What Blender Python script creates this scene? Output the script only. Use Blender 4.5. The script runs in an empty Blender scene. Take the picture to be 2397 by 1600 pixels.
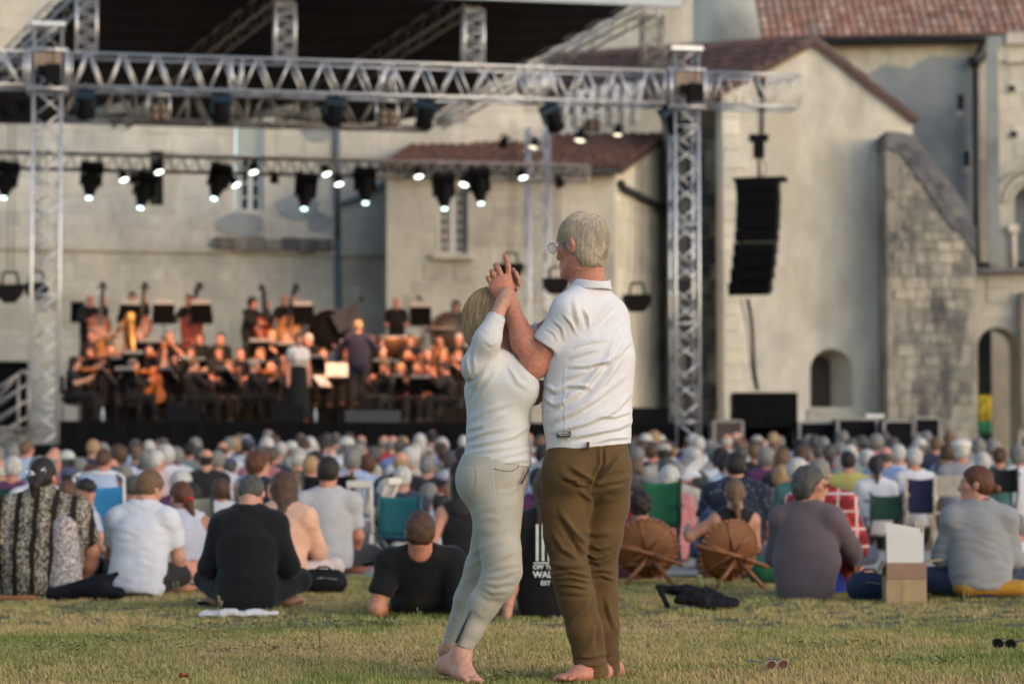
import bpy, math, random
import numpy as np
from mathutils import Vector, Matrix, geometry
random.seed(7); RNG = np.random.default_rng(7)
S = bpy.context.scene
COL = S.collection
# ------------------------------------------------------------------ camera, sky, sun, exposure
F = 5660.0                      # focal length in photo pixels (85 mm on a 36 mm wide frame of 2397 px)
PITCH = math.atan(320 / F)
CAMZ = 0.8
cam_d = bpy.data.cameras.new("camera"); cam = bpy.data.objects.new("camera", cam_d); COL.objects.link(cam)
cam.location = (0, 0, CAMZ); cam.rotation_euler = (math.pi / 2 + PITCH, 0, 0)
cam_d.lens = 85; cam_d.sensor_width = 36; cam_d.clip_start = 0.1; cam_d.clip_end = 2000
cam_d.dof.use_dof = True; cam_d.dof.focus_distance = 9.62; cam_d.dof.aperture_fstop = 2.9; cam_d.dof.aperture_blades = 0
S.camera = cam
SUN_EL, SUN_AZ = math.radians(16), math.radians(128)      # azimuth: clockwise from +Y; low sun behind the camera to the right
W = bpy.data.worlds.new("World"); S.world = W; W.use_nodes = True
nt = W.node_tree; bg = nt.nodes["Background"]
sky = nt.nodes.new("ShaderNodeTexSky"); sky.sky_type = 'NISHITA'; sky.sun_disc = False
sky.sun_elevation = SUN_EL; sky.sun_rotation = SUN_AZ; sky.air_density = 1.0; sky.dust_density = 0.9; sky.ozone_density = 1.0
nt.links.new(sky.outputs[0], bg.inputs[0]); bg.inputs[1].default_value = 0.15
sun_d = bpy.data.lights.new("sun", 'SUN'); sun = bpy.data.objects.new("sun", sun_d); COL.objects.link(sun)
sun_d.energy = 0.85; sun_d.angle = math.radians(75); sun_d.color = (1.0, 0.88, 0.83)
sd = Vector((math.sin(SUN_AZ) * math.cos(SUN_EL), math.cos(SUN_AZ) * math.cos(SUN_EL), math.sin(SUN_EL)))
sun.rotation_euler = sd.to_track_quat('Z', 'Y').to_euler()
S.view_settings.view_transform = 'Standard'; S.view_settings.look = 'None'; S.view_settings.gamma = 1
S.view_settings.exposure = 0.78
try:
    S.cycles.use_denoising = True; S.cycles.max_bounces = 6; S.cycles.diffuse_bounces = 3; S.cycles.glossy_bounces = 2
    S.cycles.transmission_bounces = 4; S.cycles.transparent_max_bounces = 6; S.cycles.sample_clamp_indirect = 4
    S.cycles.caustics_reflective = False; S.cycles.caustics_refractive = False
except Exception: pass

# ------------------------------------------------------------------ helpers: photo pixel + depth -> point
CP, SPN = math.cos(PITCH), math.sin(PITCH)
def ray(px, py):
    dx, dz = (px - 1198.5) / F, (800 - py) / F
    return Vector((dx, CP - dz * SPN, SPN + dz * CP))
def P(px, py, Y):
    r = ray(px, py); return Vector((0, 0, CAMZ)) + r * (Y / r.y)
def proj(v):                      # n x 3 world -> photo px
    v = np.asarray(v); y = v[:, 1]; z = v[:, 2] - CAMZ
    fw = y * CP + z * SPN; up = -y * SPN + z * CP
    return 1198.5 + F * v[:, 0] / fw, 800 - F * up / fw
def ground_z(Y): return 0.03 * min(max(Y - 30, 0), 16)
def GY(py): return 0.8 * F / (py - 1120.0)       # depth of flat ground seen at photo row py
class Plane:                      # a vertical plane through a plan point, turned by ang about z
    def __init__(s, x, y, ang):
        s.o = Vector((x, y, 0)); s.u = Vector((math.cos(ang), math.sin(ang), 0)); s.n = Vector((-math.sin(ang), math.cos(ang), 0))
    def hit(s, px, py, off=0.0):
        r = ray(px, py); c = Vector((0, 0, CAMZ)); t = (s.o + s.n * off - c).dot(s.n) / r.dot(s.n); return c + r * t
    def uz(s, px, py, off=0.0):
        p = s.hit(px, py, off); return (p - s.o).dot(s.u), p.z
    def at(s, u, z, off=0.0): return s.o + s.u * u + s.n * off + Vector((0, 0, z))

# ------------------------------------------------------------------ object helpers
def link(o, parent=None):
    COL.objects.link(o)
    if parent is not None: o.parent = parent
    return o
def tag(o, label=None, cat=None, group=None, kind=None):
    if label: o["label"] = label
    if cat: o["category"] = cat
    if group: o["group"] = group
    if kind: o["kind"] = kind
    return o
def empty(name, loc=(0, 0, 0), rz=0.0):
    o = bpy.data.objects.new(name, None); o.location = loc; o.rotation_euler = (0, 0, rz); o.empty_display_size = .1
    return link(o)
def np_mesh(name, V, Q, mat=None, smooth=True):
    """V n x 3, Q list/array of faces (all same size array or list of lists)"""
    me = bpy.data.meshes.new(name); V = np.asarray(V, np.float32)
    if isinstance(Q, np.ndarray):
        k = Q.shape[1]; n = len(Q)
        me.vertices.add(len(V)); me.vertices.foreach_set("co", V.ravel())
        me.loops.add(n * k); me.loops.foreach_set("vertex_index", Q.astype(np.int32).ravel())
        me.polygons.add(n); me.polygons.foreach_set("loop_start", np.arange(0, n * k, k, dtype=np.int32))
        me.update(calc_edges=True); me.validate()
    else:
        me.from_pydata(V.tolist(), [], Q); me.update()
    if smooth: me.polygons.foreach_set("use_smooth", np.ones(len(me.polygons), bool))
    if mat: me.materials.append(mat)
    return me
def mobj(name, me, parent=None, loc=(0, 0, 0), rot=(0, 0, 0), sc=None):
    o = bpy.data.objects.new(name, me); o.location = loc; o.rotation_euler = rot
    if sc is not None: o.scale = sc
    return link(o, parent)
class MB:
    """collects boxes, tubes, discs, prisms; build() links them as one mesh object"""
    def __init__(s): s.v = []; s.f = []; s.sm = []
    def _add(s, vs, fs, sm=False):
        n = len(s.v); s.v += [tuple(v) for v in vs]; s.f += [tuple(i + n for i in f) for f in fs]; s.sm += [sm] * len(fs); return s
    def box(s, c, d, M=None):
        c = Vector(c); hx, hy, hz = d[0] / 2, d[1] / 2, d[2] / 2
        vs = [Vector((x, y, z)) for x in (-hx, hx) for y in (-hy, hy) for z in (-hz, hz)]
        if M is not None: vs = [M @ v for v in vs]
        vs = [v + c for v in vs]
        return s._add(vs, [(0, 1, 3, 2), (4, 6, 7, 5), (0, 4, 5, 1), (2, 3, 7, 6), (0, 2, 6, 4), (1, 5, 7, 3)])
    def tube(s, a, b, r, r2=None, n=8, cap=True):
        a, b = Vector(a), Vector(b); r2 = r if r2 is None else r2; d = (b - a).normalized()
        x = d.orthogonal().normalized(); y = d.cross(x)
        vs = []
        for q, rr in ((a, r), (b, r2)):
            for i in range(n):
                t = 2 * math.pi * i / n; vs.append(q + (x * math.cos(t) + y * math.sin(t)) * rr)
        fs = [(i, (i + 1) % n, n + (i + 1) % n, n + i) for i in range(n)]
        s._add(vs, fs, True)
        if cap: 
            k = len(s.v) - 2 * n
            s.f += [tuple(k + i for i in range(n - 1, -1, -1)), tuple(k + n + i for i in range(n))]; s.sm += [False, False]
        return s
    def path(s, pts, r, n=6):
        for a, b in zip(pts[:-1], pts[1:]): s.tube(a, b, r, n=n)
        return s
    def prism(s, pts, ext):
        """planar polygon pts (Vectors) extruded by vector ext"""
        n = len(pts); ext = Vector(ext); a = [Vector(p) for p in pts]; b = [p + ext for p in a]
        return s._add(a + b, [tuple(range(n)), tuple(range(2 * n - 1, n - 1, -1))] + [(i, n + i, n + (i + 1) % n, (i + 1) % n) for i in range(n)])
    def lathe(s, c, prof, n=16, M=None):
        c = Vector(c); vs = []
        for r, z in prof:
            for i in range(n):
                t = 2 * math.pi * i / n; p = Vector((r * math.cos(t), r * math.sin(t), z)); vs.append((M @ p if M is not None else p) + c)
        m = len(prof); fs = [(j * n + i, j * n + (i + 1) % n, (j + 1) * n + (i + 1) % n, (j + 1) * n + i) for j in range(m - 1) for i in range(n)]
        return s._add(vs, fs, True)
    def mesh(s, name, mat):
        me = bpy.data.meshes.new(name); me.from_pydata([tuple(v) for v in s.v], [], s.f)
        me.polygons.foreach_set("use_smooth", s.sm); me.update()
        if mat: me.materials.append(mat)
        return me
    def build(s, name, mat, parent=None, loc=(0, 0, 0), rot=(0, 0, 0)):
        return mobj(name, s.mesh(name, mat), parent, loc, rot)
def children(o): return [c for c in KIDS.get(o.name, [])]
KIDS = {}
def copy_tree(o, parent=None):
    c = o.copy(); link(c, parent)
    for k in o.children:
        copy_tree(k, c)
    return c

# ------------------------------------------------------------------ materials
MATS = {}
def newmat(name):
    m = bpy.data.materials.new(name); m.use_nodes = True; t = m.node_tree
    return m, t, t.nodes["Principled BSDF"]
def N(t, typ, **kw):
    n = t.nodes.new(typ)
    for k, v in kw.items(): setattr(n, k, v)
    return n
def noise(t, scale, detail=4, rough=.55, coord='Object', sc=None, dist=0.0):
    tc = N(t, "ShaderNodeTexCoord"); nz = N(t, "ShaderNodeTexNoise"); nz.inputs["Scale"].default_value = scale
    nz.inputs["Detail"].default_value = detail; nz.inputs["Roughness"].default_value = rough; nz.inputs["Distortion"].default_value = dist
    src = tc.outputs[coord]
    if coord == 'World':
        pass
    if sc:
        mp = N(t, "ShaderNodeMapping"); mp.inputs["Scale"].default_value = sc; t.links.new(src, mp.inputs[0]); src = mp.outputs[0]
    t.links.new(src, nz.inputs["Vector"]); return nz
def wnoise(t, scale, detail=4, rough=.55, sc=None):
    g = N(t, "ShaderNodeNewGeometry"); nz = N(t, "ShaderNodeTexNoise"); nz.inputs["Scale"].default_value = scale
    nz.inputs["Detail"].default_value = detail; nz.inputs["Roughness"].default_value = rough; src = g.outputs["Position"]
    if sc:
        mp = N(t, "ShaderNodeMapping"); mp.inputs["Scale"].default_value = sc; t.links.new(src, mp.inputs[0]); src = mp.outputs[0]
    t.links.new(src, nz.inputs["Vector"]); return nz
def ramp(t, fac, stops):
    r = N(t, "ShaderNodeValToRGB"); e = r.color_ramp.elements
    while len(e) < len(stops): e.new(.5)
    for k, (p, c) in zip(e, stops): k.position = p; k.color = (*c, 1) if len(c) == 3 else c
    t.links.new(fac, r.inputs[0]); return r
def mix(t, a, b, fac, mode='MIX'):
    m = N(t, "ShaderNodeMix"); m.data_type = 'RGBA'; m.blend_type = mode
    for sock, v in ((m.inputs[0], fac), (m.inputs[6], a), (m.inputs[7], b)):
        if isinstance(v, bpy.types.NodeSocket): t.links.new(v, sock)
        elif isinstance(v, (int, float)): sock.default_value = v
        else: sock.default_value = (*v, 1)
    return m.outputs[2]
def bump(t, h, strength, dist=0.01):
    b = N(t, "ShaderNodeBump"); b.inputs["Strength"].default_value = strength; b.inputs["Distance"].default_value = dist
    t.links.new(h, b.inputs["Height"]); return b.outputs[0]
def simple(name, col, rough=.6, metal=0.0, var=.15, nscale=20, bmp=0.0, spec=.5):
    if name in MATS: return MATS[name]
    m, t, b = newmat(name); nz = noise(t, nscale)
    lo = tuple(max(0, c * (1 - var)) for c in col); hi = tuple(min(1, c * (1 + var)) for c in col)
    r = ramp(t, nz.outputs[0], [(.3, lo), (.7, hi)]); t.links.new(r.outputs[0], b.inputs["Base Color"])
    b.inputs["Roughness"].default_value = rough; b.inputs["Metallic"].default_value = metal; b.inputs["Specular IOR Level"].default_value = spec
    if bmp: t.links.new(bump(t, nz.outputs[0], bmp), b.inputs["Normal"])
    MATS[name] = m; return m
def emit(name, col, strength):
    if name in MATS: return MATS[name]
    m, t, b = newmat(name); b.inputs["Emission Color"].default_value = (*col, 1); b.inputs["Emission Strength"].default_value = strength
    b.inputs["Base Color"].default_value = (.8, .8, .8, 1); MATS[name] = m; return m
def cloth(name, col=None, var=.12, wscale=180, rough=.85):
    """fabric; col None: takes the object's own colour"""
    if name in MATS: return MATS[name]
    m, t, b = newmat(name); nz = noise(t, 9, 5); nf = noise(t, wscale, 2)
    if col is None:
        oi = N(t, "ShaderNodeObjectInfo"); base = oi.outputs["Color"]
    else:
        rgb = N(t, "ShaderNodeRGB"); rgb.outputs[0].default_value = (*col, 1); base = rgb.outputs[0]
    v = ramp(t, nz.outputs[0], [(.3, (1 - var,) * 3), (.7, (1 + var * .6,) * 3)])
    c = mix(t, base, v.outputs[0], 1.0, 'MULTIPLY')
    t.links.new(c, b.inputs["Base Color"]); b.inputs["Roughness"].default_value = rough; b.inputs["Specular IOR Level"].default_value = .25 if not col or max(col) > .05 else .06
    b.inputs["Sheen Weight"].default_value = .0 if col and max(col) < .05 else .1
    t.links.new(bump(t, nf.outputs[0], .25, .002), b.inputs["Normal"]); MATS[name] = m; return m
def rand_island(t):
    g = N(t, "ShaderNodeNewGeometry"); return g.outputs["Random Per Island"]
def stone(name, cols, nscale=3.0, stain=None, stain_amt=.5, rough=.9, seed=0.0, vert=1.0, joints=False):
    """weathered limestone: colour per block, patches and stains with a shape of their own"""
    if name in MATS: return MATS[name]
    m, t, b = newmat(name)
    oi = N(t, "ShaderNodeObjectInfo"); mx = N(t, "ShaderNodeMath", operation='ADD'); t.links.new(oi.outputs["Random"], mx.inputs[0]); t.links.new(rand_island(t), mx.inputs[1])
    fr = N(t, "ShaderNodeMath", operation='FRACT'); t.links.new(mx.outputs[0], fr.inputs[0])
    if len(cols) == 1: cols = cols * 2
    rc_ = ramp(t, fr.outputs[0], [(i / max(1, len(cols) - 1), c) for i, c in enumerate(cols)])
    n1 = wnoise(t, nscale, 6, .62, (1, 1, vert)); n2 = wnoise(t, nscale * 7, 4, .6)
    v1 = ramp(t, n1.outputs[0], [(.32, (.50, .50, .52)), (.5, (.98, .98, .98)), (.72, (1.22, 1.18, 1.08))])
    c = mix(t, rc_.outputs[0], v1.outputs[0], .75, 'MULTIPLY')
    v2 = ramp(t, n2.outputs[0], [(.35, (.84, .84, .84)), (.65, (1.06, 1.06, 1.06))]); c = mix(t, c, v2.outputs[0], .5, 'MULTIPLY')
    if stain:
        n3 = wnoise(t, nscale * .5 + .15, 8, .72, (1, 1, .4)); sm = ramp(t, n3.outputs[0], [(.53 - .12 * stain_amt, (0, 0, 0)), (.60, (1, 1, 1))])
        mm = N(t, "ShaderNodeMath", operation='MULTIPLY'); mm.inputs[1].default_value = stain_amt; t.links.new(sm.outputs[0], mm.inputs[0])
        c = mix(t, c, stain, mm.outputs[0])
    t.links.new(c, b.inputs["Base Color"]); b.inputs["Roughness"].default_value = rough; b.inputs["Specular IOR Level"].default_value = .2
    t.links.new(bump(t, n2.outputs[0], .5, .02), b.inputs["Normal"]); MATS[name] = m; return m
M_ALU = simple("aluminium", (.56, .56, .57), .38, .75, .12, 8)
M_ALUD = simple("dull_aluminium", (.27, .25, .24), .5, .6, .2, 8)
M_BLACK = simple("black_paint", (.006, .006, .007), .65, 0, .3, 30, .05, .08)
M_BLACKF = cloth("black_drape", (.005, .005, .006), .3)
M_IRON = simple("dark_iron_pipe", (.035, .034, .036), .5, .3, .3, 6)
M_WHITEP = simple("white_paint", (.62, .62, .60), .5, 0, .08, 6)
M_WOOD = simple("varnished_wood", (.24, .085, .025), .4, 0, .3, 14)
# ------------------------------------------------------------------ bodies: smooth distance fields turned into one continuous skin
def A(v): return np.array(v, np.float32)
def nrm(v): v = A(v); return v / (np.linalg.norm(v) + 1e-9)
def rc(a, b, ra, rb=None, k=.02, sq=None, cap=False, op='u'):
    return dict(t='rc', a=A(a), b=A(b), ra=ra, rb=ra if rb is None else rb, k=k, sq=sq, cap=cap, op=op)
def el(c, r, R=None, k=.02, op='u'):
    return dict(t='el', a=A(c), r=A(r if hasattr(r, '__len__') else (r, r, r)), R=None if R is None else np.array(R, np.float32), k=k, op=op)
def half(p, n, k=.004, op='i'): return dict(t='hs', p=A(p), n=nrm(n), k=k, op=op)     # keeps the side away from n
def chain(pts, rs, k=.02, sq=None):
    return [rc(pts[i], pts[i + 1], rs[i], rs[i + 1], k, sq) for i in range(len(pts) - 1)]
def _dist(p, X):
    if p['t'] == 'rc':
        a, b = p['a'], p['b']; ba = b - a; L2 = float(ba @ ba) + 1e-12
        q = X - a; t0 = (q @ ba) / L2; t = np.clip(t0, 0, 1); q = q - t[..., None] * ba
        rr = p['ra'] + (p['rb'] - p['ra']) * t
        if p['sq'] is not None:
            n, f = p['sq']; n = nrm(n); q = q + (q @ n)[..., None] * n * (1 / f - 1); d = (np.sqrt((q * q).sum(-1)) - rr) * (f if f < 1 else 1)
        else: d = np.sqrt((q * q).sum(-1)) - rr
        if p['cap']: d = np.maximum(d, (t0 - 1) * math.sqrt(L2))
        return d
    if p['t'] == 'el':
        q = X - p['a']
        if p['R'] is not None: q = q @ p['R']
        r = p['r']; k0 = np.sqrt(((q / r) ** 2).sum(-1)); k1 = np.sqrt(((q / (r * r)) ** 2).sum(-1)) + 1e-9
        return k0 * (k0 - 1) / k1
    return (X - p['p']) @ p['n']
def _box(p):
    if p['t'] == 'rc':
        m = max(p['ra'], p['rb']); m *= max(1, p['sq'][1]) if p['sq'] else 1
        return np.minimum(p['a'], p['b']) - m, np.maximum(p['a'], p['b']) + m
    m = p['r'].max(); return p['a'] - m, p['a'] + m
def skin(prims, h, smooth=1, disp=None):
    """distance field of prims on a grid of step h -> vertices, quads (naive surface nets)"""
    bs = [_box(p) for p in prims if p['op'] == 'u' and p['t'] != 'hs']
    lo = np.min([b[0] for b in bs], 0) - 3 * h; hi = np.max([b[1] for b in bs], 0) + 3 * h
    n = np.ceil((hi - lo) / h).astype(int) + 1
    ax = [lo[i] + h * np.arange(n[i], dtype=np.float32) for i in range(3)]
    Fd = np.full(tuple(n), .5, np.float32)
    for p in prims:
        k = p['k']
        if p['t'] == 'hs': i0, i1 = np.zeros(3, int), n
        else:
            b = _box(p); e = k + 3 * h
            i0 = np.clip(np.floor((b[0] - e - lo) / h).astype(int), 0, n); i1 = np.clip(np.ceil((b[1] + e - lo) / h).astype(int) + 1, 0, n)
        if (i1 <= i0).any(): continue
        sl = tuple(slice(i0[i], i1[i]) for i in range(3))
        X = np.stack(np.meshgrid(*[ax[i][sl[i]] for i in range(3)], indexing='ij'), -1); d = _dist(p, X).astype(np.float32); f = Fd[sl]
        if p['op'] == 'u':
            w = np.clip(.5 + .5 * (f - d) / k, 0, 1); Fd[sl] = f * (1 - w) + d * w - k * w * (1 - w)
        else:
            if p['op'] == 's': d = -d
            w = np.clip(.5 - .5 * (f - d) / k, 0, 1); Fd[sl] = f * (1 - w) + d * w + k * w * (1 - w)
    s = Fd < 0
    c8 = [(i, j, l) for i in (0, 1) for j in (0, 1) for l in (0, 1)]
    def sh(Aa, o): return Aa[o[0]:Aa.shape[0] - 1 + o[0], o[1]:Aa.shape[1] - 1 + o[1], o[2]:Aa.shape[2] - 1 + o[2]]
    cnt = sum(sh(s, o).astype(np.int8) for o in c8)
    act = (cnt > 0) & (cnt < 8); I = np.argwhere(act); idx = np.full(act.shape, -1, np.int32); idx[act] = np.arange(len(I))
    vals = np.stack([Fd[I[:, 0] + o[0], I[:, 1] + o[1], I[:, 2] + o[2]] for o in c8], 1)
    acc = np.zeros((len(I), 3), np.float32); m = np.zeros(len(I), np.float32)
    for a in range(8):
        for b in range(a + 1, 8):
            oa, ob = A(c8[a]), A(c8[b])
            if abs(oa - ob).sum() != 1: continue
            fa, fb = vals[:, a], vals[:, b]; cr = (fa < 0) != (fb < 0)
            t = np.where(cr, fa / np.where(cr, fa - fb, 1), 0)
            acc += np.where(cr[:, None], oa + (ob - oa) * t[:, None], 0); m += cr
    V = lo + h * (I + acc / np.maximum(m, 1)[:, None])
    Q = []
    for axs in range(3):
        o1, o2 = [(1, 2), (2, 0), (0, 1)][axs]
        s0 = np.take(s, range(0, s.shape[axs] - 1), axs); s1 = np.take(s, range(1, s.shape[axs]), axs); E = np.argwhere(s0 != s1)
        E = E[(E[:, o1] > 0) & (E[:, o2] > 0) & (E[:, o1] < s.shape[o1] - 1) & (E[:, o2] < s.shape[o2] - 1)]
        def cell(d1, d2):
            e = E.copy(); e[:, o1] -= d1; e[:, o2] -= d2; return idx[e[:, 0], e[:, 1], e[:, 2]]
        q = np.stack([cell(1, 1), cell(0, 1), cell(0, 0), cell(1, 0)], 1)
        fl = s[E[:, 0], E[:, 1], E[:, 2]]; q[~fl] = q[~fl][:, ::-1]; Q.append(q)
    Q = np.concatenate(Q); Q = Q[(Q >= 0).all(1)]
    for _ in range(smooth): V = lap(V, Q, .5)
    return V.astype(np.float32), Q
def lap(V, Q, lam):
    e = np.concatenate([Q[:, [0, 1]], Q[:, [1, 2]], Q[:, [2, 3]], Q[:, [3, 0]]]); n = len(V)
    deg = np.bincount(e[:, 0], minlength=n) + np.bincount(e[:, 1], minlength=n); out = np.empty_like(V)
    for i in range(3):
        sm = np.bincount(e[:, 0], V[e[:, 1], i], n) + np.bincount(e[:, 1], V[e[:, 0], i], n); out[:, i] = sm / np.maximum(deg, 1)
    return V + lam * (out - V)
def vnormals(V, Q):
    a, b, c, d = (V[Q[:, i]] for i in range(4)); fn = np.cross(c - a, d - b); out = np.zeros_like(V)
    for i in range(4):
        for j in range(3): out[:, j] += np.bincount(Q[:, i], fn[:, j], len(V))
    return out / (np.linalg.norm(out, axis=1, keepdims=True) + 1e-9)
def vnoise(V, sc, seed=0):
    """cheap smooth noise: sum of turned sines"""
    r = np.random.default_rng(seed); out = np.zeros(len(V), np.float32)
    for i in range(7):
        d = nrm(r.normal(size=3)) * sc * r.uniform(.6, 1.7); out += np.sin(V @ d + r.uniform(0, 6.28)).astype(np.float32)
    return out / 7

def frame(yaw, pitch=0.0, roll=0.0):
    """columns right, forward, up; yaw 0 looks along +Y, positive turns towards -X; pitch >0 looks down"""
    M = Matrix.Rotation(yaw, 3, 'Z') @ Matrix.Rotation(-pitch, 3, 'X') @ Matrix.Rotation(roll, 3, 'Y')
    M = np.array(M, np.float32); return M[:, 0], M[:, 1], M[:, 2]
def head_prims(c, fr, s=1.0, infl=0.0, fine=False, female=False):
    r, f, u = fr; R = np.stack([r, f, u], 1); c = A(c)
    L = lambda x, y, z: c + (r * x + f * y + u * z) * s
    jw = .9 if female else 1.0
    o = [el(L(0, -.012, .022), A((.074, .094, .090)) * s, R, .02), el(L(0, .030, -.045), A((.058 * jw, .062, .078)) * s, R, .03),
         rc(L(-.042 * jw, .0, -.062), L(-.016, .068, -.104), .019 * s, .016 * s, .02), rc(L(.042 * jw, .0, -.062), L(.016, .068, -.104), .019 * s, .016 * s, .02),
         rc(L(-.016, .07, -.103), L(.016, .07, -.103), .018 * s, None, .02),
         rc(L(-.034, .072, .022), L(.034, .072, .022), .016 * s, None, .02), rc(L(-.045, .055, -.02), L(.045, .055, -.02), .022 * s, None, .02),
         el(L(-.032, .094, .0), (.016 * s,) * 3, None, .014, 's'), el(L(.032, .094, .0), (.016 * s,) * 3, None, .014, 's'),
         rc(L(0, .084, .012), L(0, .108, -.036), .008 * s, .0125 * s, .012), rc(L(-.012, .094, -.038), L(.012, .094, -.038), .008 * s, None, .008),
         rc(L(-.018, .084, -.066), L(.018, .084, -.066), .0095 * s, None, .008), rc(L(-.015, .083, -.078), L(.015, .083, -.078), .0095 * s, None, .008)]
    for sg in (-1, 1):
        o += [el(L(sg * .077, -.012, -.012), A((.011, .021, .032)) * s, R, .006)]
        if fine: o += [rc(L(sg * .085, -.02, .012), L(sg * .087, -.026, -.012), .006 * s, None, .004), el(L(sg * .091, -.008, -.010), A((.007, .009, .016)) * s, R, .004, 's'),
                       el(L(sg * .032, .083, .0), (.0125 * s,) * 3, None, .003)]
    return o
def neck_prims(c, fr, nb, s=1.0, r=.056):
    rr, f, u = fr; return [rc(A(c) - u * .06 * s - f * .022 * s, nb, r * s, r * 1.05 * s, .03)]
def hair_prims(c, fr, style, s=1.0):
    r, f, u = fr; R = np.stack([r, f, u], 1); c = A(c); L = lambda x, y, z: c + (r * x + f * y + u * z) * s
    n = lambda y, z: f * y + u * z
    base = [el(L(0, -.014, .026), A((.084, .103, .098)) * s, R, .02)]
    if style in ('short', 'crop', 'bald', 'tonsure'):
        t = {'short': 1.0, 'crop': .96, 'bald': .955, 'tonsure': .97}[style]
        o = [el(L(0, -.014, .024), A((.084, .103, .098)) * t * s, R, .02), el(L(0, -.05, -.02), A((.072, .055, .06)) * t * s, R, .03),
             half(L(0, 0, 0) + nrm(n(.78, -.62)) * .022 * s, n(.78, -.62), .01), half(L(0, 0, -.075), -u, .01)]
        if style in ('bald',): o += [half(L(0, 0, .032), u, .01)]
        if style == 'tonsure': o += [el(L(0, -.045, .118), A((.05, .05, .035)) * s, R, .012, 's')]
        return o
    if style == 'afro':
        return [el(L(0, -.02, .035), A((.105, .118, .112)) * s, R, .02), el(L(0, -.06, -.02), A((.09, .06, .07)) * s, R, .03), half(L(0, .062, 0), n(.85, -.5), .01)]
    if style in ('bob', 'wavy'):
        w = 1.12 if style == 'wavy' else 1.0
        o = [el(L(0, -.016, .026), A((.092 * w, .108 * w, .10)) * s, R, .02), el(L(0, -.05, -.03), A((.088 * w, .07, .085)) * s, R, .04),
             rc(L(-.073, -.025, .0), L(-.070, -.02, -.07), .026 * s * w, .018 * s, .03), rc(L(.073, -.025, .0), L(.070, -.02, -.07), .026 * s * w, .018 * s, .03),
             el(L(0, .145, -.035), A((.14, .128, .088)) * s, R, .015, 's'), half(L(0, 0, -.118), -u + f * .3, .012)]
        return o
    if style == 'long':
        return [el(L(0, -.016, .026), A((.09, .106, .10)) * s, R, .02), rc(L(0, -.05, -.01), L(0, -.085, -.2), .078 * s, .07 * s, .04, (f, .55)),
                rc(L(0, -.085, -.2), L(0, -.07, -.34), .07 * s, .03 * s, .04, (f, .5)), rc(L(-.07, -.01, .0), L(-.07, -.03, -.15), .026 * s, None, .03), rc(L(.07, -.01, .0), L(.07, -.03, -.15), .026 * s, None, .03),
                el(L(0, .11, -.035), A((.064, .085, .085)) * s, R, .02, 's')]
    back = [el(L(0, -.014, .026), A((.082, .103, .097)) * s, R, .02), el(L(0, -.055, -.015), A((.07, .056, .065)) * s, R, .03),
            half(L(0, 0, 0) + nrm(n(.8, -.6)) * .03 * s, n(.8, -.6), .01), half(L(0, 0, -.075), -u, .01)]
    if style == 'bun': return back + [el(L(0, -.135, -.03), A((.034, .032, .034)) * s, R, .012)]
    if style == 'ponytail': return back + [rc(L(0, -.105, -.02), L(0, -.125, -.06), .024 * s, .03 * s, .015), rc(L(0, -.125, -.06), L(0, -.1, -.2), .03 * s, .014 * s, .02)]
    if style == 'lowtail': return back + [rc(L(0, -.09, -.055), L(0, -.115, -.1), .022 * s, .032 * s, .015), rc(L(0, -.115, -.1), L(.02, -.11, -.26), .032 * s, .015 * s, .02)]
    if style == 'cap': return [el(L(0, -.006, .045), A((.09, .108, .085)) * s, R, .02), half(L(0, 0, .035), -u, .006), rc(L(0, .07, .04), L(0, .14, .03), .06 * s, .05 * s, .01, (u, .15))]
    if style == 'hat': return [el(L(0, -.012, .05), A((.095, .112, .085)) * s, R, .02), half(L(0, 0, .02), -u, .006), el(L(0, -.005, .028), A((.15, .17, .012)) * s, R, .02)]
    if style == 'beret': return [el(L(0, -.02, .085), A((.112, .125, .062)) * s, R, .02), el(L(0, -.012, .045), A((.088, .105, .05)) * s, R, .02)]
    return base
def hand_prims(w, d, pn, s=1.0, curl=.5, side=1, k=.008):
    """w wrist, d hand direction, pn palm normal; four fingers of unequal length and a thumb"""
    d = nrm(d); pn = nrm(A(pn) - d * float(A(pn) @ d)); x = np.cross(d, pn) * side; w = A(w)
    o = [rc(w, w + d * .03 * s, .026 * s, .03 * s, .02, (pn, .7)), rc(w + d * .035 * s - x * .018 * s, w + d * .085 * s - x * .022 * s, .021 * s, .018 * s, .015, (pn, .75)),
         rc(w + d * .035 * s + x * .018 * s, w + d * .08 * s + x * .024 * s, .021 * s, .018 * s, .015, (pn, .75)), rc(w + d * .05 * s, w + d * .085 * s, .026 * s, .024 * s, .015, (pn, .6))]
    for i, (off, L) in enumerate(((-.031, .072), (-.0105, .08), (.0105, .075), (.031, .06))):
        b = w + d * (.092 - abs(off) * .25) * s + x * off * s; a1 = curl * .7; a2 = curl * 1.5; a3 = curl * 2.1
        f1 = d * math.cos(a1) + pn * math.sin(a1) + x * off * 2; f2 = d * math.cos(a2) + pn * math.sin(a2); f3 = d * math.cos(a3) + pn * math.sin(a3)
        p1 = b + nrm(f1) * L * .46 * s; p2 = p1 + f2 * L * .3 * s; p3 = p2 + f3 * L * .24 * s
        o += [rc(b, p1, .0098 * s, .0088 * s, k), rc(p1, p2, .0088 * s, .008 * s, k * .6), rc(p2, p3, .008 * s, .007 * s, k * .6)]
    t0 = w + d * .022 * s - x * .024 * s; t1 = t0 + nrm(d * .6 - x * .75 + pn * .35) * .042 * s; t2 = t1 + nrm(d * .85 - x * .35 + pn * .4) * .034 * s
    return o + [rc(t0, t1, .016 * s, .0115 * s, .012), rc(t1, t2, .0115 * s, .0085 * s, k)]
class Pose:
    """joints of a figure in its own coordinates"""
    def __init__(s, **k): s.__dict__.update(k)
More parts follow.
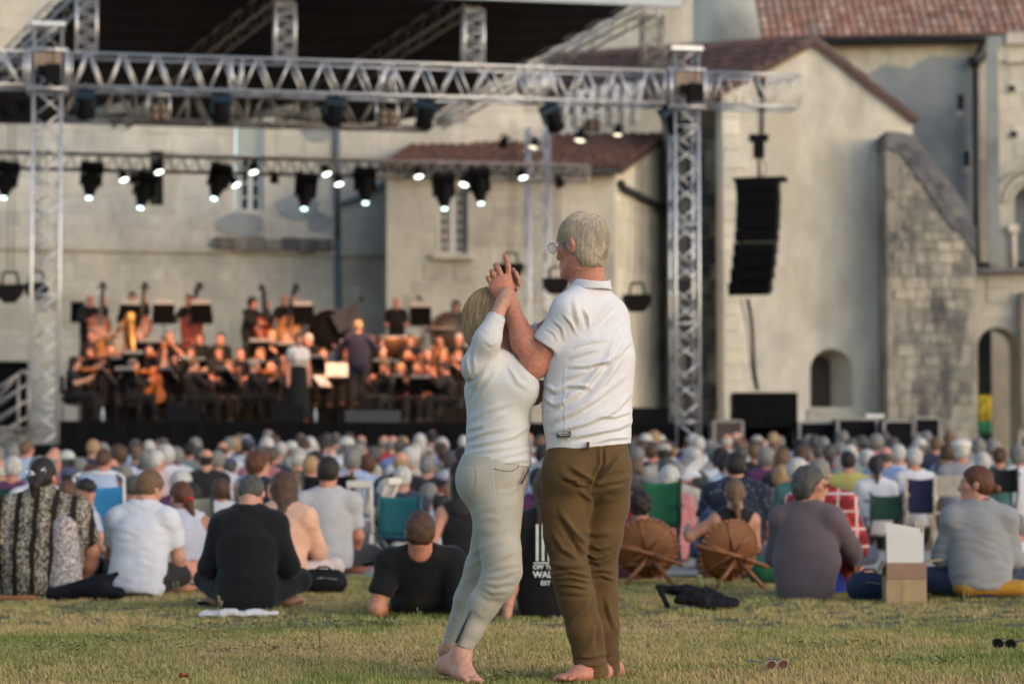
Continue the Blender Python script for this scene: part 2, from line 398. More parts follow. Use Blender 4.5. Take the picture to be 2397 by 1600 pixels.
def torso_prims(J, i=0.0, full=False):
    f = J.bf; u = J.bu; w = J.bw; b = J.belly
    pel, ch, nb = A(J.pel), A(J.chest), A(J.neck); mid = pel * .55 + ch * .45 + f * b * .4
    sl, sr = A(J.sh[0]), A(J.sh[1])
    o = [rc(pel, mid, .158 * w + i, (.142 + b) * w + i, .06, (f, .70 + b)), rc(mid, ch, (.142 + b) * w + i, .156 * w + i, .06, (f, .70 + b * .6)),
         rc(ch, (sl + sr) / 2 * .6 + nb * .4 - u * .03, .150 * w + i, .10 * w + i, .06, (f, .66)),
         rc(sl * .9 + nb * .1 - u * .012, sr * .9 + nb * .1 - u * .012, .056 * w + i, None, .05), rc(nb + u * .016, sl * .75 + nb * .25, .044 + i, .046 + i, .04), rc(nb + u * .016, sr * .75 + nb * .25, .044 + i, .046 + i, .04)]
    for q in (0, 1): o += [el((sl, sr)[q] - u * .01, .060 * w + i, None, .04)]
    if J.bust:
        r = np.cross(f, u); c = ch * .75 + pel * .25 * 1.0
        for sg in (-1, 1): o += [el(ch + u * .0 + f * (.085 + J.bust * .4) + r * sg * .075, J.bust + .055 + i, None, .05)]
    return o
def arm_prims(J, q, i=0.0, frac=2.0, k=.03, thick=1.0):
    sh, e, w = A(J.sh[q]), A(J.el[q]), A(J.wr[q]); t = J.at * thick
    if frac <= 1: return [rc(sh, sh + (e - sh) * frac, .054 * t + i, .048 * t + i * 1.15, k, None, True)]
    o = [rc(sh, e, .054 * t + i, .042 * t + i, k)]
    fr = min(1.0, frac - 1); o += [rc(e, e + (w - e) * min(.35, fr), .043 * t + i, .045 * t + i, k)]
    if fr > .35: o += [rc(e + (w - e) * .35, e + (w - e) * fr, .045 * t + i, (.045 - .017 * (fr - .35) / .65) * t + i, k, None, fr < 1)]
    return o
def leg_prims(J, q, i=0.0, frac=2.0, shoe=False, foot=True, k=.035):
    h, kn, an = A(J.hip[q]), A(J.kn[q]), A(J.an[q]); t = J.lt
    if frac <= 1: return [rc(h, h + (kn - h) * frac, .09 * t + i, .07 * t + i, k, None, True)]
    o = [rc(h, kn, .09 * t + i, .060 * t + i, k)]; fr = min(1, frac - 1)
    c = kn + (an - kn) * .32
    o += [rc(kn, c, .058 * t + i, .056 * t + i, k), rc(c, c + (an - c) * fr, .056 * t + i, (.056 - .020 * fr) * t + i, k, None, fr < 1)]
    return o
def foot_prims(J, q, i=0.0):
    an, to = A(J.an[q]), A(J.toe[q]); d = nrm(to - an); hl = an - d * .03 - A((0, 0, .03)); up = A((0, 0, 1))
    return [rc(an, hl, .034 + i, .031 + i, .02), rc(hl, an + (to - an) * .6 - up * .012, .031 + i, .036 + i, .03, (up, .8)), rc(an, an + (to - an) * .62 - up * .015, .034 + i, .03 + i, .03), rc(an + (to - an) * .55 - up * .018, to, .038 + i, .03 + i, .02, (up, .55))]
def turn(v, yaw):
    c, s_ = math.cos(yaw), math.sin(yaw); v = A(v); return A((v[0] * c - v[1] * s_, v[0] * s_ + v[1] * c, v[2]))
def sit_pose(seat=.10, lean=.15, sc=1.0, w=1.0, hy=0.0, hp=0.0, hr=0.0, arms='knees', legs='cross', belly=.0, bust=0.0, at=1.0, lt=1.0, slump=0.0, side=0.0, torso=.50, shw=.178):
    """a seated figure facing +Y with its seat over the origin. hy: head turn (+ towards its left), hp: head pitch down"""
    J = Pose(bw=w, belly=belly, bust=bust, at=at, lt=lt)
    pel = A((0, 0, seat)); d = nrm((side, math.sin(lean), math.cos(lean))); T = torso * sc
    l2 = lean + slump; d2 = nrm((side, math.sin(l2), math.cos(l2)))
    ch = pel + d * T * .62; nb = ch + d2 * T * .38; J.pel, J.chest, J.neck = pel, ch, nb
    J.bu = nrm(nb - pel); J.bf = nrm(np.cross(J.bu, (1, 0, 0)))
    r = A((1, 0, 0)); J.sh = [nb - r * shw * sc * w - J.bu * .075 * sc, nb + r * shw * sc * w - J.bu * .075 * sc]
    J.hf = frame(hy, hp, hr); J.hs = sc * 1.05
    J.head = nb + (J.hf[2] * .095 + J.hf[1] * .02 + J.bu * .062) * sc
    U = .28 * sc; Fa = .255 * sc; J.el, J.wr, J.hd, J.hn = [None, None], [None, None], [None, None], [None, None]
    for q, sg in ((0, -1), (1, 1)):
        m = arms[q] if isinstance(arms, (tuple, list)) else arms; s0 = J.sh[q]
        if m == 'knees': de, df = (sg * .18, .42, -.88), (-sg * .45, .85, -.05)
        elif m == 'lap': de, df = (sg * .16, .10, -.98), (-sg * .55, .8, -.2)
        elif m == 'down': de, df = (sg * .22, -.05, -.97), (sg * .02, .12, -1)
        elif m == 'back': de, df = (sg * .28, -.35, -.9), (sg * .12, -.25, -.96)
        elif m == 'reach': de, df = (sg * .3, .75, -.55), (-sg * .2, .95, .1)
        elif m == 'elbow': de, df = (sg * .22, -.30, -.92), (-sg * .1, .95, -.1)
        elif m == 'up': de, df = (sg * .5, .55, -.5), (-sg * .5, .2, .85)
        elif m == 'violin': de, df = (sg * .45, .72, -.52), (-sg * .35, .35, .85)
        elif m == 'bow': de, df = (sg * .6, .45, -.6), (-sg * .5, .8, .2)
        elif m == 'cello': de, df = (sg * .5, .45, -.7), (-sg * .45, .6, -.3)
        elif m == 'flute': de, df = (sg * .45, .5, -.6), (sg * .3, .25, .85)
        else: de, df = m
        J.el[q] = s0 + nrm(de) * U; J.wr[q] = J.el[q] + nrm(df) * Fa; J.hd[q] = nrm(df); J.hn[q] = A((-sg * .8, .1, -.5))
    J.hip = [pel + A((-.095, .02, -.01)) * sc * w, pel + A((.095, .02, -.01)) * sc * w]; J.kn, J.an, J.toe = [0, 0], [0, 0], [0, 0]
    for q, sg in ((0, -1), (1, 1)):
        h = J.hip[q]
        m = legs[q] if isinstance(legs, (tuple, list)) else legs
        if m == 'cross': k_, a_, t_ = A((sg * .30, .36, .17)), A((-sg * .12, .38, .06)), A((-sg * .3, .42, .04))
        elif m == 'up': k_, a_, t_ = A((sg * .13, .42, .50)), A((sg * .12, .68, .07)), A((sg * .13, .86, .03))
        elif m == 'forward': k_, a_, t_ = A((sg * .13, .44, .13)), A((sg * .15, .86, .07)), A((sg * .17, .92, .2))
        elif m == 'chair': k_, a_, t_ = A((sg * .13, .46, seat + .02)), A((sg * .13, .5, .08)), A((sg * .15, .68, .03))
        elif m == 'wide': k_, a_, t_ = A((sg * .26, .42, seat + .02)), A((sg * .28, .42, .08)), A((sg * .32, .58, .03))
        else: k_, a_, t_ = map(A, m)
        sc_ = sc if m not in ('chair', 'wide') else 1; J.kn[q], J.an[q], J.toe[q] = k_ * sc_, a_ * sc_, t_ * sc_
    return J
def stand_pose(sc=1.0, w=1.0, arms='down', hy=0.0, hp=0.0, lean=0.0, belly=0.0, bust=0.0):
    J = sit_pose(.93 * sc, lean, sc, w, hy, hp, 0, arms, 'cross', belly, bust)
    for q, sg in ((0, -1), (1, 1)): J.kn[q], J.an[q], J.toe[q] = A((sg * .1, .02, .5)) * sc, A((sg * .11, -.02, .08)) * sc, A((sg * .13, .16, .03)) * sc
    return J
SKIN = {}
def skin_mat(name, col, sss=0.0):
    if name in SKIN: return SKIN[name]
    m, t, b = newmat(name); n1 = noise(t, 7, 5); n2 = noise(t, 140, 2)
    c = ramp(t, n1.outputs[0], [(.3, tuple(x * .86 for x in col)), (.5, col), (.72, (min(1, col[0] * 1.12), col[1] * 1.0, col[2] * .96))])
    n3 = noise(t, 48, 3, .65); v3 = ramp(t, n3.outputs[0], [(.36, (.80, .74, .72)), (.52, (1, 1, 1)), (.68, (1.10, 1.06, 1.04))]); t.links.new(mix(t, c.outputs[0], v3.outputs[0], .8, "MULTIPLY"), b.inputs["Base Color"]); b.inputs["Roughness"].default_value = .55; b.inputs["Specular IOR Level"].default_value = .3
    if sss: b.inputs["Subsurface Weight"].default_value = sss; b.inputs["Subsurface Radius"].default_value = (1, .35, .2); b.inputs["Subsurface Scale"].default_value = .008
    t.links.new(bump(t, n2.outputs[0], .12, .002), b.inputs["Normal"]); SKIN[name] = m; return m
SK_L = skin_mat("skin_light", (.50, .255, .175)); SK_T = skin_mat("skin_tanned", (.40, .19, .125)); SK_D = skin_mat("skin_dark", (.09, .045, .03))
SK_R = skin_mat("skin_reddish", (.50, .22, .15))
def hair_mat(name, col, vert=True):
    if name in MATS: return MATS[name]
    m, t, b = newmat(name); n1 = noise(t, 60, 5, .7, 'Object', (1, 1, .12)); 
    c = ramp(t, n1.outputs[0], [(.32, tuple(x * .55 for x in col)), (.5, col), (.68, tuple(min(1, x * 1.3) for x in col))])
    t.links.new(c.outputs[0], b.inputs["Base Color"]); b.inputs["Roughness"].default_value = .55; b.inputs["Specular IOR Level"].default_value = .35
    t.links.new(bump(t, n1.outputs[0], .9, .012), b.inputs["Normal"]); MATS[name] = m; return m
H = dict(white=hair_mat("white_hair", (.47, .445, .41)), grey=hair_mat("grey_hair", (.20, .185, .168)), dgrey=hair_mat("dark_grey_hair", (.075, .068, .06)), brown=hair_mat("brown_hair", (.075, .038, .02)),
         dark=hair_mat("dark_hair", (.018, .012, .010)), blond=hair_mat("blond_hair", (.34, .21, .10)), auburn=hair_mat("auburn_hair", (.10, .035, .015)), lbrown=hair_mat("light_brown_hair", (.14, .08, .042)))
CLOTH = cloth("coloured_cloth")
def cl_obj(name, V, Q, mat, parent, col=None, loc=None):
    me = np_mesh(name, V, Q, mat); o = mobj(name, me, parent)
    if col is not None: o.color = (*col, 1)
    return o
def figure(J, name='person', h=.012, sk=None, top=None, top_frac=.55, bottom=None, bot_frac=2.0, hair='short', hmat=None, shoes=None, top_name='shirt', bot_name='trousers', top_mat=None, bot_mat=None,
           neck_cut=.062, hem=-.10, strap=None, fine=False, female=False, wrinkle=.004, hand=True, seed=1, hat=None, hatcol=(.6, .6, .58), curl=.45, hair_n=.006, loose=0.0, shirt_i=.014):
    """one continuous body mesh (the thing) with clothing and hair as children; coordinates are the figure's own"""
    hs = J.hs
    B = torso_prims(J) + head_prims(J.head, J.hf, hs, fine=fine, female=female) + neck_prims(J.head, J.hf, J.neck, hs, .05 if female else .057)
    for q in (0, 1):
        B += arm_prims(J, q)
        if hand: B += hand_prims(J.wr[q], J.hd[q], J.hn[q], hs * (1 if not female else .92), curl, 1 if q else -1)
        else: B += [rc(J.wr[q], J.wr[q] + J.hd[q] * .13 * hs, .036, .028, .02)]
        B += leg_prims(J, q) + foot_prims(J, q)
    B.sort(key=lambda p: p['op'] == 's')
    V, Q = skin(B, h); body = mobj(name, np_mesh(name, V, Q, sk or SK_L))
    def wr(V, Q, amp, sd):
        n = vnormals(V, Q); return V + n * (amp * 1.5 * (vnoise(V * A((.7, 1, 1.3)), 22, sd) + .9 * np.abs(vnoise(V * A((1, 1, 1.7)), 34, sd + 5))))[:, None]
    if top is not None:
        T = torso_prims(J, shirt_i + loose)
        if top_frac > 0:
            for q in (0, 1): T += arm_prims(J, q, .013 + loose * .6, top_frac)
        T += [rc(J.pel, A(J.pel) + J.bu * hem * -1 * 0 - J.bu * .03, .172 * J.bw + loose, None, .05, (J.bf, .74))]
        T += [el(A(J.neck) + J.bu * .055, neck_cut + .012, None, .01, 's'), half(A(J.pel) + J.bu * hem, -J.bu, .01)]
        if top_frac == 0:
            for q in (0, 1): T += [el(A(J.sh[q]) * 1.12 - A(J.neck) * .12 - J.bu * .02, (.095,) * 3, None, .015, 's')]
        V, Q = skin(T, h); V = wr(V, Q, wrinkle, seed); cl_obj(top_name, V, Q, top_mat or CLOTH, body, top)
    if bottom is not None:
        T = [rc(J.pel, A(J.pel) + J.bu * .08, .168 * J.bw, .155 * J.bw, .05, (J.bf, .76))]
        for q in (0, 1): T += leg_prims(J, q, .012, bot_frac)
        V, Q = skin(T, h); V = wr(V, Q, wrinkle, seed + 9); cl_obj(bot_name, V, Q, bot_mat or CLOTH, body, bottom)
    if shoes is not None:
        for q in (0, 1):
            V, Q = skin(foot_prims(J, q, .007), max(h, .012)); cl_obj('shoe', V, Q, CLOTH, body, shoes)
    if hair and hair != 'none':
        V, Q = skin(hair_prims(J.head, J.hf, hair, hs), min(h, .014)); n = vnormals(V, Q); V = V + n * (hair_n * (vnoise(V, 90, seed) + .6 * vnoise(V, 190, seed + 3)))[:, None]
        cl_obj('hair', V, Q, hmat or H['brown'], body)
    if hat:
        V, Q = skin(hair_prims(J.head, J.hf, hat, hs), min(h, .014)); cl_obj('hat', V, Q, CLOTH, body, hatcol)
    return body
# ------------------------------------------------------------------ ground, path
def grid_sheet(name, x0, x1, ys, zf, mat, nx=40):
    xs = np.linspace(x0, x1, nx); V = np.array([(x, y, zf(y)) for y in ys for x in xs], np.float32); n = len(xs)
    Q = np.array([(j * n + i, j * n + i + 1, (j + 1) * n + i + 1, (j + 1) * n + i) for j in range(len(ys) - 1) for i in range(n - 1)], np.int32)
    return tag(mobj(name, np_mesh(name, V, Q, mat)), kind='structure')
def mk_ground():
    m, t, b = newmat("lawn_soil"); n1 = wnoise(t, .9, 5); n2 = wnoise(t, 14, 5)
    c = ramp(t, n1.outputs[0], [(.36, (.055, .07, .018)), (.5, (.09, .085, .026)), (.64, (.15, .105, .045))]); c2 = ramp(t, n2.outputs[0], [(.3, (.5, .5, .5)), (.7, (1.2, 1.2, 1.2))])
    t.links.new(mix(t, c.outputs[0], c2.outputs[0], 1, 'MULTIPLY'), b.inputs["Base Color"]); b.inputs["Roughness"].default_value = .95
    return m
def mk_path():
    m, t, b = newmat("pale_gravel"); n1 = wnoise(t, .8, 5); n2 = wnoise(t, 45, 3)
    c = ramp(t, n1.outputs[0], [(.3, (.30, .265, .22)), (.7, (.40, .36, .30))]); c2 = ramp(t, n2.outputs[0], [(.3, (.75, .75, .75)), (.7, (1.12, 1.12, 1.12))])
    t.links.new(mix(t, c.outputs[0], c2.outputs[0], 1, 'MULTIPLY'), b.inputs["Base Color"]); b.inputs["Roughness"].default_value = .95; return m
YEDGE = 19.9
ys = [-60, 0, YEDGE, 30, 46, 60, 100, 400]
grid_sheet("ground", -250, 250, ys, lambda y: ground_z(y) - .006, mk_ground(), 12)
grid_sheet("path", -60, 60, [YEDGE, 24, 30, 36, 41, 46, 80], lambda y: ground_z(y) + .004, mk_path(), 12)

# ------------------------------------------------------------------ walls of stone
def wall_poly(name, pl, outer, holes, mat, parent=None, thick=.6, off=0.0):
    """slab in plane pl: outer outline and holes in (u, z), set back by thick"""
    loops = [outer] + holes
    tri = geometry.tessellate_polygon([[Vector((u, z, 0)) for u, z in lp] for lp in loops])
    flat = [p for lp in loops for p in lp]; n = len(flat)
    vs = [pl.at(u, z, off) for u, z in flat] + [pl.at(u, z, off + thick) for u, z in flat]
    fs = [tuple(t) for t in tri] + [tuple(i + n for i in reversed(t)) for t in tri]; k = 0
    for lp in loops:
        L = len(lp); fs += [(k + i, k + (i + 1) % L, n + k + (i + 1) % L, n + k + i) for i in range(L)]; k += L
    me = bpy.data.meshes.new(name); me.from_pydata([tuple(v) for v in vs], [], fs); me.update()
    import bmesh
    bm = bmesh.new(); bm.from_mesh(me); bmesh.ops.recalc_face_normals(bm, faces=bm.faces); bm.to_mesh(me); bm.free()
    me.materials.append(mat); return mobj(name, me, parent)
def inside(u, z, poly):
    c = False; n = len(poly)
    for i in range(n):
        (a, b), (c1, d) = poly[i], poly[i - 1]
        if (b > z) != (d > z) and u < (c1 - a) * (z - b) / (d - b) + a: c = not c
    return c
def arch(u0, u1, z0, z1, n=12):
    """round-headed opening, top at z1"""
    r = (u1 - u0) / 2; h = z1 - r
    return [(u0, z0), (u1, z0)] + [(u0 + r + r * math.cos(t), h + r * math.sin(t)) for t in np.linspace(0, math.pi, n)]
CUBE = {}
def unit_block(mat):
    if mat.name not in CUBE:
        m = MB(); c = .06
        # a block with a slightly chamfered face towards -y
        vs = [(-.5, .5, -.5), (.5, .5, -.5), (.5, .5, .5), (-.5, .5, .5), (-.5, -.2, -.5), (.5, -.2, -.5), (.5, -.2, .5), (-.5, -.2, .5), (-.5 + c, -.5, -.5 + c), (.5 - c, -.5, -.5 + c), (.5 - c, -.5, .5 - c), (-.5 + c, -.5, .5 - c)]
        m._add(vs, [(0, 3, 2, 1)] + [(i, (i + 1) % 4, 4 + (i + 1) % 4, 4 + i) for i in range(4)] + [(4 + i, 4 + (i + 1) % 4, 8 + (i + 1) % 4, 8 + i) for i in range(4)] + [(8, 9, 10, 11)])
        CUBE[mat.name] = m.mesh("stone", mat)
    return CUBE[mat.name]
def clad(parent, pl, poly, holes, mat, bw=(.5, .9), bh=.38, proud=.03, joint=.012, zmin=0, zmax=50, umin=-99, umax=99, seed=1, view=True, limit=290, skip=0.0, off=0.0):
    r = random.Random(seed); us = [u for u, z in poly]; zs = [z for u, z in poly]; zc = max(min(zs), zmin); out = []; ang = math.atan2(pl.u.y, pl.u.x)
    while zc < min(max(zs), zmax):
        h = bh * r.uniform(.85, 1.15); u = max(min(us), umin) + r.uniform(-.4, 0)
        while u < min(max(us), umax):
            ww = r.uniform(*bw); a, b = u + joint, u + ww - joint; c, d = zc + joint, zc + h - joint; u += ww
            pts = [(a, c), (b, c), (a, d), (b, d), ((a + b) / 2, (c + d) / 2), ((a + b) / 2, c), ((a + b) / 2, d)]
            if not all(inside(x, y, poly) for x, y in pts) or any(inside(x, y, hh) for x, y in pts for hh in holes) or r.random() < skip: continue
            out.append(((a + b) / 2, (c + d) / 2, b - a, d - c, proud * r.uniform(.5, 1.3)))
        zc += h
    def vis(s):
        p = pl.at(s[0], s[1]); x, y = proj(np.array([p])); return -20 < x[0] < 2420 and -20 < y[0] < 1080
    out.sort(key=lambda s: (not vis(s), -s[2] * s[3]))
    me = unit_block(mat)
    for u, z, w_, h_, pr in out[:limit]:
        o = bpy.data.objects.new("stone", me); o.location = pl.at(u, z, off - pr / 2 + .01); o.rotation_euler = (0, 0, ang); o.scale = (w_, pr + .02, h_); link(o, parent)
    rest = [s for s in out[limit:] if vis(s)]
    if rest:
        m = MB(); Rm = Matrix.Rotation(ang, 3, 'Z')
        for u, z, w_, h_, pr in rest: m.box(pl.at(u, z, off - pr / 2 + .01), (w_, pr + .02, h_), Rm)
        tag(m.build("stone", mat, parent), kind='stuff')
ST_MAIN = stone("main_limestone", [(.54, .51, .445), (.58, .55, .485), (.56, .535, .475), (.52, .49, .42), (.61, .58, .51)], .6, (.34, .325, .295), .7)
ST_BACK = stone("main_mortar", [(.50, .47, .405)], .5, (.32, .295, .25), .5)
ST_LEAN = stone("lean_limestone", [(.50, .46, .39), (.54, .50, .43), (.48, .44, .375)], .6, (.26, .235, .195), .5)
ST_CREAM = stone("cream_plaster", [(.68, .635, .54)], .55, (.44, .385, .29), .65, vert=.6)
ST_CREAMB = stone("cream_ashlar", [(.66, .62, .52), (.60, .56, .465), (.70, .655, .56)], .6, (.42, .39, .33), .45)
ST_BUT = stone("buttress_stone", [(.43, .39, .315), (.35, .325, .27), (.48, .44, .355), (.30, .28, .24), (.40, .365, .3), (.24, .23, .21), (.45, .41, .335)], 2.0, (.065, .066, .072), .95)
ST_BUTB = stone("buttress_core", [(.36, .33, .27)], 1.2, (.09, .088, .088), .8)
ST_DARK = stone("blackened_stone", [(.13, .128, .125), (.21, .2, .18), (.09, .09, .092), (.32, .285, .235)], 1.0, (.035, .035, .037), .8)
ST_GREY = stone("grey_render", [(.29, .31, .315)], .7, (.20, .215, .225), .5)
ST_SLATE = stone("slate_coping", [(.13, .135, .145), (.18, .18, .185), (.10, .10, .11), (.25, .24, .215)], 1.3, (.08, .08, .085), .7)
ST_CHURCH = stone("church_ashlar", [(.62, .575, .475), (.56, .515, .42), (.66, .615, .51)], .5, (.33, .32, .29), .5)
M_GLASSD = simple("dark_window", (.010, .011, .012), .5, 0, .2, 2, 0, .2)
M_FRAME = simple("window_white", (.50, .49, .46), .6, 0, .08, 9)
M_SHUT = simple("pale_green_shutter", (.33, .37, .34), .7, 0, .1, 9)
def tile_mat(name, cols):
    if name in MATS: return MATS[name]
    m, t, b = newmat(name); oi = N(t, "ShaderNodeObjectInfo"); mx = N(t, "ShaderNodeMath", operation='ADD'); t.links.new(oi.outputs["Random"], mx.inputs[0]); t.links.new(rand_island(t), mx.inputs[1])
    fr = N(t, "ShaderNodeMath", operation='FRACT'); t.links.new(mx.outputs[0], fr.inputs[0]); r = ramp(t, fr.outputs[0], [(i / (len(cols) - 1), c) for i, c in enumerate(cols)])
    n = wnoise(t, 2.2, 5, .7); v = ramp(t, n.outputs[0], [(.35, (.6, .58, .56)), (.6, (1.1, 1.1, 1.1))]); t.links.new(mix(t, r.outputs[0], v.outputs[0], .8, 'MULTIPLY'), b.inputs["Base Color"]); b.inputs["Roughness"].default_value = .9; MATS[name] = m; return m
T_RED = tile_mat("red_roof_tile", [(.33, .16, .11), (.42, .22, .16), (.40, .28, .22), (.24, .12, .09), (.54, .37, .29), (.34, .18, .13), (.30, .25, .22)])
T_DARK = tile_mat("dark_roof_tile", [(.115, .055, .042), (.16, .075, .055), (.09, .05, .042), (.20, .11, .08), (.13, .065, .05)])
TILEM = {}
def roof(parent, A0, B0, B1, A1, mat, tw=.22, tl=.42, name="roof", limit=290):
    """A0-B0 the eave, A1-B1 the ridge: a thick slab with half-round tiles laid on it in rows"""
    A0, B0, B1, A1 = map(Vector, (A0, B0, B1, A1)); nm = (B0 - A0).cross(A1 - A0).normalized(); nm = nm if nm.z > 0 else -nm
    m = MB(); m.prism([A0, B0, B1, A1], -nm * .12); ro = m.build(name, mat, parent)
    if mat.name not in TILEM:
        t = MB(); k = 5; vs = []; 
        for yy, rr in ((-.5, 1.0), (.56, .82)):
            for i in range(k + 1):
                a = math.pi * i / k; vs.append((-.5 * rr * math.cos(a), yy, .42 * rr * math.sin(a) + (0 if yy > 0 else .16)))
        n = k + 1; t._add(vs, [(i, i + 1, n + i + 1, n + i) for i in range(k)], True); t._add([vs[i] for i in range(n)], [tuple(range(n))]); TILEM[mat.name] = t.mesh("tile", mat)
    me = TILEM[mat.name]; L = max((A1 - A0).length, (B1 - B0).length); W_ = max((B0 - A0).length, (B1 - A1).length); nr = max(1, int(L / tl)); nc = max(1, int(W_ / tw)); r = random.Random(4); jobs = []
    for j in range(nr):
        v = (j + .5) / nr; a, b = A0.lerp(A1, v), B0.lerp(B1, v); ncj = max(1, int((b - a).length / tw))
        for i in range(ncj):
            p = a.lerp(b, (i + .5) / ncj) + nm * r.uniform(0, .02); x, y = proj(np.array([p]))
            if -30 < x[0] < 2430 and -40 < y[0] < 420: jobs.append((p, j, a, b))
    r.shuffle(jobs); rest = MB(); ux = (B0 - A0).normalized(); uy = nm.cross(ux); uy = uy if uy.z > 0 else -uy; ux = uy.cross(nm)
    M3 = Matrix((ux, uy, nm)).transposed()
    for q, (p, j, a, b) in enumerate(jobs):
        Mx = M3 @ Matrix.Rotation(r.uniform(-.06, .06), 3, 'Z') @ Matrix.Diagonal((tw * .98, tl * 1.04, tw * .8))
        if q < limit:
            o = bpy.data.objects.new("tile", me); o.matrix_world = Matrix.Translation(p) @ Mx.to_4x4(); link(o, ro)
        else: rest._add([Mx @ v.co + p for v in me.vertices], [tuple(f.vertices) for f in me.polygons], True)
    if rest.v: tag(rest.build("tile", mat, ro), kind='stuff')
    return ro
def uzs(pl, pts, off=0.0): return [pl.uz(x, y, off) for x, y in pts]
def box_window(parent, pl, rect, off, cols=2, rows=6, frame=M_FRAME, arch_top=False):
    """two casements with glazing bars in a recess; rect (u0,u1,z0,z1)"""
    u0, u1, z0, z1 = rect; ang = math.atan2(pl.u.y, pl.u.x); Rm = Matrix.Rotation(ang, 3, 'Z'); um = (u0 + u1) / 2; W_ = u1 - u0; Hh = z1 - z0; fw = .07 if W_ > .65 else .045; mw = .09 if W_ > .65 else .045
    wnd = MB()
    for a, b in ((u0, u0 + fw), (u1 - fw, u1), (um - mw, um + mw)): wnd.box(pl.at((a + b) / 2, (z0 + z1) / 2, off), (b - a, .08, Hh), Rm)
    for z in (z0 + fw / 2, z1 - fw / 2): wnd.box(pl.at(um, z, off), (W_ - .01, .078, fw), Rm)
    wo_ = wnd.build("window", frame, parent)
    for s0, s1 in ((u0 + fw, um - mw), (um + mw, u1 - fw)):
        bars = MB(); cw = (s1 - s0)
        for i in range(1, cols): bars.box(pl.at(s0 + cw * i / cols, (z0 + z1) / 2, off + .003), (.035, .05, Hh - 2 * fw), Rm)
        for j in range(1, rows): bars.box(pl.at((s0 + s1) / 2, z0 + Hh * j / rows, off + .004), (cw, .046, .035), Rm)
        bars.build("glazing_bar", frame, wo_)
        for i in range(cols):
            for j in range(rows):
                p = MB(); p.box(pl.at(s0 + cw * (i + .5) / cols, z0 + Hh * (j + .5) / rows, off + .02), (cw / cols - .02, .008, Hh / rows - .02), Rm); p.build("pane", M_GLASSD, wo_)
    return wo_
def downpipe(label, pts, r, mat, name="downpipe"):
    m = MB(); m.path(pts, r, 10); return tag(m.build(name, mat), label, "downpipe")
D2 = math.radians
# --- main monastery wall behind the stage
PM = Plane(P(0, 800, 58)[0], 58, D2(12)); TOPM = 15.5
mb = empty("building", tuple(PM.at(6, 0)[:2]) + (0,)); tag(mb, "long pale limestone building with tall windows behind the orchestra stage", "building")
def mpar(o, par): o.parent = par; o.matrix_parent_inverse = par.matrix_world.inverted() if par.parent is None else Matrix()
mb.location = (0, 0, 0)
uL, uR = -16, PM.uz(1270, 600)[0]
def rect(pl, x0, y0, x1, y1):
    a, b = pl.uz(x0, y1), pl.uz(x1, y0); return (a[0], b[0], a[1], b[1])
w1 = rect(PM, 555, 280, 612, 492); w2 = rect(PM, 350, 296, 384, 480); w3 = rect(PM, 139, 285, 153, 472); small = rect(PM, 165, 705, 198, 755); low = rect(PM, -120, 845, 66, 1010)
def rp(q): return [(q[0], q[2]), (q[1], q[2]), (q[1], q[3]), (q[0], q[3])]
A1 = arch(w1[0] - .06, w1[1] + .06, w1[2], w1[3] + .25)
outer = [(uL, 0), (uR, 0), (uR, TOPM), (uL, TOPM)]; hol = [A1, rp(w2), rp(w3), rp(small), rp(low)]
wl = wall_poly("wall", PM, outer, hol, ST_BACK, mb)
clad(wl, PM, outer, hol, ST_MAIN, (.6, 1.3), .40, .012, .007, zmin=2.0, zmax=13.2, seed=5)
wl1 = rect(PM, 562, 362, 614, 492); box_window(mb, PM, wl1, .20, 1, 4)
m = MB(); m.prism([PM.at(u, z, .16) for u, z in arch(w1[0], w1[1], wl1[3] + .01, w1[3] + .2)], PM.n * .05); m.build("shutter", M_SHUT, mb); m = MB(); m.box(PM.at(w1[0] + .04, (wl1[2] + wl1[3]) / 2, .2), (.12, .05, wl1[3] - wl1[2]), Matrix.Rotation(D2(12), 3, 'Z')); m.build("shutter", M_SHUT, mb)
for q in (w2, w3): m = MB(); m.box(PM.at((q[0] + q[1]) / 2, (q[2] + q[3]) / 2, .25), (q[1] - q[0], .1, q[3] - q[2]), Matrix.Rotation(D2(12), 3, 'Z')); m.build("window", M_GLASSD, mb)
for q in (low, small): m = MB(); m.box(PM.at((q[0] + q[1]) / 2, (q[2] + q[3]) / 2, .45), (q[1] - q[0], .1, q[3] - q[2]), Matrix.Rotation(D2(12), 3, 'Z')); m.build("dark_opening", M_BLACK, mb)
a, b = PM.uz(0, 578), PM.uz(905, 596); RM = Matrix.Rotation(D2(12), 3, 'Z')
m = MB(); m.box(PM.at((uL + uR) / 2, a[1], -.05), (uR - uL, .10, .10), RM); m.build("string_course", ST_MAIN, mb)
a = PM.uz(500, 595); b = PM.uz(775, 565); m = MB()
for i in range(7):
    u = a[0] + (b[0] - a[0]) * (i + .5) / 7; m.box(PM.at(u, b[1] - .1 - .03 * (i % 2), -.12), ((b[0] - a[0]) / 7 - .02, .2, .26 + .05 * (i % 3)), RM)
m.build("blackened_ledge", ST_DARK, mb)
for x0, y0, x1, y1, mt in ((512, 500, 622, 552, ST_GREY), (650, 460, 745, 515, ST_GREY), (705, 255, 775, 330, ST_GREY), (720, 500, 775, 540, ST_GREY)):
    q = rect(PM, x0, y0, x1, y1); r = random.Random(x0); n = 14
    pts = [PM.at((q[0] + q[1]) / 2 + (q[1] - q[0]) * .55 * math.cos(t) * r.uniform(.8, 1.1), (q[2] + q[3]) / 2 + (q[3] - q[2]) * .6 * math.sin(t) * r.uniform(.75, 1.1), -.034) for t in np.linspace(0, 6.283, n + 1)[:-1]]
    m = MB(); m.prism(pts, PM.n * .03); m.build("render_patch", mt, mb)
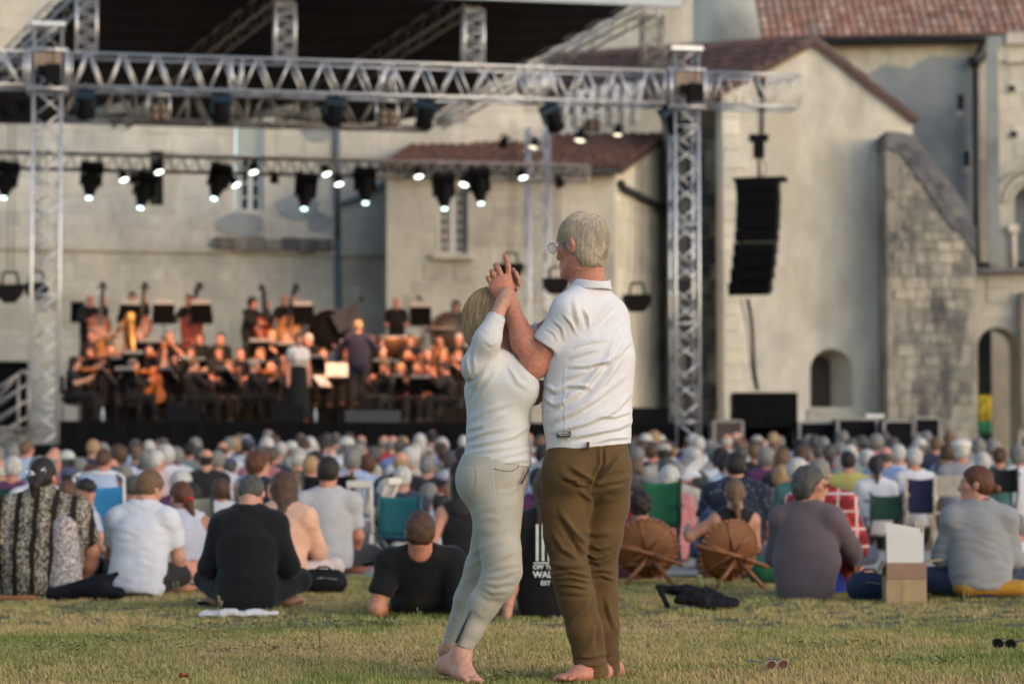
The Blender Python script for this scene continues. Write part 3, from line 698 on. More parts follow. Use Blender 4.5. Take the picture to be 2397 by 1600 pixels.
downpipe("blue grey downpipe running down the long building between its windows", [PM.at(*PM.uz(788, 180), -.12), PM.at(*PM.uz(789, 560), -.12), PM.at(*PM.uz(790, 1000), -.12)], .075, simple("pipe_blue_grey", (.10, .13, .16), .5, .2))
downpipe("slanting pipe from the lean-to eave to the blue downpipe", [PM.at(*PM.uz(905, 418), -.2), PM.at(*PM.uz(885, 440), -.15), PM.at(*PM.uz(800, 478), -.12)], .06, simple("pipe_grey", (.16, .18, .19), .5, .2), "pipe")
# --- lean-to house with tiled roof in the middle
PL = Plane(*P(905, 700, 57)[:2], D2(5)); lb = empty("building"); tag(lb, "lean-to stone house with brown tiled roof beside the stage", "building")
ue = PL.uz(1440, 700)[0]; zt = PL.uz(1150, 398)[1]; win = rect(PL, 1026, 440, 1096, 594)
outer = [(0, 0), (ue, 0), (ue, zt), (0, zt)]; wl = wall_poly("wall", PL, outer, [rp(win)], ST_BACK, lb); clad(wl, PL, outer, [rp(win)], ST_LEAN, (.5, 1.1), .36, .012, .007, zmin=2, seed=8, limit=200)
box_window(lb, PL, win, .2, 2, 7)
q = win; R5 = Matrix.Rotation(D2(5), 3, 'Z'); m = MB(); m.box(PL.at((q[0] + q[1]) / 2, q[2] - .07, -.04), (q[1] - q[0] + .3, .26, .13), R5); m.build("sill", ST_CREAMB, lb)
pend = P(1566, 700, 62.5); pst = PL.at(ue, 0); PE = Plane(pst.x, pst.y, math.atan2(pend.y - pst.y, pend.x - pst.x)); le = (Vector((pend.x, pend.y, 0)) - pst).length
zr = PE.uz(1562, 318)[1]; outer = [(0.003, 0), (le, 0), (le, zr), (0.003, zt + .05)]
wl = wall_poly("end_wall", PE, outer, [], ST_CREAM, lb, .5); clad(wl, PE, outer, [], ST_CREAMB, (.5, .9), .36, .018, .012, zmin=2, seed=9, limit=120)
e0, e1 = PL.at(-.25, zt - .02, -.45), PL.at(ue + .12, zt + .0, -.45); r1 = Vector((*PE.at(le, 0)[:2], zr + .05)); r0 = P(990, 322, 62.0)
roof(lb, e0, e1, r1, r0, T_DARK, .24, .45)
m = MB(); m.tube(e0 + Vector((0, -.05, -.06)), e1 + Vector((0, -.05, -.06)), .07); m.build("gutter", M_IRON, lb)
downpipe("dark pipe slanting down the pale end wall of the lean-to", [PE.at(.1, zt - .25, -.12), PE.at(*PE.uz(1432, 412), -.12) if False else PE.at(.25, zt - .35, -.14), PE.at(*PE.uz(1555, 495), -.14), PE.at(*PE.uz(1556, 1000), -.14)], .085, M_IRON)
# --- blackened pier
PB = Plane(*P(1566, 700, 60.5)[:2], D2(3)); pb = empty("stone_pier"); tag(pb, "tall blackened stone pier between the lean-to and the gabled house", "pier")
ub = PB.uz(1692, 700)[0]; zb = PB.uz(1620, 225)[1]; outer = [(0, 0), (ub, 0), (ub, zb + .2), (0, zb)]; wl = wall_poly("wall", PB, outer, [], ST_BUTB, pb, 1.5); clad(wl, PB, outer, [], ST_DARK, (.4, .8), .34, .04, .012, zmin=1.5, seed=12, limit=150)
# --- gabled house (chapel)
PG = Plane(*P(1690, 700, 58)[:2], D2(2)); gb = empty("building"); tag(gb, "cream plastered gabled house with an arched niche behind the hanging loudspeakers", "building")
g = dict(l=PG.uz(1691, 700)[0], r=PG.uz(2140, 700)[0]); ap = PG.uz(1907, 100); gl_ = PG.uz(1691, 212); gr = PG.uz(2140, 280); ni = rect(PG, 1897, 816, 1996, 953); A2 = arch(ni[0], ni[1], ni[2], ni[3], 16)
outer = [(g['l'], 0), (g['r'], 0), (g['r'], gr[1]), ap, (g['l'], gl_[1])]
wl = wall_poly("wall", PG, outer, [A2], ST_CREAM, gb, 1.1)
r = random.Random(5)
zc = 1.8
while zc < gl_[1] - .3:        # corner quoins
    h = r.uniform(.34, .46); ww = r.choice((.42, .62)); o = bpy.data.objects.new("stone", unit_block(ST_CREAMB)); o.location = PG.at(g['l'] + ww / 2, zc + h / 2, -.012); o.rotation_euler = (0, 0, D2(2)); o.scale = (ww - .02, .05, h - .02); link(o, wl); zc += h
m = MB(); dr = ni[0] + .64; m.prism([PG.at(ni[1] + .02, ni[2] - .02, .012), PG.at(dr, ni[2] - .02, .9), PG.at(ni[1] + .35, ni[2] - .02, .9)], (0, 0, ni[3] - ni[2] + .1)); m.build('splayed_jamb', ST_CREAMB, gb)
dn = (ni[0] + .03, ni[0] + (ni[1] - ni[0]) * .56); R2 = Matrix.Rotation(D2(2), 3, 'Z')
m = MB(); m.prism([PG.at(u, z, 1.0) for u, z in arch(ni[0] - .4, ni[1] + .3, ni[2] - .3, ni[3] + .3, 14)], PG.n * .1); m.build("niche_back", ST_CREAMB, gb)
m = MB(); m.prism([PG.at(u, z, .93) for u, z in arch(ni[0] + .05, ni[0] + .05 + .62, ni[2] + .02, ni[3] - .12, 12)], PG.n * .05); m.build("door", simple("brown_black_door", (.03, .021, .02), .7), gb)
m = MB(); m.box(PG.at((ni[0] + ni[1]) / 2, ni[2] - .28, -.02), (ni[1] - ni[0] + .1, .1, .52), R2); m.build("sill", ST_CREAMB, gb)
rr_ = P(1285, 132, 70); re_ = P(1285, 262, 66)
sw0 = PG.at(g['l'] + .1, 0, 4.0); m = MB(); m.prism([sw0, Vector((re_.x, re_.y, 0)), Vector((re_.x, re_.y + .5, 0)), sw0 + Vector((0, .5, 0))], (0, 0, gl_[1] - .35)); m.build('side_wall', ST_MAIN, gb)
gA = PG.at(*ap, -.15); gE = PG.at(g['l'] - .3, gl_[1] - .18, -.15)
roof(gb, gE, re_, rr_, gA + Vector((0, 0, .05)), T_DARK, .26, .5)
bR = Vector((gA.x + 1.5, gA.y + 12, gA.z)); roof(gb, PG.at(g['r'] + .12, gr[1] - .02, -.15), PG.at(g['r'] + .12, gr[1] - .02, 8), PG.at(ap[0], ap[1], 8), gA + Vector((0, 0, .05)), T_DARK, .26, .5)
m = MB(); m.prism([PG.at(g['l'] - .25, gl_[1] - .16, -.16), PG.at(*ap, -.16), PG.at(g['r'] + .15, gr[1] - .06, -.16), PG.at(g['r'] + .15, gr[1] + .01, -.16), PG.at(ap[0], ap[1] + .08, -.16), PG.at(g['l'] - .25, gl_[1] - .08, -.16)], PG.n * .10); m.build("verge", ST_SLATE, gb)
# --- buttress at its corner
PU = Plane(*P(2074, 700, 57.0)[:2], D2(2)); bb = empty("buttress"); tag(bb, "mottled stone buttress with a sloping dark slate top", "buttress")
outer = uzs(PU, [(2074, 340), (2130, 352), (2215, 500), (2262, 540), (2284, 600)]); outer = [(outer[0][0], 0), (outer[-1][0], 0)] + outer[::-1]
wl = wall_poly("wall", PU, outer, [], ST_BUTB, bb, 1.6); clad(wl, PU, outer, [], ST_BUT, (.28, .62), .27, .035, .010, zmin=1.2, seed=21, limit=290)
m = MB(); cp = uzs(PU, [(2073, 308), (2108, 310), (2140, 318), (2168, 356), (2200, 395), (2262, 482), (2284, 540), (2284, 600), (2262, 560), (2236, 530), (2190, 470), (2128, 366), (2073, 346)]); m.prism([PU.at(u, z, -.05) for u, z in cp], PU.n * 1.6); cpo = m.build("coping", ST_SLATE, bb)
rs_ = random.Random(4)
for i in range(22):     # slates on the slope
    f_ = (i // 2) / 11; e_ = f_ + rs_.uniform(.06, .12); T0, T1, B0_, B1_ = (Vector(q) for q in ((2142, 328), (2282, 545), (2096, 340), (2236, 545))); k0, k1 = (.02, .5) if i % 2 else (.53, 1.0); LL_ = lambda f, k: T0.lerp(T1, f).lerp(B0_.lerp(B1_, f), k); a0, a1, b0, b1 = LL_(f_, k0), LL_(e_, k0), LL_(f_, k1 - rs_.uniform(0, .08)), LL_(e_, k1)
    m = MB(); m.prism([PU.at(*PU.uz(*q), -.06 - .02 * rs_.random()) for q in (a0, a1, b1, b0)], PU.n * .06); m.build("slate", ST_SLATE, cpo)
# --- church nave
PN = Plane(*P(1900, 700, 67)[:2], D2(-6)); nb_ = empty("church"); tag(nb_, "church nave of pale ashlar under a broad red tiled roof", "church")
u0, u1 = PN.uz(1770, 500)[0], PN.uz(2318, 500)[0]; ze = PN.uz(2100, 98)[1]; outer = [(u0, 0), (u1, 0), (u1, ze), (u0, ze)]; wl = wall_poly("wall", PN, outer, [], ST_CHURCH, nb_, 1.0)
clad(wl, PN, outer, [], ST_CHURCH, (.5, 1.0), .40, .02, .012, zmin=6, seed=31, limit=200)
pt = uzs(PN, [(1960, 330), (1985, 250), (2030, 175), (2075, 150), (2130, 160), (2180, 130), (2280, 135), (2280, 660), (1960, 660)], -.05); m = MB(); m.prism([PN.at(u, z, -.05) for u, z in pt], PN.n * .04); m.build("render_patch", ST_GREY, nb_)
for x, y in ((2248, 240), (2263, 372)):
    q = PN.uz(x, y); m = MB(); m.box(PN.at(q[0], q[1], -.06), (.13, .05, .40), Matrix.Rotation(D2(-6), 3, 'Z')); m.build("putlog_hole", M_GLASSD, nb_); m = MB(); m.box(PN.at(q[0] - .03, q[1] - .33, -.06), (.22, .05, .14), Matrix.Rotation(D2(-6), 3, 'Z')); m.build("corbel", ST_CREAMB, nb_)
e0, e1 = PN.at(u0 + .2, ze + .05, -.5), PN.at(u1 + 6, ze + .05, -.5); roof(nb_, e0, e1, e1 + Vector((0, 3.2, 2.6)), e0 + Vector((0, 3.2, 2.6)), T_RED, .22, .40)
m = MB(); m.tube(e0 + Vector((0, -.06, -.08)), e1 + Vector((0, -.06, -.08)), .09); m.prism([e0 + Vector((0, .05, -.16)), e1 + Vector((0, .05, -.16)), e1 + Vector((0, .5, -.16)), e0 + Vector((0, .5, -.16))], (0, 0, .12)); m.build("gutter", M_IRON, nb_)
q0, q1 = PN.uz(2283, 150, -.3), PN.uz(2287, 640, -.3); m = MB(); m.path([PN.at(q1[0], 4.0, -.3), PN.at(q0[0], q0[1], -.3)], .09, 10); m.path([PN.at(q0[0], q0[1], -.3), PN.at(q0[0] + .1, q0[1] + .35, -.3), PN.at(*PN.uz(2300, 104, -.45), -.45)], .085); m.path([PN.at(q0[0], q0[1], -.3), PN.at(q0[0] + .30, q0[1] + .22, -.3), PN.at(*PN.uz(2320, 102, -.45), -.45)], .085); m.lathe(PN.at(q0[0], q0[1] - .1, -.3), [(.0, 0), (.12, 0), (.2, .22), (.2, .28), (0, .28)], 10)
tag(m.build("downpipe", M_IRON), "dark forked downpipe against the grey rendered church wall", "downpipe")
# round tower
m = MB(); tc = P(1722, 100, 72); tw_ = tc.x - P(1628, 100, 72).x; m.lathe((tc.x, tc.y + 1, 0), [(tw_, 0), (tw_, 20)], 40); tr = m.build("round_tower", ST_CREAM); tag(tr, "round pale stone tower rising behind the gabled house", "tower")
PT = Plane(*P(1240, 60, 78)[:2], D2(4)); m = MB(); m.box(PT.at(3.0, 9, 0), (7.5, .8, 22), Matrix.Rotation(D2(4), 3, 'Z')); tag(m.build("church_wall", ST_CREAM), "plain cream upper wall above the brown roof of the gabled house", "wall")
# --- west facade with blind arches, porch with an arch
PF = Plane(*P(2318, 500, 63)[:2], D2(-8)); fb = empty("church_facade"); tag(fb, "carved church facade with blind arch and pilaster at the edge of the picture", "church")
u1 = PF.uz(2600, 500)[0]; zf = PF.uz(2380, 84)[1]; outer = [(0, 0), (u1, 0), (u1, zf), (0, zf)]; c0 = PF.uz(2410, 470); R_a = PF.uz(2352, 470)[0] - c0[0]; R_a = abs(R_a)
hole = [(c0[0] - R_a * .62, PF.uz(2400, 632)[1]), (c0[0] + R_a * .62, PF.uz(2400, 632)[1])] + [(c0[0] + R_a * .62 * math.cos(t), c0[1] + R_a * .62 * math.sin(t)) for t in np.linspace(0, math.pi, 12)]
wl = wall_poly("wall", PF, outer, [hole], ST_CHURCH, fb, .8); clad(wl, PF, outer, [hole, [(c0[0] - R_a * 1.2, 0), (c0[0] + R_a * 1.2, 0), (c0[0] + R_a * 1.2, c0[1] + R_a * 1.3), (c0[0] - R_a * 1.2, c0[1] + R_a * 1.3)]], ST_CREAMB, (.5, .9), .40, .03, .012, zmin=6, seed=41, limit=120)
RF = Matrix.Rotation(D2(-8), 3, 'Z')
for k, rad, mt, pr in ((0, 1.15, ST_CHURCH, .16), (1, .9, ST_CREAMB, .10), (2, .72, ST_CHURCH, .06)):
    n = 16
    for i in range(n):
        t0, t1 = math.pi * i / n + .01, math.pi * (i + 1) / n - .01; r0_, r1_ = R_a * rad, R_a * (rad + (.22 if k == 0 else .16)); m = MB()
        m.prism([PF.at(c0[0] + r_ * math.cos(t), c0[1] + r_ * math.sin(t), -pr) for r_, t in ((r0_, t0), (r0_, t1), (r1_, t1), (r1_, t0))], PF.n * (pr + .02)); m.build("voussoir", mt, fb)
m = MB(); m.box(PF.at(c0[0], c0[1] - .5, .7), (R_a * 1.6, .1, 5), RF); m.build("blind_panel", ST_GREY, fb)
q = rect(PF, 2314, 90, 2334, 620); m = MB(); m.box(PF.at((q[0] + q[1]) / 2, (q[2] + q[3]) / 2, -.1), (q[1] - q[0], .25, q[3] - q[2]), RF); m.build("pilaster", ST_GREY, fb)
for yy, hh in ((143, .12), (92, .3)): z = PF.uz(2380, yy)[1]; m = MB(); m.box(PF.at(u1 / 2 + .22, z, -.08), (u1 - .5, .2, hh), RF); m.build("cornice", ST_CREAMB, fb)
m = MB(); q = rect(PF, 2366, 545, 2378, 634); m.tube(PF.at((q[0] + q[1]) / 2, q[2], -.12), PF.at((q[0] + q[1]) / 2, q[3], -.12), .08, n=12); m.box(PF.at((q[0] + q[1]) / 2, q[3] + .1, -.12), (.26, .26, .2), RF); m.build("colonnette", ST_CREAMB, fb)
for x, y in ((2369, 208), (2374, 315)): q = PF.uz(x, y); m = MB(); m.box(PF.at(q[0], q[1], -.03), (.14, .12, .16), RF); m.build("putlog_hole", M_GLASSD, fb)
PP = Plane(*P(2282, 700, 59.5)[:2], D2(-4)); pp = empty("porch"); tag(pp, "low stone porch with a tall archway under the church facade", "porch")
u1 = PP.uz(2600, 700)[0]; zp = PP.uz(2340, 640)[1]; ao = rect(PP, 2291, 765, 2382, 1100); ah = arch(ao[0], ao[1], -.5, ao[3], 16); outer = [(0, -.5), (ao[0], -.5)] + [(ao[0], ao[3] - (ao[1] - ao[0]) / 2)] + ah[::-1][1:-2][::1] + [(ao[1], -.5), (u1, -.5), (u1, zp), (0, zp)]
hole = arch(ao[0], ao[1], .0, ao[3], 16); outer = [(0, -.3), (u1, -.3), (u1, zp), (0, zp)]
wl = wall_poly("wall", PP, outer, [hole], ST_CHURCH, pp, 1.6); clad(wl, PP, outer, [hole], ST_CREAMB, (.4, .8), .36, .03, .012, zmin=1, seed=51, limit=120)
RP = Matrix.Rotation(D2(-4), 3, 'Z'); m = MB(); m.box(PP.at(u1 / 2, zp + .06, -.06), (u1 + .2, .5, .12), RP); m.build("cornice", ST_SLATE, pp)
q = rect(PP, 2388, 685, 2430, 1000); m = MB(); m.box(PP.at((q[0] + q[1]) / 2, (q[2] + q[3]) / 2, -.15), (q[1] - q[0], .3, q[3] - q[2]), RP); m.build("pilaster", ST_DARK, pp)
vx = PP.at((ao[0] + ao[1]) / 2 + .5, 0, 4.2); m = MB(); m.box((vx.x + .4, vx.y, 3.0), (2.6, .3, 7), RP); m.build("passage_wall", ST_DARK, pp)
# plant seen through the archway, banner beside it
def leafy(name, c, rad, n, mat, label, cat, parent=None, size=.12, seed=0):
    r = np.random.default_rng(seed); d = r.normal(size=(n, 3)); d /= np.linalg.norm(d, axis=1, keepdims=True); p = A(c) + d * A(rad) * (r.random((n, 1)) ** .4); a = r.normal(size=(n, 3)); a /= np.linalg.norm(a, axis=1, keepdims=True); b = np.cross(a, d); b /= (np.linalg.norm(b, axis=1, keepdims=True) + 1e-6)
    s = size * r.uniform(.6, 1.2, (n, 1)); V = np.stack([p - a * s, p + b * s * .5, p + a * s, p - b * s * .5], 1).reshape(-1, 3); return mobj(name, np_mesh(name, V, np.arange(4 * n).reshape(n, 4), mat, False), parent)
M_LEAF = simple("leaf_green", (.055, .085, .02), .6, 0, .4, 3)
tp = P(2300, 880, 65); tr = empty("shrub"); tr.location = (0, 0, 0); tag(tr, "green shrub glimpsed through the porch archway", "shrub")
leafy("foliage", (tp.x - .1, tp.y, 3.2), (.8, .6, 1.6), 900, M_LEAF, "", "", tr, .14, 3); m = MB(); m.tube((tp.x - .1, tp.y, 0), (tp.x - .05, tp.y, 3), .07, .03); m.build("stem", simple("bark", (.06, .045, .03)), tr)
fl = empty("banner"); tag(fl, "tall yellow and green banner standing in the porch archway", "banner")
bp = P(2303, 960, 58.2)
def banner_part(name, y0, y1, col, bx):
    m = MB(); n = 8
    vs = [(bp.x - .17 + .34 * i / n, bp.y + .04 * math.sin(i * 1.6 + bx), z) for z in (P(2303, y0, 58.2).z, P(2303, y1, 58.2).z) for i in range(n + 1)]
    m._add(vs, [(i, i + 1, n + 2 + i, n + 1 + i) for i in range(n)], True); o = m.build(name, cloth("banner_" + name, col, .2), fl); o.modifiers.new("s", 'SOLIDIFY').thickness = .008
banner_part("yellow_panel", 925, 985, (.50, .36, .02), 0); banner_part("green_panel", 985, 1015, (.02, .16, .07), 0)
m = MB(); m.tube((bp.x - .19, bp.y + .02, ground_z(58)), (bp.x - .19, bp.y + .02, P(2303, 915, 58.2).z), .018); m.build("pole", M_BLACK, fl)
for i, (px, py) in enumerate(((2297, 950), (2304, 938), (2306, 968))):
    m = MB(); a = P(px, py, 58.1); m.box(a, (.05, .004, .12), Matrix.Rotation(.3 * i, 3, 'Y')); m.build("printed_mark", simple("banner_green_mark", (.03, .10, .03)), fl)
# ------------------------------------------------------------------ stage: deck, risers, towers, trusses, roof
SA = math.radians(10.3); SO = Vector((P(105, 800, 44).x, 44, 0)); SU = Vector((math.cos(SA), math.sin(SA), 0)); SV = Vector((-math.sin(SA), math.cos(SA), 0))
PS = Plane(SO.x, SO.y, SA)
def st(u, v, z): return SO + SU * u + SV * v + Vector((0, 0, z))
def SP(px, py, v): return PS.hit(px, py, v)
def su(px, py, v): return PS.uz(px, py, v)
RS = Matrix.Rotation(SA, 3, 'Z'); DECK = 1.85
URT = su(1602, 600, 0)[0]
def sbox(name, u0, u1, v0, v1, z0, z1, mat, parent=None):
    m = MB(); m.box(st((u0 + u1) / 2, (v0 + v1) / 2, (z0 + z1) / 2), (u1 - u0, v1 - v0, z1 - z0), RS); return m.build(name, mat, parent)
stg = empty("stage"); tag(stg, "long black concert stage with stepped risers and a draped front", "stage")
M_DECK = simple("stage_floor", (.007, .0068, .0068), .7, 0, .4, 4, 0, .06)
uS0, uS1 = su(138, 1000, -.2)[0], URT - .1
sbox("deck", uS0, uS1, -.2, 11, DECK - .12, DECK, M_DECK, stg)
for k, (v0, z) in enumerate(((2.6, .35), (4.4, .75), (6.2, 1.2))): sbox("riser", uS0 + .4, su(1230, 900, v0)[0], v0, 10.8, DECK, DECK + z, M_DECK, stg)
def drape(name, a, b, z0, z1, parent, n=90, amp=.035):
    a, b = Vector(a), Vector(b); d = (b - a).normalized(); q = Vector((-d.y, d.x, 0)); vs = []
    for z in (z0, z1):
        for i in range(n + 1): p = a.lerp(b, i / n) + q * amp * math.sin(i * 1.9) * math.sin(i * .37 + 1); vs.append((p.x, p.y, z))
    m = MB(); m._add(vs, [(i, i + 1, n + 2 + i, n + 1 + i) for i in range(n)], True); return m.build(name, M_BLACKF, parent)
drape("drape", st(uS0, -.24, 0), st(uS1, -.24, 0), .2, DECK - .01, stg); drape("drape", st(uS0 - .02, -.2, 0), st(uS0 - .02, 9, 0), .2, DECK - .01, stg, 50)
sbox("tower_skirt", su(60, 1040, .2)[0], su(190, 1040, .2)[0], -.5, .8, .2, 1.42, M_BLACKF, stg)
sbox("wing", uS1 + .02, su(1960, 1000, 1)[0], .2, 3.0, .3, DECK - .05, M_BLACKF, stg)
# box truss: four chords, and braces that are pieces of their own
def rod(a, b, r, n=8): m = MB(); m.tube(a, b, r, n=n); return m
def truss(name, label, a, b, wv, hv, nb, rch=.025, rbr=.014, parts=True, ends=True, mat=None, posts=(), group=None):
    """a-b the lower front chord; wv, hv depth and height vectors; nb bays with zig-zag braces"""
    mat = mat or M_ALU; a, b, wv, hv = Vector(a), Vector(b), Vector(wv), Vector(hv); t = empty(name); tag(t, label, "truss", group)
    cr = [(a, b), (a + hv, b + hv), (a + wv, b + wv), (a + wv + hv, b + wv + hv)]
    for p, q in cr: rod(p, q, rch, 10).build("chord", mat, t)
    segs = []
    for off, (lo, hi) in ((0, (Vector(), hv)), (1, (wv, wv + hv)), (2, (Vector(), wv)), (3, (hv, hv + wv))):
        for i in range(nb):
            f0, f1, fm = i / nb, (i + 1) / nb, (i + .5) / nb
            if off < 2: segs += [(a.lerp(b, f0 + .06 / nb) + lo, a.lerp(b, fm - .04 / nb) + hi), (a.lerp(b, fm + .04 / nb) + hi, a.lerp(b, f1 - .06 / nb) + lo)]
            elif parts is not True or off == 2: segs += [(a.lerp(b, f0) + (lo if i % 2 else hi), a.lerp(b, f1) + (hi if i % 2 else lo))]
    for f in posts:
        for o in (Vector(), wv): segs.append((a.lerp(b, f) + o, a.lerp(b, f) + o + hv))
    if ends:
        for f in (0, 1):
            q = a.lerp(b, f); segs += [(q, q + hv), (q + wv, q + wv + hv), (q, q + wv), (q + hv, q + hv + wv)]
    if parts:
        for p, q in segs: rod(p, q, rbr).build("brace", mat, t)
    else:
        m = MB()
        for p, q in segs: m.tube(p, q, rbr, n=6, cap=False)
        tag(m.build("brace", mat, t), kind='stuff')
    return t
zt_, zb_ = 8.56, 7.95; W6 = SV * .62; H6 = Vector((0, 0, zt_ - zb_))
ul = -1.35; um_ = su(1862, 250, 0)[0]
truss("lighting_truss", "heavy aluminium box truss crossing the front of the stage roof", st(.42, -.31, zb_), st(URT - .45, -.31, zb_), W6, H6, 18, .030, .022, True, True, None, (.262, .279, .516, .533, .77, .787))
truss("lighting_truss", "short truss end running out of frame beyond the tower with stairs", st(-3.2, -.31, zb_), st(-.42, -.31, zb_), W6, H6, 3, .030, .024, True)
truss("lighting_truss", "thin truss end sticking out beyond the tower to carry the loudspeakers", st(URT + .42, -.31, zb_), st(um_, -.31, zb_), W6, H6, 3, .026, .014, True)
# second heavy truss behind; its warm light is put into a duller, browner metal
truss("lighting_truss", "brownish truss behind the front truss under the roof", st(.2, 3.5, 7.93), st(su(1010, 270, 3.5)[0], 3.5, 7.93), W6, H6, 10, .035, .024, True, True, M_ALUD, [i / 10 for i in (2, 2.4, 3.4, 4.6, 5.0)])
# thin lighting bar near the back
zl = su(300, 398, 7.5)[1]
truss("lighting_truss", "slim dark truss over the orchestra carrying the lit lamps", st(-1.2, 7.5, zl), st(su(1380, 395, 7.5)[0], 7.5, zl), SV * .29, (0, 0, .34), 44, .025, .014, False, True, M_ALUD)
def tower(name, label, u, v, wd, z0, z1, nb, parts, mat=None):
    mat = mat or M_ALU; t = empty(name); tag(t, label, "truss tower", "towers carrying the stage roof"); h = wd / 2; cs = [(-h, -h), (h, -h), (h, h), (-h, h)]
    for a, b in cs: rod(st(u + a, v + b, z0), st(u + a, v + b, z1), .030, 10).build("chord", mat, t)
    segs = []
    for fi in range(4):
        a, b = cs[fi], cs[(fi + 1) % 4]
        for i in range(nb):
            q0, q1 = z0 + (z1 - z0) * i / nb, z0 + (z1 - z0) * (i + 1) / nb; p0, p1 = (a, b) if (i + fi) % 2 else (b, a)
            segs.append((st(u + p0[0], v + p0[1], q0), st(u + p1[0], v + p1[1], q1)))
            if i % 5 == 0: segs.append((st(u + a[0], v + a[1], q0), st(u + b[0], v + b[1], q0)))
    if parts:
        for p, q in segs: rod(p, q, .017).build("brace", mat, t)
    else:
        m = MB()
        for p, q in segs: m.tube(p, q, .014, n=6, cap=False)
        tag(m.build("brace", mat, t), kind='stuff')
    return t
t1 = tower("truss_tower", "aluminium lattice tower beside the stage stairs", 0, 0, .5, .0, P(110, 58, 44).z, 22, True)
t2 = tower("truss_tower", "aluminium lattice tower between the blackened pier and the pale end wall", URT, 0, .46, .0, P(1602, 118, 46.2).z, 24, True)
t3 = tower("truss_tower", "rear lattice tower seen behind the raised joined hands", su(1258, 600, 8)[0], 8, .44, .3, su(1258, 300, 8)[1], 26, False, M_ALU)
def sleeve(t, u, v, wd):
    m = MB()
    for z in (zb_ - .06, zt_ + .04):
        for a, b in (((-wd, -wd), (wd, -wd)), ((wd, -wd), (wd, wd)), ((wd, wd), (-wd, wd)), ((-wd, wd), (-wd, -wd))): m.tube(st(u + a[0], v + a[1], z), st(u + b[0], v + b[1], z), .035)
    for a, b in ((-wd, -wd), (wd, -wd), (wd, wd), (-wd, wd)): m.tube(st(u + a, v + b, zb_ - .06), st(u + a, v + b, zt_ + .04), .035)
    m.build("sleeve_block", M_ALU, t); m = MB(); m.box(st(u, v - .33, (zb_ + zt_) / 2 + .12), (.5, .02, .34), RS); m.build("sleeve_plate", simple("plate_brown", (.22, .16, .12), .6), t)
    m = MB(); m.box(st(u + .1, v - .47, (zb_ + zt_) / 2 - .12), (.28, .22, .34), RS); m.tube(st(u + .1, v - .47, zb_ + .3), st(u + .1, v - .47, zt_ + .3), .012); m.box(st(u - .1, v - .44, (zb_ + zt_) / 2 - .06), (.16, .14, .18), RS); m.build("chain_motor", M_BLACK, t)
    m = MB()
    for z in (P(110, 62, 44).z if u < 1 else P(1602, 120, 46.2).z,): m.box(st(u, v, z), (.62, .62, .07), RS)
    m.build("top_plate", M_ALU, t)
sleeve(t1, 0, 0, .34); sleeve(t2, URT, 0, .33)
# roof: rafters, struts, black membrane with a pale front edge
RT = []
rf = empty("stage_roof"); tag(rf, "sagging black fabric roof over the stage with a pale front edge", "canopy")
for i, (px, ptop, pb) in enumerate(((201, -10, 118), (665, 8, 132), (1106, 20, 146), (1525, 38, 158))):
    u = su(px, 100, 0)[0]; ztop = 9.62; a = st(u - .17, -.17, zt_ + .03); h = ztop - zt_
    tag(truss("roof_strut", ["upright strut by the tower with stairs holding the roof", "second upright strut of the roof counted from the stairs", "third upright strut of the roof counted from the stairs", "upright strut in front of the gabled house roof"][i], a, a + Vector((0, 0, h)), SV * .34, SU * .36, 4, .03, .012, False, True, M_ALU if i < 3 else M_ALUD, (), "struts between truss and roof"), cat="strut")
    f = st(u, 0, ztop + .1); bk = P(1020 - (1525 - px) * .86, 300, 53); RT.append((f, bk)); d = (bk - f).normalized(); sd_ = d.cross(Vector((0, 0, 1))).normalized() * .34
    tag(truss("rafter", ["outermost rafter over the tower with stairs", "second rafter under the black roof from the stairs", "third rafter under the black roof from the stairs", "rafter along the roof edge against the gabled house"][i], f - sd_ / 2, bk - sd_ / 2, sd_, (0, 0, .34), 14, .026, .010, False, True, M_ALUD if i in (1, 2) else M_ALU, (), "roof rafters"), cat="rafter")
mm_, tt_, bb_ = newmat("black_membrane"); nz = noise(tt_, 3.2, 4, .5, 'Object', (.35, 6, 1)); rp_ = ramp(tt_, nz.outputs[0], [(.35, (.010, .009, .009)), (.52, (.022, .017, .017)), (.7, (.012, .011, .011))]); tt_.links.new(rp_.outputs[0], bb_.inputs["Base Color"]); bb_.inputs["Roughness"].default_value = .75; bb_.inputs["Specular IOR Level"].default_value = .2
rows = []; nr_, nc_ = 34, 45
ext0 = RT[0][0] + (RT[0][0] - RT[1][0]) * .03; f0, f1 = RT[0][0], RT[3][0]; b0, b1 = RT[0][1], RT[3][1]; V = []
for j in range(nr_ + 1):
    v = -.035 + 1.085 * j / nr_
    for i in range(nc_ + 1):
        s_ = i / nc_; p = f0.lerp(f1, s_).lerp(b0.lerp(b1, s_), v) + Vector((0, 0, .36 - .16 * abs(math.sin(s_ * 3 * math.pi)) + .03 * math.sin(j * 1.9))); V.append(p)
Q = np.array([(j * (nc_ + 1) + i, j * (nc_ + 1) + i + 1, (j + 1) * (nc_ + 1) + i + 1, (j + 1) * (nc_ + 1) + i) for j in range(nr_) for i in range(nc_)], np.int32)
o = mobj("membrane", np_mesh("membrane", np.array([tuple(p) for p in V]), Q, mm_), rf); o.modifiers.new("s", 'SOLIDIFY').thickness = .02
fa, fb_ = f0.lerp(b0, -.04), f1.lerp(b1, -.04); m = MB(); up_ = Vector((0, 0, 1)); ex = (fb_ - fa) * .035
m.prism([fa + up_ * .02, fb_ + ex + up_ * .02, fb_ + ex + up_ * .36, fa + up_ * .36], -SV * .10); m.build("front_edge", simple("pale_edge_fabric", (.42, .46, .49), .6), rf)
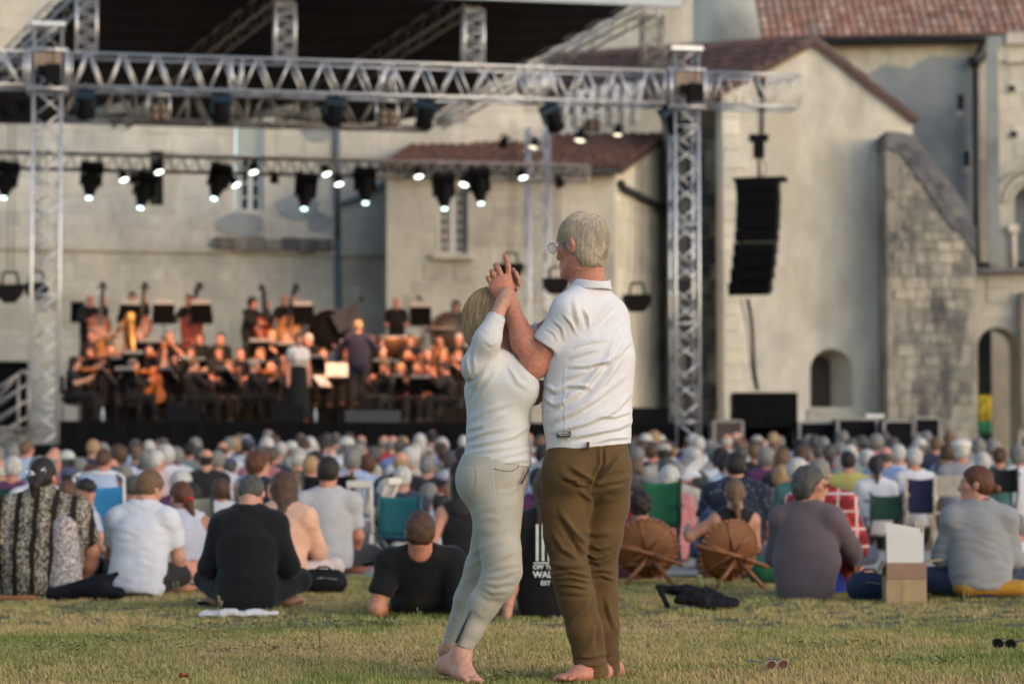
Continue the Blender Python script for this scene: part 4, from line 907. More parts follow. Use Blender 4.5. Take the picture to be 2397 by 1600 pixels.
# ---- lamps
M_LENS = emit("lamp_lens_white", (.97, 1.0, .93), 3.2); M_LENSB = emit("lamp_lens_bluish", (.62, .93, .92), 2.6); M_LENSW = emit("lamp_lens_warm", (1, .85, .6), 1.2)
def lamp_tree(kind, size=1.0):
    """fixture hanging from a clamp at the origin, beam along -z"""
    t = empty({'head': 'moving_head_light', 'par': 'par_can_light', 'wash': 'wash_light', 'box': 'blinder_light', 'kettle': 'hanging_floodlight'}[kind]); s = size
    if kind == 'head':
        m = MB(); m.box((0, 0, -.06 * s), (.40 * s, .26 * s, .12 * s)); m.tube((-.1 * s, 0, 0), (-.1 * s, 0, .12), .02); m.tube((.1 * s, 0, 0), (.1 * s, 0, .12), .02); m.build("base", M_BLACK, t)
        m = MB(); m.box((-.17 * s, 0, -.24 * s), (.05 * s, .16 * s, .28 * s)); m.box((.17 * s, 0, -.24 * s), (.05 * s, .16 * s, .28 * s)); m.box((0, 0, -.125 * s), (.34 * s, .10 * s, .03 * s)); m.build("yoke", M_BLACK, t)
        m = MB(); m.lathe((0, 0, 0), [(0, -.16 * s), (.13 * s, -.17 * s), (.15 * s, -.25 * s), (.14 * s, -.42 * s), (.075 * s, -.60 * s), (.07 * s, -.64 * s), (0, -.63 * s)], 18); m.build("head", M_BLACK, t)
        m = MB(); m.lathe((0, 0, 0), [(0, -.655 * s), (.055 * s, -.65 * s), (.06 * s, -.635 * s), (0, -.632 * s)], 16); m.build("lens", M_LENSB, t)
    elif kind == 'par':
        m = MB(); m.tube((0, 0, .1), (0, 0, -.02), .015); m.box((0, 0, -.02), (.30 * s, .04, .03)); m.box((-.15 * s, 0, -.10 * s), (.02, .04, .18 * s)); m.box((.15 * s, 0, -.10 * s), (.02, .04, .18 * s)); m.build("yoke", M_BLACK, t)
        m = MB(); m.lathe((0, 0, 0), [(0, -.05 * s), (.07 * s, -.06 * s), (.11 * s, -.14 * s), (.135 * s, -.30 * s), (.14 * s, -.32 * s), (.125 * s, -.315 * s)], 18); m.build("can", M_BLACK, t)
        m = MB(); m.lathe((0, 0, 0), [(0, -.325 * s), (.10 * s, -.318 * s), (.126 * s, -.305 * s), (0, -.30 * s)], 18); m.build("lens", M_LENS, t)
    elif kind == 'wash':
        m = MB(); m.box((0, 0, -.05), (.34 * s, .26 * s, .10 * s)); m.tube((0, 0, 0), (0, 0, .15), .03); m.box((-.16 * s, 0, -.2 * s), (.05 * s, .14 * s, .28 * s)); m.box((.16 * s, 0, -.2 * s), (.05 * s, .14 * s, .28 * s)); m.build("yoke", simple("blue_black_housing", (.012, .035, .06), .5), t)
        m = MB(); m.lathe((0, 0, 0), [(0, -.09 * s), (.12 * s, -.10 * s), (.15 * s, -.18 * s), (.16 * s, -.42 * s), (.17 * s, -.52 * s), (.15 * s, -.53 * s)], 18); m.build("housing", M_BLACK, t)
        m = MB(); m.lathe((0, 0, 0), [(0, -.50 * s), (.15 * s, -.50 * s), (.15 * s, -.48 * s), (0, -.48 * s)], 16); m.build("lens", simple("dark_lens", (.05, .04, .04), .15), t)
    elif kind == 'box':
        m = MB()
        for x in (-.2, .2): m.tube((x * s, 0, .0), (x * s, 0, -.42 * s), .025)
        m.tube((-.2 * s, 0, 0), (.2 * s, 0, 0), .025); m.build("yoke", M_ALU, t)
        m = MB(); m.box((0, 0, -.34 * s), (.36 * s, .2 * s, .30 * s)); m.build("housing", simple("bronze_housing", (.10, .075, .055), .6), t)
        for i in range(2):
            for j in range(2): q = MB(); q.lathe((0, 0, 0), [(0, 0), (.06 * s, .0), (.07 * s, .02), (0, .02)], 12, Matrix.Rotation(math.pi / 2, 3, 'X')); o = q.build("lens", simple("amber_lens", (.13, .09, .06), .3), t); o.location = ((i - .5) * .16 * s, -.115 * s, -.34 * s + (j - .5) * .14 * s)
    else:
        m = MB(); m.prism([(x * s, -.2 * s, z * s) for x, z in ((-.23, -.34), (.23, -.32), (.25, -.40), (.22, -.52), (.10, -.66), (-.10, -.67), (-.22, -.55), (-.25, -.42))], (0, .4 * s, 0)); m.build("bowl", simple("black_brown_bowl", (.009, .008, .008), .6, 0, .3, 20, 0, .1), t)
        m = MB(); m.path([(-.15 * s, 0, -.36 * s), (-.12 * s, 0, -.12 * s), (.12 * s, 0, -.12 * s), (.15 * s, 0, -.36 * s)], .022 * s, 8); m.build("bracket", M_BLACK, t)
        m = MB(); m.tube((-.04, 0, -.12 * s), (-.04, 0, 2.6), .007, n=5); m.tube((.05, 0, -.12 * s), (.05, 0, 2.6), .007, n=5); m.build("cable", M_BLACK, t)
    return t
PROTO = {k: lamp_tree(k) for k in ('head', 'par', 'wash', 'box', 'kettle')}; USED = set()
def hang(kind, px, py, v, label, tilt=(0, 0), group=None, sc=1.0, cat="stage light"):
    p = SP(px, py, v); o = PROTO[kind] if kind not in USED else copy_tree(PROTO[kind]); USED.add(kind)
    o.location = p; o.rotation_euler = (tilt[0], tilt[1], SA); o.scale = (sc,) * 3; tag(o, label, cat, group); return o
for i, (px, py, tx) in enumerate(((22, 385, .15), (217, 385, .1), (345, 410, .2), (520, 390, .25), (718, 412, .1), (853, 398, 0), (1037, 412, 0), (1118, 400, -.05))):
    hang('head', px, py, 7.4, "black moving head lamp with bluish lens, " + ["at the truss end outside the tower", "first inside the tower with stairs", "between two white lamps by the narrow window", "beside the shuttered window", "over the timber basses, before the blue downpipe", "just beyond the blue downpipe", "before the white lean-to window", "next to a glowing lamp by the lean-to window"][i], (-.3, tx), "moving head lamps on the slim truss", 1.22)
for i, (px, py, ty, tx) in enumerate(((283, 398, -.3, .5), (365, 380, -.3, .5), (541, 412, -.5, .5), (588, 380, -.2, .5), (757, 385, -.3, .5), (788, 408, -.2, .5), (977, 390, -.1, .5), (1092, 410, .3, .5), (1219, 393, -.2, .5))):
    hang('par', px, py, 7.35, "glowing white par lamp " + ["between the first two moving heads", "over the narrow window", "tucked beside the shuttered window lamp", "in front of the shuttered window", "higher of the two by the blue downpipe", "lower of the two by the blue downpipe", "alone before the lean-to wall", "before the white lean-to window", "beside the rear lattice tower"][i], (-.30, ty), "white par lamps on the slim truss", .78)
for i, (px, py, ty) in enumerate(((200, 212, .0), (518, 222, .0), (787, 230, .1), (1000, 236, .1), (1282, 248, -.5), (1560, 252, -.6))):
    hang('wash', px, py, -.15, "blue-black wash light under the front truss, " + ["next to the tower with stairs", "second along from the stairs", "above the blue downpipe", "above the lean-to roof corner", "tilted, above the rear tower", "tilted, beside the far tower"][i], (.45, ty), "wash lights under the front truss", 1.0)
for i, (px, py) in enumerate(((372, 222), (906, 236), (1388, 262))):
    hang('box', px, py, -.1 if i < 2 else 3, "four-lamp blinder in a grey bracket, " + ["over the narrow window", "over the lean-to gutter", "small, in front of the white sheeting"][i], (0, 0), "blinders under the front truss", 1.0 if i < 2 else .8)
for i, (px, py, v, s_) in enumerate(((24, 622, 2.5, 1.3), (86, 622, 3.5, 1.2), (1196, 578, 5, 1.25), (1302, 612, 3, 1.2), (1492, 648, 1.2, 1.25))):
    hang('kettle', px, py, v, "black bucket-shaped floodlight hung on thin cables, " + ["outside the tower at the picture edge", "half hidden behind the tower with stairs", "behind the pointing finger", "behind the white-haired man's face", "in front of the pale end wall"][i], (.1, 0), "black floodlights hung low", s_ * .82)
for i, (px, py, v, s_) in enumerate(((1185, 318, 6, .8), (1254, 322, 5, .75), (1362, 300, 4, .9), (1447, 292, 2, .7), (642, 402, 7.3, .75), (310, 404, 7.3, .7), (48, 238, 1, .75), (4, 252, 1.5, .7), (1302, 412, 6, .8))):
    o = hang('par', px, py, v, "small black spotlight " + ["over the lean-to roof", "with a pale lens over the rear tower", "in a pair hanging over the lean-to tiles", "hung below the white sheeting", "on the slim truss beside the shuttered window", "on the slim truss near the narrow window", "outside the tower under the front truss", "at the picture edge under the front truss", "beside the rear tower, under the lean-to gutter"][i], (-.2, .4 - .1 * i), "small unlit spotlights", s_)
    for c in o.children:
        if c.name.startswith("lens"): c.data = c.data.copy(); c.data.materials.clear(); c.data.materials.append(M_LENSW if i in (1, 2, 3) else M_GLASSD)  # three of these lenses glow faintly warm, the others stay dark
# warm light of the wash lamps onto the musicians
def spot(px, py, v, tu, tv, tz, power, col, ang=60, size=.25):
    d = bpy.data.lights.new("stage_lamp", 'SPOT'); d.energy = power; d.color = col; d.spot_size = math.radians(ang); d.spot_blend = .5; d.shadow_soft_size = size
    o = bpy.data.objects.new("stage_lamp", d); COL.objects.link(o); o.location = SP(px, py, v); q = st(tu, tv, tz) - o.location; o.rotation_euler = q.to_track_quat('-Z', 'Y').to_euler(); return o
for px, py, tu, p in ((205, 285, 2.2, 720), (518, 295, 3.2, 880), (790, 300, 5.4, 880), (1000, 305, 6.8, 880), (1278, 312, 6.6, 720)): spot(px, py, -.5, tu, 3.5, DECK + 1.0, p * 1.0, (1.0, .50, .25), 62)
# white sheeting and frames hung in the roof's rear corner
sh_ = empty("rolled_sheeting"); tag(sh_, "pale plastic sheeting rolled up under the roof beside the rear tower", "sheeting")
M_SHEET = simple("pale_sheet", (.40, .42, .43), .5, 0, .35, 2.5)
for i in range(7):
    px = 1330 + i * 28; a, b = P(px, 215 - i * 4, 51), P(px - 14, 292 + (i % 3) * 5, 51); m = MB(); m.tube(a, b, .10 + .03 * (i % 2), .07, n=8); m.build("fold", M_SHEET, sh_)
m = MB(); m.tube(P(1210, 205, 51), P(1300, 190, 51), .16, n=12); m.build("roll", M_SHEET, sh_)
for i, (x0, y0, x1, y1) in enumerate(((225, 262, 305, 250), (305, 262, 345, 262), (600, 268, 700, 256), (700, 270, 750, 265), (1020, 285, 1090, 270))):
    m = MB(); m.tube(P(x0, y0, 50), P(x1, y1, 50), .09, .14, n=10); tag(m.build("fabric_roll", M_SHEET), ["long pale fabric roll tied under the brownish truss near the tower", "short fabric roll tied behind the blinder", "long fabric roll above the shuttered window", "short fabric roll above the blue downpipe", "fabric roll above the lean-to roof corner"][i], "fabric roll")
# line array and its hoist
la = empty("line_array"); tag(la, "curved column of black loudspeakers hanging from the truss end", "loudspeaker")
dl = 46.7; sy = dl / F; axx = [(1771, 436, .0), (1772, 465, .02), (1771, 494, .03), (1770, 523, .05), (1768, 552, .07), (1765, 581, .10), (1762, 610, .14), (1758, 640, .18), (1753, 672, .24)]
ay = math.radians(14)
for i, (px, py, tl) in enumerate(axx):
    c = P(px + 4, py, dl); Mx = Matrix.Rotation(-ay, 3, 'Z') @ Matrix.Rotation(tl, 3, 'X'); m = MB(); m.box((0, 0, 0), (.80, .52, .228), None); e = m.build("speaker_box", M_BLACK, la, c); e.rotation_euler = Mx.to_euler()
    m = MB(); m.box((.03, -.264, 0), (.70, .012, .20)); gq = m.build("grille", simple("speaker_grille", (.006, .006, .007), .8, 0, .3, 30, 0, .05), e)
m = MB(); m.box(P(1780, 421, dl), (1.0, .5, .06), Matrix.Rotation(-ay, 3, 'Z')); m.build("fly_frame", M_BLACK, la)
m = MB(); m.path([P(1722, 424, dl - .1), P(1737, 560, dl - .2), P(1722, 690, dl - .3)], .02); m.build("rigging", M_BLACK, la)
hm = empty("chain_hoist"); tag(hm, "black chain hoist between the truss end and the loudspeaker column", "hoist")
m = MB(); c = P(1776, 345, dl); m.box(c, (.20, .2, .40)); m.box(c + Vector((0, 0, .18)), (.36, .24, .12)); m.build("body", M_BLACK, hm)
m = MB(); m.tube(P(1784, 182, dl), P(1784, 330, dl), .035); m.tube(P(1776, 240, dl - .05), P(1776, 330, dl - .05), .012); m.tube(P(1776, 360, dl), P(1777, 420, dl), .03); m.path([P(1784, 370, dl), P(1795, 395, dl), P(1784, 416, dl)], .01); m.build("chain", M_IRON, hm)
m = MB(); m.path([P(1766, 180, dl), P(1780, 228, dl - .1), P(1790, 182, dl)], .03); m.build("sling", M_BLACK, hm)
m = MB(); r = random.Random(2); pts = [P(1750 + 24 * t + 3 * math.sin(6 * t), 700 + 212 * t, dl + .1) for t in np.linspace(0, 1, 9)]; m.path(pts, .035, 6); m.path([p + Vector((-.13 + .1 * i / 8, .02, 0)) for i, p in enumerate(pts)], .012, 5); tag(m.build("cable", M_BLACK), "thick black cable dropping from the loudspeaker column to the bass bins", "cable")
# loudspeakers and cases beside the stage
def case(label, px0, py0, px1, py1, d, depth, mat, edges=True, name="flight_case", cat="case", bot=None):
    a, b = P(px0, py1, d), P(px1, py0, d); z0 = ground_z(d) if bot is None else bot; e = empty(name); tag(e, label, cat); c = ((a.x + b.x) / 2, d + depth / 2, (z0 + b.z) / 2); dim = (b.x - a.x, depth, b.z - z0)
    m = MB(); m.box(c, dim); m.build("body", mat, e)
    if edges:
        for sx in (-1, 1):
            for sy_ in (-1, 1): m = MB(); m.box((c[0] + sx * dim[0] / 2, c[1] + sy_ * dim[1] / 2, c[2]), (.05, .05, dim[2] + .01)); m.build("edge_rail", M_ALUD, e)
        for sz in (-1, 1):
            m = MB(); m.box((c[0], c[1] - dim[1] / 2, c[2] + sz * dim[2] / 2), (dim[0] - .06, .045, .045)); m.build("edge_rail", M_ALUD, e)
    return e
for i in range(2):
    for j in range(2):
        x0 = 1718 + i * 75; y0 = 918 + j * 42; e = case(f"black bass bin under the hanging loudspeakers, {'upper' if j == 0 else 'lower'} of the {'pair nearer the tower' if i == 0 else 'pair nearer the niche'}", x0, y0, x0 + 74, y0 + 41, 46.0, .8, M_BLACK, False, "bass_bin", "loudspeaker", P(0, y0 + 41, 46).z)
        a, b = P(x0 + 4, y0 + 38, 46), P(x0 + 70, y0 + 3, 46); m = MB(); m.box(((a.x + b.x) / 2, 45.99, (a.z + b.z) / 2), (b.x - a.x, .02, b.z - a.z)); m.build("grille", simple("speaker_grille", (.006, .006, .007), .8, 0, .3, 30, 0, .05), e)
case("low dark case beside the bass bins, below the niche", 1872, 988, 1955, 1080, 45.5, .8, M_BLACK); case("dark case with grey edges below the niche sill", 1962, 980, 2052, 1080, 45.0, .9, M_BLACK); case("tall open case with grey edges at the buttress foot", 2070, 985, 2138, 1080, 44.5, .8, M_BLACK); case("black case at the end of the row by the buttress", 2142, 978, 2200, 1080, 44.5, .8, M_BLACK)
case("low grey framed case at the foot of the far tower", 1672, 985, 1738, 1080, 44.8, .7, simple("brown_case", (.05, .03, .025), .7)); m = MB(); c = P(2045, 974, 45.2); m.box(c, (.34, .4, .08)); tag(m.build("white_box", M_WHITEP), "small white box lying on the dark case", "box")
# stairs and rail at the near end
sr_ = empty("stage_stairs"); tag(sr_, "aluminium stairs with curved handrails beside the stage tower", "stairs")
def tubep(name, pts, r, par, mat=None): m = MB(); m.path([P(*p) for p in pts], r, 8); return m.build(name, mat or M_ALUD, par)
for k in (0, 1):
    dx = -22 * k; dd = 43.2 + 1.1 * k
    tubep("handrail", [(-20, 950 + dx * 0, dd), (40, 878, dd), (52, 868, dd), (62, 870, dd), (66, 885, dd), (66, 1000, dd)] if k else [(-10, 912, dd), (44, 875, dd), (58, 868, dd), (66, 876, dd), (67, 1010, dd)], .032, sr_)
    for q in range(3): tubep("rail", [(-20, 950 + 38 * q + 10 * k, dd), (64, 898 + 38 * q, dd)], .024, sr_)
    tubep("post", [(43, 880, dd), (43, 1035, dd)], .028, sr_)
for q in range(6):
    m = MB(); c = P(30 - q * 16, 1003 + q * 12, 43.6); m.box(c, (.5, 1.2, .05)); m.build("tread", M_ALUD, sr_)
# ------------------------------------------------------------------ the dancing couple
Y0 = 9.6
def w(px, py, dy=0.0): return A(P(px, py, Y0 + dy))
def ch(pts, rs, k=.02, sq=None): return chain([w(*p) for p in pts], rs, k, sq)
def seg_field(x, y, pts):
    """signed distance (px), position 0..1 along a polyline"""
    best = np.full(len(x), 1e9); sgn = np.ones(len(x)); tt = np.zeros(len(x)); ln = [math.dist(a, b) for a, b in zip(pts[:-1], pts[1:])]; tot = sum(ln); acc = 0
    for (a, b), L in zip(zip(pts[:-1], pts[1:]), ln):
        dx, dy = b[0] - a[0], b[1] - a[1]; t = np.clip(((x - a[0]) * dx + (y - a[1]) * dy) / (L * L), 0, 1)
        ex, ey = x - a[0] - t * dx, y - a[1] - t * dy; d = np.hypot(ex, ey); m = d < best
        best = np.where(m, d, best); sgn = np.where(m, np.sign(dx * ey - dy * ex), sgn); tt = np.where(m, (acc + t * L) / tot, tt); acc += L
    return best * sgn, tt
def folds(V, Q, strokes, all_sides=False):
    n = vnormals(V, Q); x, y = proj(V); out = np.zeros(len(V)); face = np.ones(len(V)) if all_sides else np.clip(.35 - n[:, 1], 0, .5) / .5
    for pts, wd, amp in strokes:
        wd = wd * .8; d, t = seg_field(x, y, pts); e = np.sin(np.pi * np.clip(t, .02, .98)) ** .6
        out += amp * e * (np.exp(-(d / wd) ** 2) - .75 * np.exp(-((d - 1.7 * wd) / (wd * 1.1)) ** 2))
    return V + n * (out * face)[:, None]
def z1(*p): return [(1000 + a / 3.136, 460 + b / 3.136) for a, b in p]
def z2(*p): return [(1000 + a / 2.614, 1000 + b / 2.614) for a, b in p]
def grain(V, Q, amp, sc, seed, aniso=(1, 1, 1)):
    n = vnormals(V, Q); return V + n * (amp * vnoise(V * A(aniso), sc, seed))[:, None]
HH = .0046
shirtw = cloth("white_pique", (.64, .625, .64), .03, 420); blousew = cloth("white_jersey", (.56, .555, .54), .04, 420)
chino = cloth("brown_chino", (.105, .060, .021), .22, 300); jeans = cloth("pale_grey_denim", (.385, .36, .31), .10, 420)
SKH = skin_mat("skin_sunburnt", (.50, .215, .145), .12); SKW = skin_mat("skin_fair", (.50, .27, .19), .12)
# ---- man
MF = nrm((-.40, .92, 0)); UP = A((0, 0, 1)); mhead = w(1361, 571); mfr = frame(math.radians(50), math.radians(4), math.radians(0)); mnb = w(1379, 672, .0)
msl, msr = w(1331, 730, -.10), w(1425, 738, .08); mel, mwr = w(1251, 857, -.06), w(1190, 706, -.02)
B = head_prims(mhead, mfr, 1.07, fine=True) + [rc(mhead - mfr[2] * .05 - mfr[1] * .03, mnb, .056, .062, .03), rc(mhead - mfr[2] * .09 + mfr[1] * .02, mnb + MF * .03, .045, .05, .03)]
TQ = (MF, .72)
tor = [((1376, 1062), .156), ((1374, 950), .150), ((1381, 830), .152), ((1384, 755), .104)]
B += chain([w(*p) for p, r in tor], [r for p, r in tor], .06, TQ) + [rc(msl, msr, .056, None, .05), rc(mnb, msl * .7 + mnb * .3, .045, None, .04), rc(mnb, msr * .7 + mnb * .3, .045, None, .04)]
B += [rc(msl, mel, .053, .045, .03), rc(mel, mel * .62 + mwr * .38, .045, .050, .03), rc(mel * .62 + mwr * .38, mwr, .050, .030, .03), el(w(1241, 873, -.065), .022, None, .03)]
# left hand: back of the hand to the camera, index finger pointing up
B += [rc(mwr, w(1173, 672, .0), .031, .036, .02, (A((.1, 1, 0)), .62)), rc(w(1187, 690), w(1189, 650, .004), .024, .017, .02), rc(w(1181, 690), w(1175, 655, .0), .022, .017, .02), rc(w(1175, 690), w(1163, 661, .0), .02, .016, .02), rc(w(1176, 694), w(1153, 673, .006), .02, .0155, .02)]
for pts, r0, r1 in ((((1190, 648, .002), (1190, 623, -.004), (1186, 608, -.002), (1182, 598, .002)), .0118, .0088), (((1175, 650, .0), (1166, 628, .006), (1160.5, 621, .03), (1162, 630, .05)), .0120, .0105),
                    (((1163, 657, .0), (1153.5, 638, .008), (1150.5, 635, .03), (1153, 645, .05)), .0112, .0098), (((1152, 669, .006), (1144, 651, .012), (1142.5, 650, .03), (1146, 659, .05)), .0105, .0092)):
    B += chain([w(*p) for p in pts], [r0, (r0 * 2 + r1) / 3, (r0 + 2 * r1) / 3, r1], .003)
B += chain([w(1196, 694, .012), w(1207, 672, .03), w(1206, 655, .035)], [.017, .012, .009], .01)
mer, mwr2 = w(1405, 880, .30), w(1290, 912, .20)
B += [rc(msr, mer, .053, .045, .03), rc(mer, mwr2, .045, .03, .03)] + hand_prims(mwr2, (-1, -.1, .1), (.1, -.6, -.5), 1.0, .3, 1)
mleg = [[(1328, 1115, -.02), (1323, 1230, -.02), (1336, 1344, -.03), (1364, 1460, .0), (1390, 1560, .02)], [(1424, 1112, .05), (1409, 1230, .06), (1404, 1344, .07), (1412, 1460, .12), (1424, 1552, .17)]]
for L in mleg: B += ch(L, [.074, .058, .044, .040, .034], .03)
def foot(an, heel, ball, toe, i=0.0):
    return [rc(an, heel, .036 + i, .033 + i, .02), rc(heel, ball, .034 + i, .036 + i, .03, (UP, .85)), rc(an, ball, .036 + i, .03 + i, .03), rc(ball, toe, .038 + i, .026 + i, .02, (UP, .5))]
def toes(ball, toe, sd):
    d = nrm(toe - ball); x = np.cross(d, UP) * sd; o = []
    for k in range(5):
        b = toe - d * .012 - x * (.030 - k * .016); o.append(rc(b - d * .01, b + d * (.026 - k * .004) - UP * .004, .0125 if k == 0 else .009, None, .004))
    return o
def gpt(px, Y, z): 
    r = ray(px, 1500); return A((( px - 1198.5) / F * Y, Y, z))
f1 = (w(1390, 1566, .02), gpt(1410, 9.66, .034), gpt(1352, 9.55, .034), gpt(1318, 9.50, .026)); f2 = (w(1425, 1556, .17), gpt(1436, 9.83, .034), gpt(1420, 10.0, .036), gpt(1412, 10.06, .026))
B += foot(*f1) + toes(f1[2], f1[3], -1) + foot(*f2) + toes(f2[2], f2[3], 1)
B.sort(key=lambda p: p['op'] == 's')
V, Q = skin(B, .0038); V = grain(V, Q, .0006, 120, 3)
mo = A((w(1375, 1600)[0], 9.65, 0))
def hero_obj(name, V, Q, mat, parent=None):
    me = np_mesh(name, V - (mo if parent is None or parent is man else wo), Q, mat); return mobj(name, me, parent)
man = None; wo = None
man = mobj("person", np_mesh("person", V - mo, Q, SKH), None, tuple(mo))
tag(man, "tall man with white hair in a white polo shirt and brown trousers, dancing barefoot", "person", "couple dancing on the lawn")
def child(name, V, Q, mat, par, org): return mobj(name, np_mesh(name, V - org, Q, mat), par)
# polo shirt
I = .014
T = chain([w(1378, 1046), w(1374, 950), w(1381, 830), w(1384, 755)], [.163 + I, .153 + I, .155 + I, .108 + I], .06, (MF, .74))
T += [rc(msl, msr, .056 + I, None, .05), rc(mnb + UP * -.01, msl * .7 + mnb * .3, .045 + I, None, .04), rc(mnb + UP * -.01, msr * .7 + mnb * .3, .045 + I, None, .04), rc(w(1428, 765, .06), w(1418, 905, .03), .068, .082, .05)]
hemL = msl + (mel - msl) * .60; T += [rc(msl, hemL, .064, .063, .03, None, True), rc(hemL - (mel - msl) * .10, hemL, .0655, .066, .006, None, True)]
hemR = msr + (mer - msr) * .62; T += [rc(msr, hemR, .064, .064, .03, None, True)]
T += [half(w(1378, 1048), -UP + A((.10, 0, 0)), .006), el(mnb + UP * .045 + MF * .02, .072, None, .006, 's')]
T += [rc(hemL - (mel - msl) * .05, hemL + (mel - msl) * .05, .0555, .0555, .004, None, False, 's')]
V, Q = skin(T, HH)
S_SHIRT = [(z1((1010, 1490), (1150, 1400), (1330, 1180), (1400, 1000)), 11, .010), (z1((1180, 1490), (1330, 1330), (1440, 1130)), 12, .008), (z1((1060, 1250), (1180, 1240), (1330, 1195)), 7, .008), (z1((1010, 1340), (1150, 1280), (1240, 1230)), 8, .007),
           (z1((1000, 1390), (1120, 1385), (1210, 1400)), 7, .008), (z1((1090, 1100), (1200, 1060), (1330, 1040)), 7, .006), (z1((1060, 1180), (1150, 1140), (1260, 1110)), 7, .006), (z1((1180, 960), (1260, 900), (1370, 760)), 12, .007), (z1((1200, 1010), (1290, 960), (1420, 860)), 10, .005),
           (z1((1150, 820), (1180, 890), (1185, 960)), 5, .007), (z1((1000, 860), (1060, 930), (1090, 1000)), 5, .004), (z1((920, 900), (990, 960), (1010, 1050)), 5, .003), (z1((860, 960), (930, 1000), (960, 1060)), 4, .002), (z1((1080, 760), (1100, 870), (1120, 950)), 8, .004),
           ([(1290, 985), (1340, 965), (1400, 930), (1460, 880)], 10, .009), ([(1300, 1010), (1370, 990), (1440, 960), (1476, 920)], 9, .009), ([(1330, 1024), (1390, 1012), (1450, 1000), (1478, 985)], 8, .009), ([(1280, 960), (1310, 950), (1345, 920)], 8, .008), ([(1400, 975), (1440, 975), (1476, 962)], 6, .008),
           ([(1278, 900), (1300, 915), (1322, 905)], 7, .009), ([(1276, 930), (1296, 946), (1322, 940)], 7, .008), ([(1322, 850), (1320, 920), (1324, 1040)], 3, .0015), ([(1380, 850), (1430, 845), (1474, 800)], 8, .006), ([(1390, 1035), (1430, 1025), (1476, 1022)], 6, .006)]
V = folds(V, Q, [(p, q * .9, a * 1.5) for p, q, a in S_SHIRT]); V = grain(V, Q, .0016, 30, 5, (1, 1, 1.8))
shirt = child("polo_shirt", V, Q, shirtw, man, mo)
cax = nrm(mnb + A((.0, 0, .06)) - MF * .012 - mnb)
T = [rc(mnb - UP * .012 - MF * .012, mnb + UP * .034 - MF * .022, .088, .075, .01, None, True), half(mnb - UP * .012, -UP, .004), rc(mnb - UP * .05, mnb + UP * .06 - MF * .03, .073, .0665, .003, None, False, 's'), half(mnb + UP * .026 + MF * -.03, nrm(UP * .85 + MF * .5), .004)]
V, Q = skin(T, .0035); child("collar", V, Q, shirtw, shirt, mo)
# woven label near the hem, with two rows of small lettering
lab = MB(); a, b, c_, d_ = (P(px, py, Y0 - .155) for px, py in ((1303, 1012), (1336, 1009), (1336, 1021), (1303, 1024))); lab.prism([a, b, c_, d_], (0, .03, 0)); 
lo = lab.build("label_tag", simple("label_black", (.012, .013, .017), .7), shirt); lo.location = -Vector(mo)
tx = MB(); rr = random.Random(3); x = 1306
while x < 1331:
    q = rr.uniform(1.2, 2.4); tx.prism([P(x, 1016.0 - (x - 1303) * .09, Y0 - .1565), P(x + q, 1016.0 - (x + q - 1303) * .09, Y0 - .1565), P(x + q, 1013.2 - (x + q - 1303) * .09, Y0 - .1565), P(x, 1013.2 - (x - 1303) * .09, Y0 - .1565)], (0, .001, 0)); x += q + .6
x = 1310
while x < 1334:
    q = rr.uniform(.8, 2); tx.prism([P(x, 1020.4 - (x - 1303) * .09, Y0 - .1565), P(x + q, 1020.4 - (x + q - 1303) * .09, Y0 - .1565), P(x + q, 1018.6 - (x + q - 1303) * .09, Y0 - .1565), P(x, 1018.6 - (x - 1303) * .09, Y0 - .1565)], (0, .001, 0)); x += q + .6
o = tx.build("lettering", simple("label_thread", (.5, .5, .5)), lo)
# trousers
T = chain([w(1377, 1032), w(1377, 1075)], [.164, .170], .04, (MF, .74)) + [el(w(1332, 1108, -.06), (.098, .10, .11), None, .05), el(w(1420, 1104, -.02), (.095, .10, .11), None, .05)]
T += ch([(1328, 1112, -.02), (1324, 1190, -.02), (1323, 1250, -.02), (1336, 1344, -.03), (1350, 1400, -.02), (1367, 1470, .0), (1388, 1583, .02)], [.095, .094, .082, .072, .070, .066, .067], .03)[:-1]
T += [rc(w(1367, 1470), w(1388, 1584, .02), .066, .066, .03, None, True)]
T += ch([(1424, 1112, .05), (1420, 1180, .05), (1409, 1250, .06), (1403, 1344, .07), (1407, 1400, .09), (1411, 1465, .12)], [.092, .086, .078, .066, .066, .062], .03) + [rc(w(1411, 1465, .12), w(1418, 1572, .17), .062, .058, .03, None, True)]
T += [half(w(1377, 1036), UP, .004)]
T += [rc(w(1384, 1560, .02), w(1390, 1600, .02), .057, None, .004, None, False, 's'), rc(w(1417, 1550, .17), w(1419, 1590, .17), .050, None, .004, None, False, 's')]
V, Q = skin(T, HH)
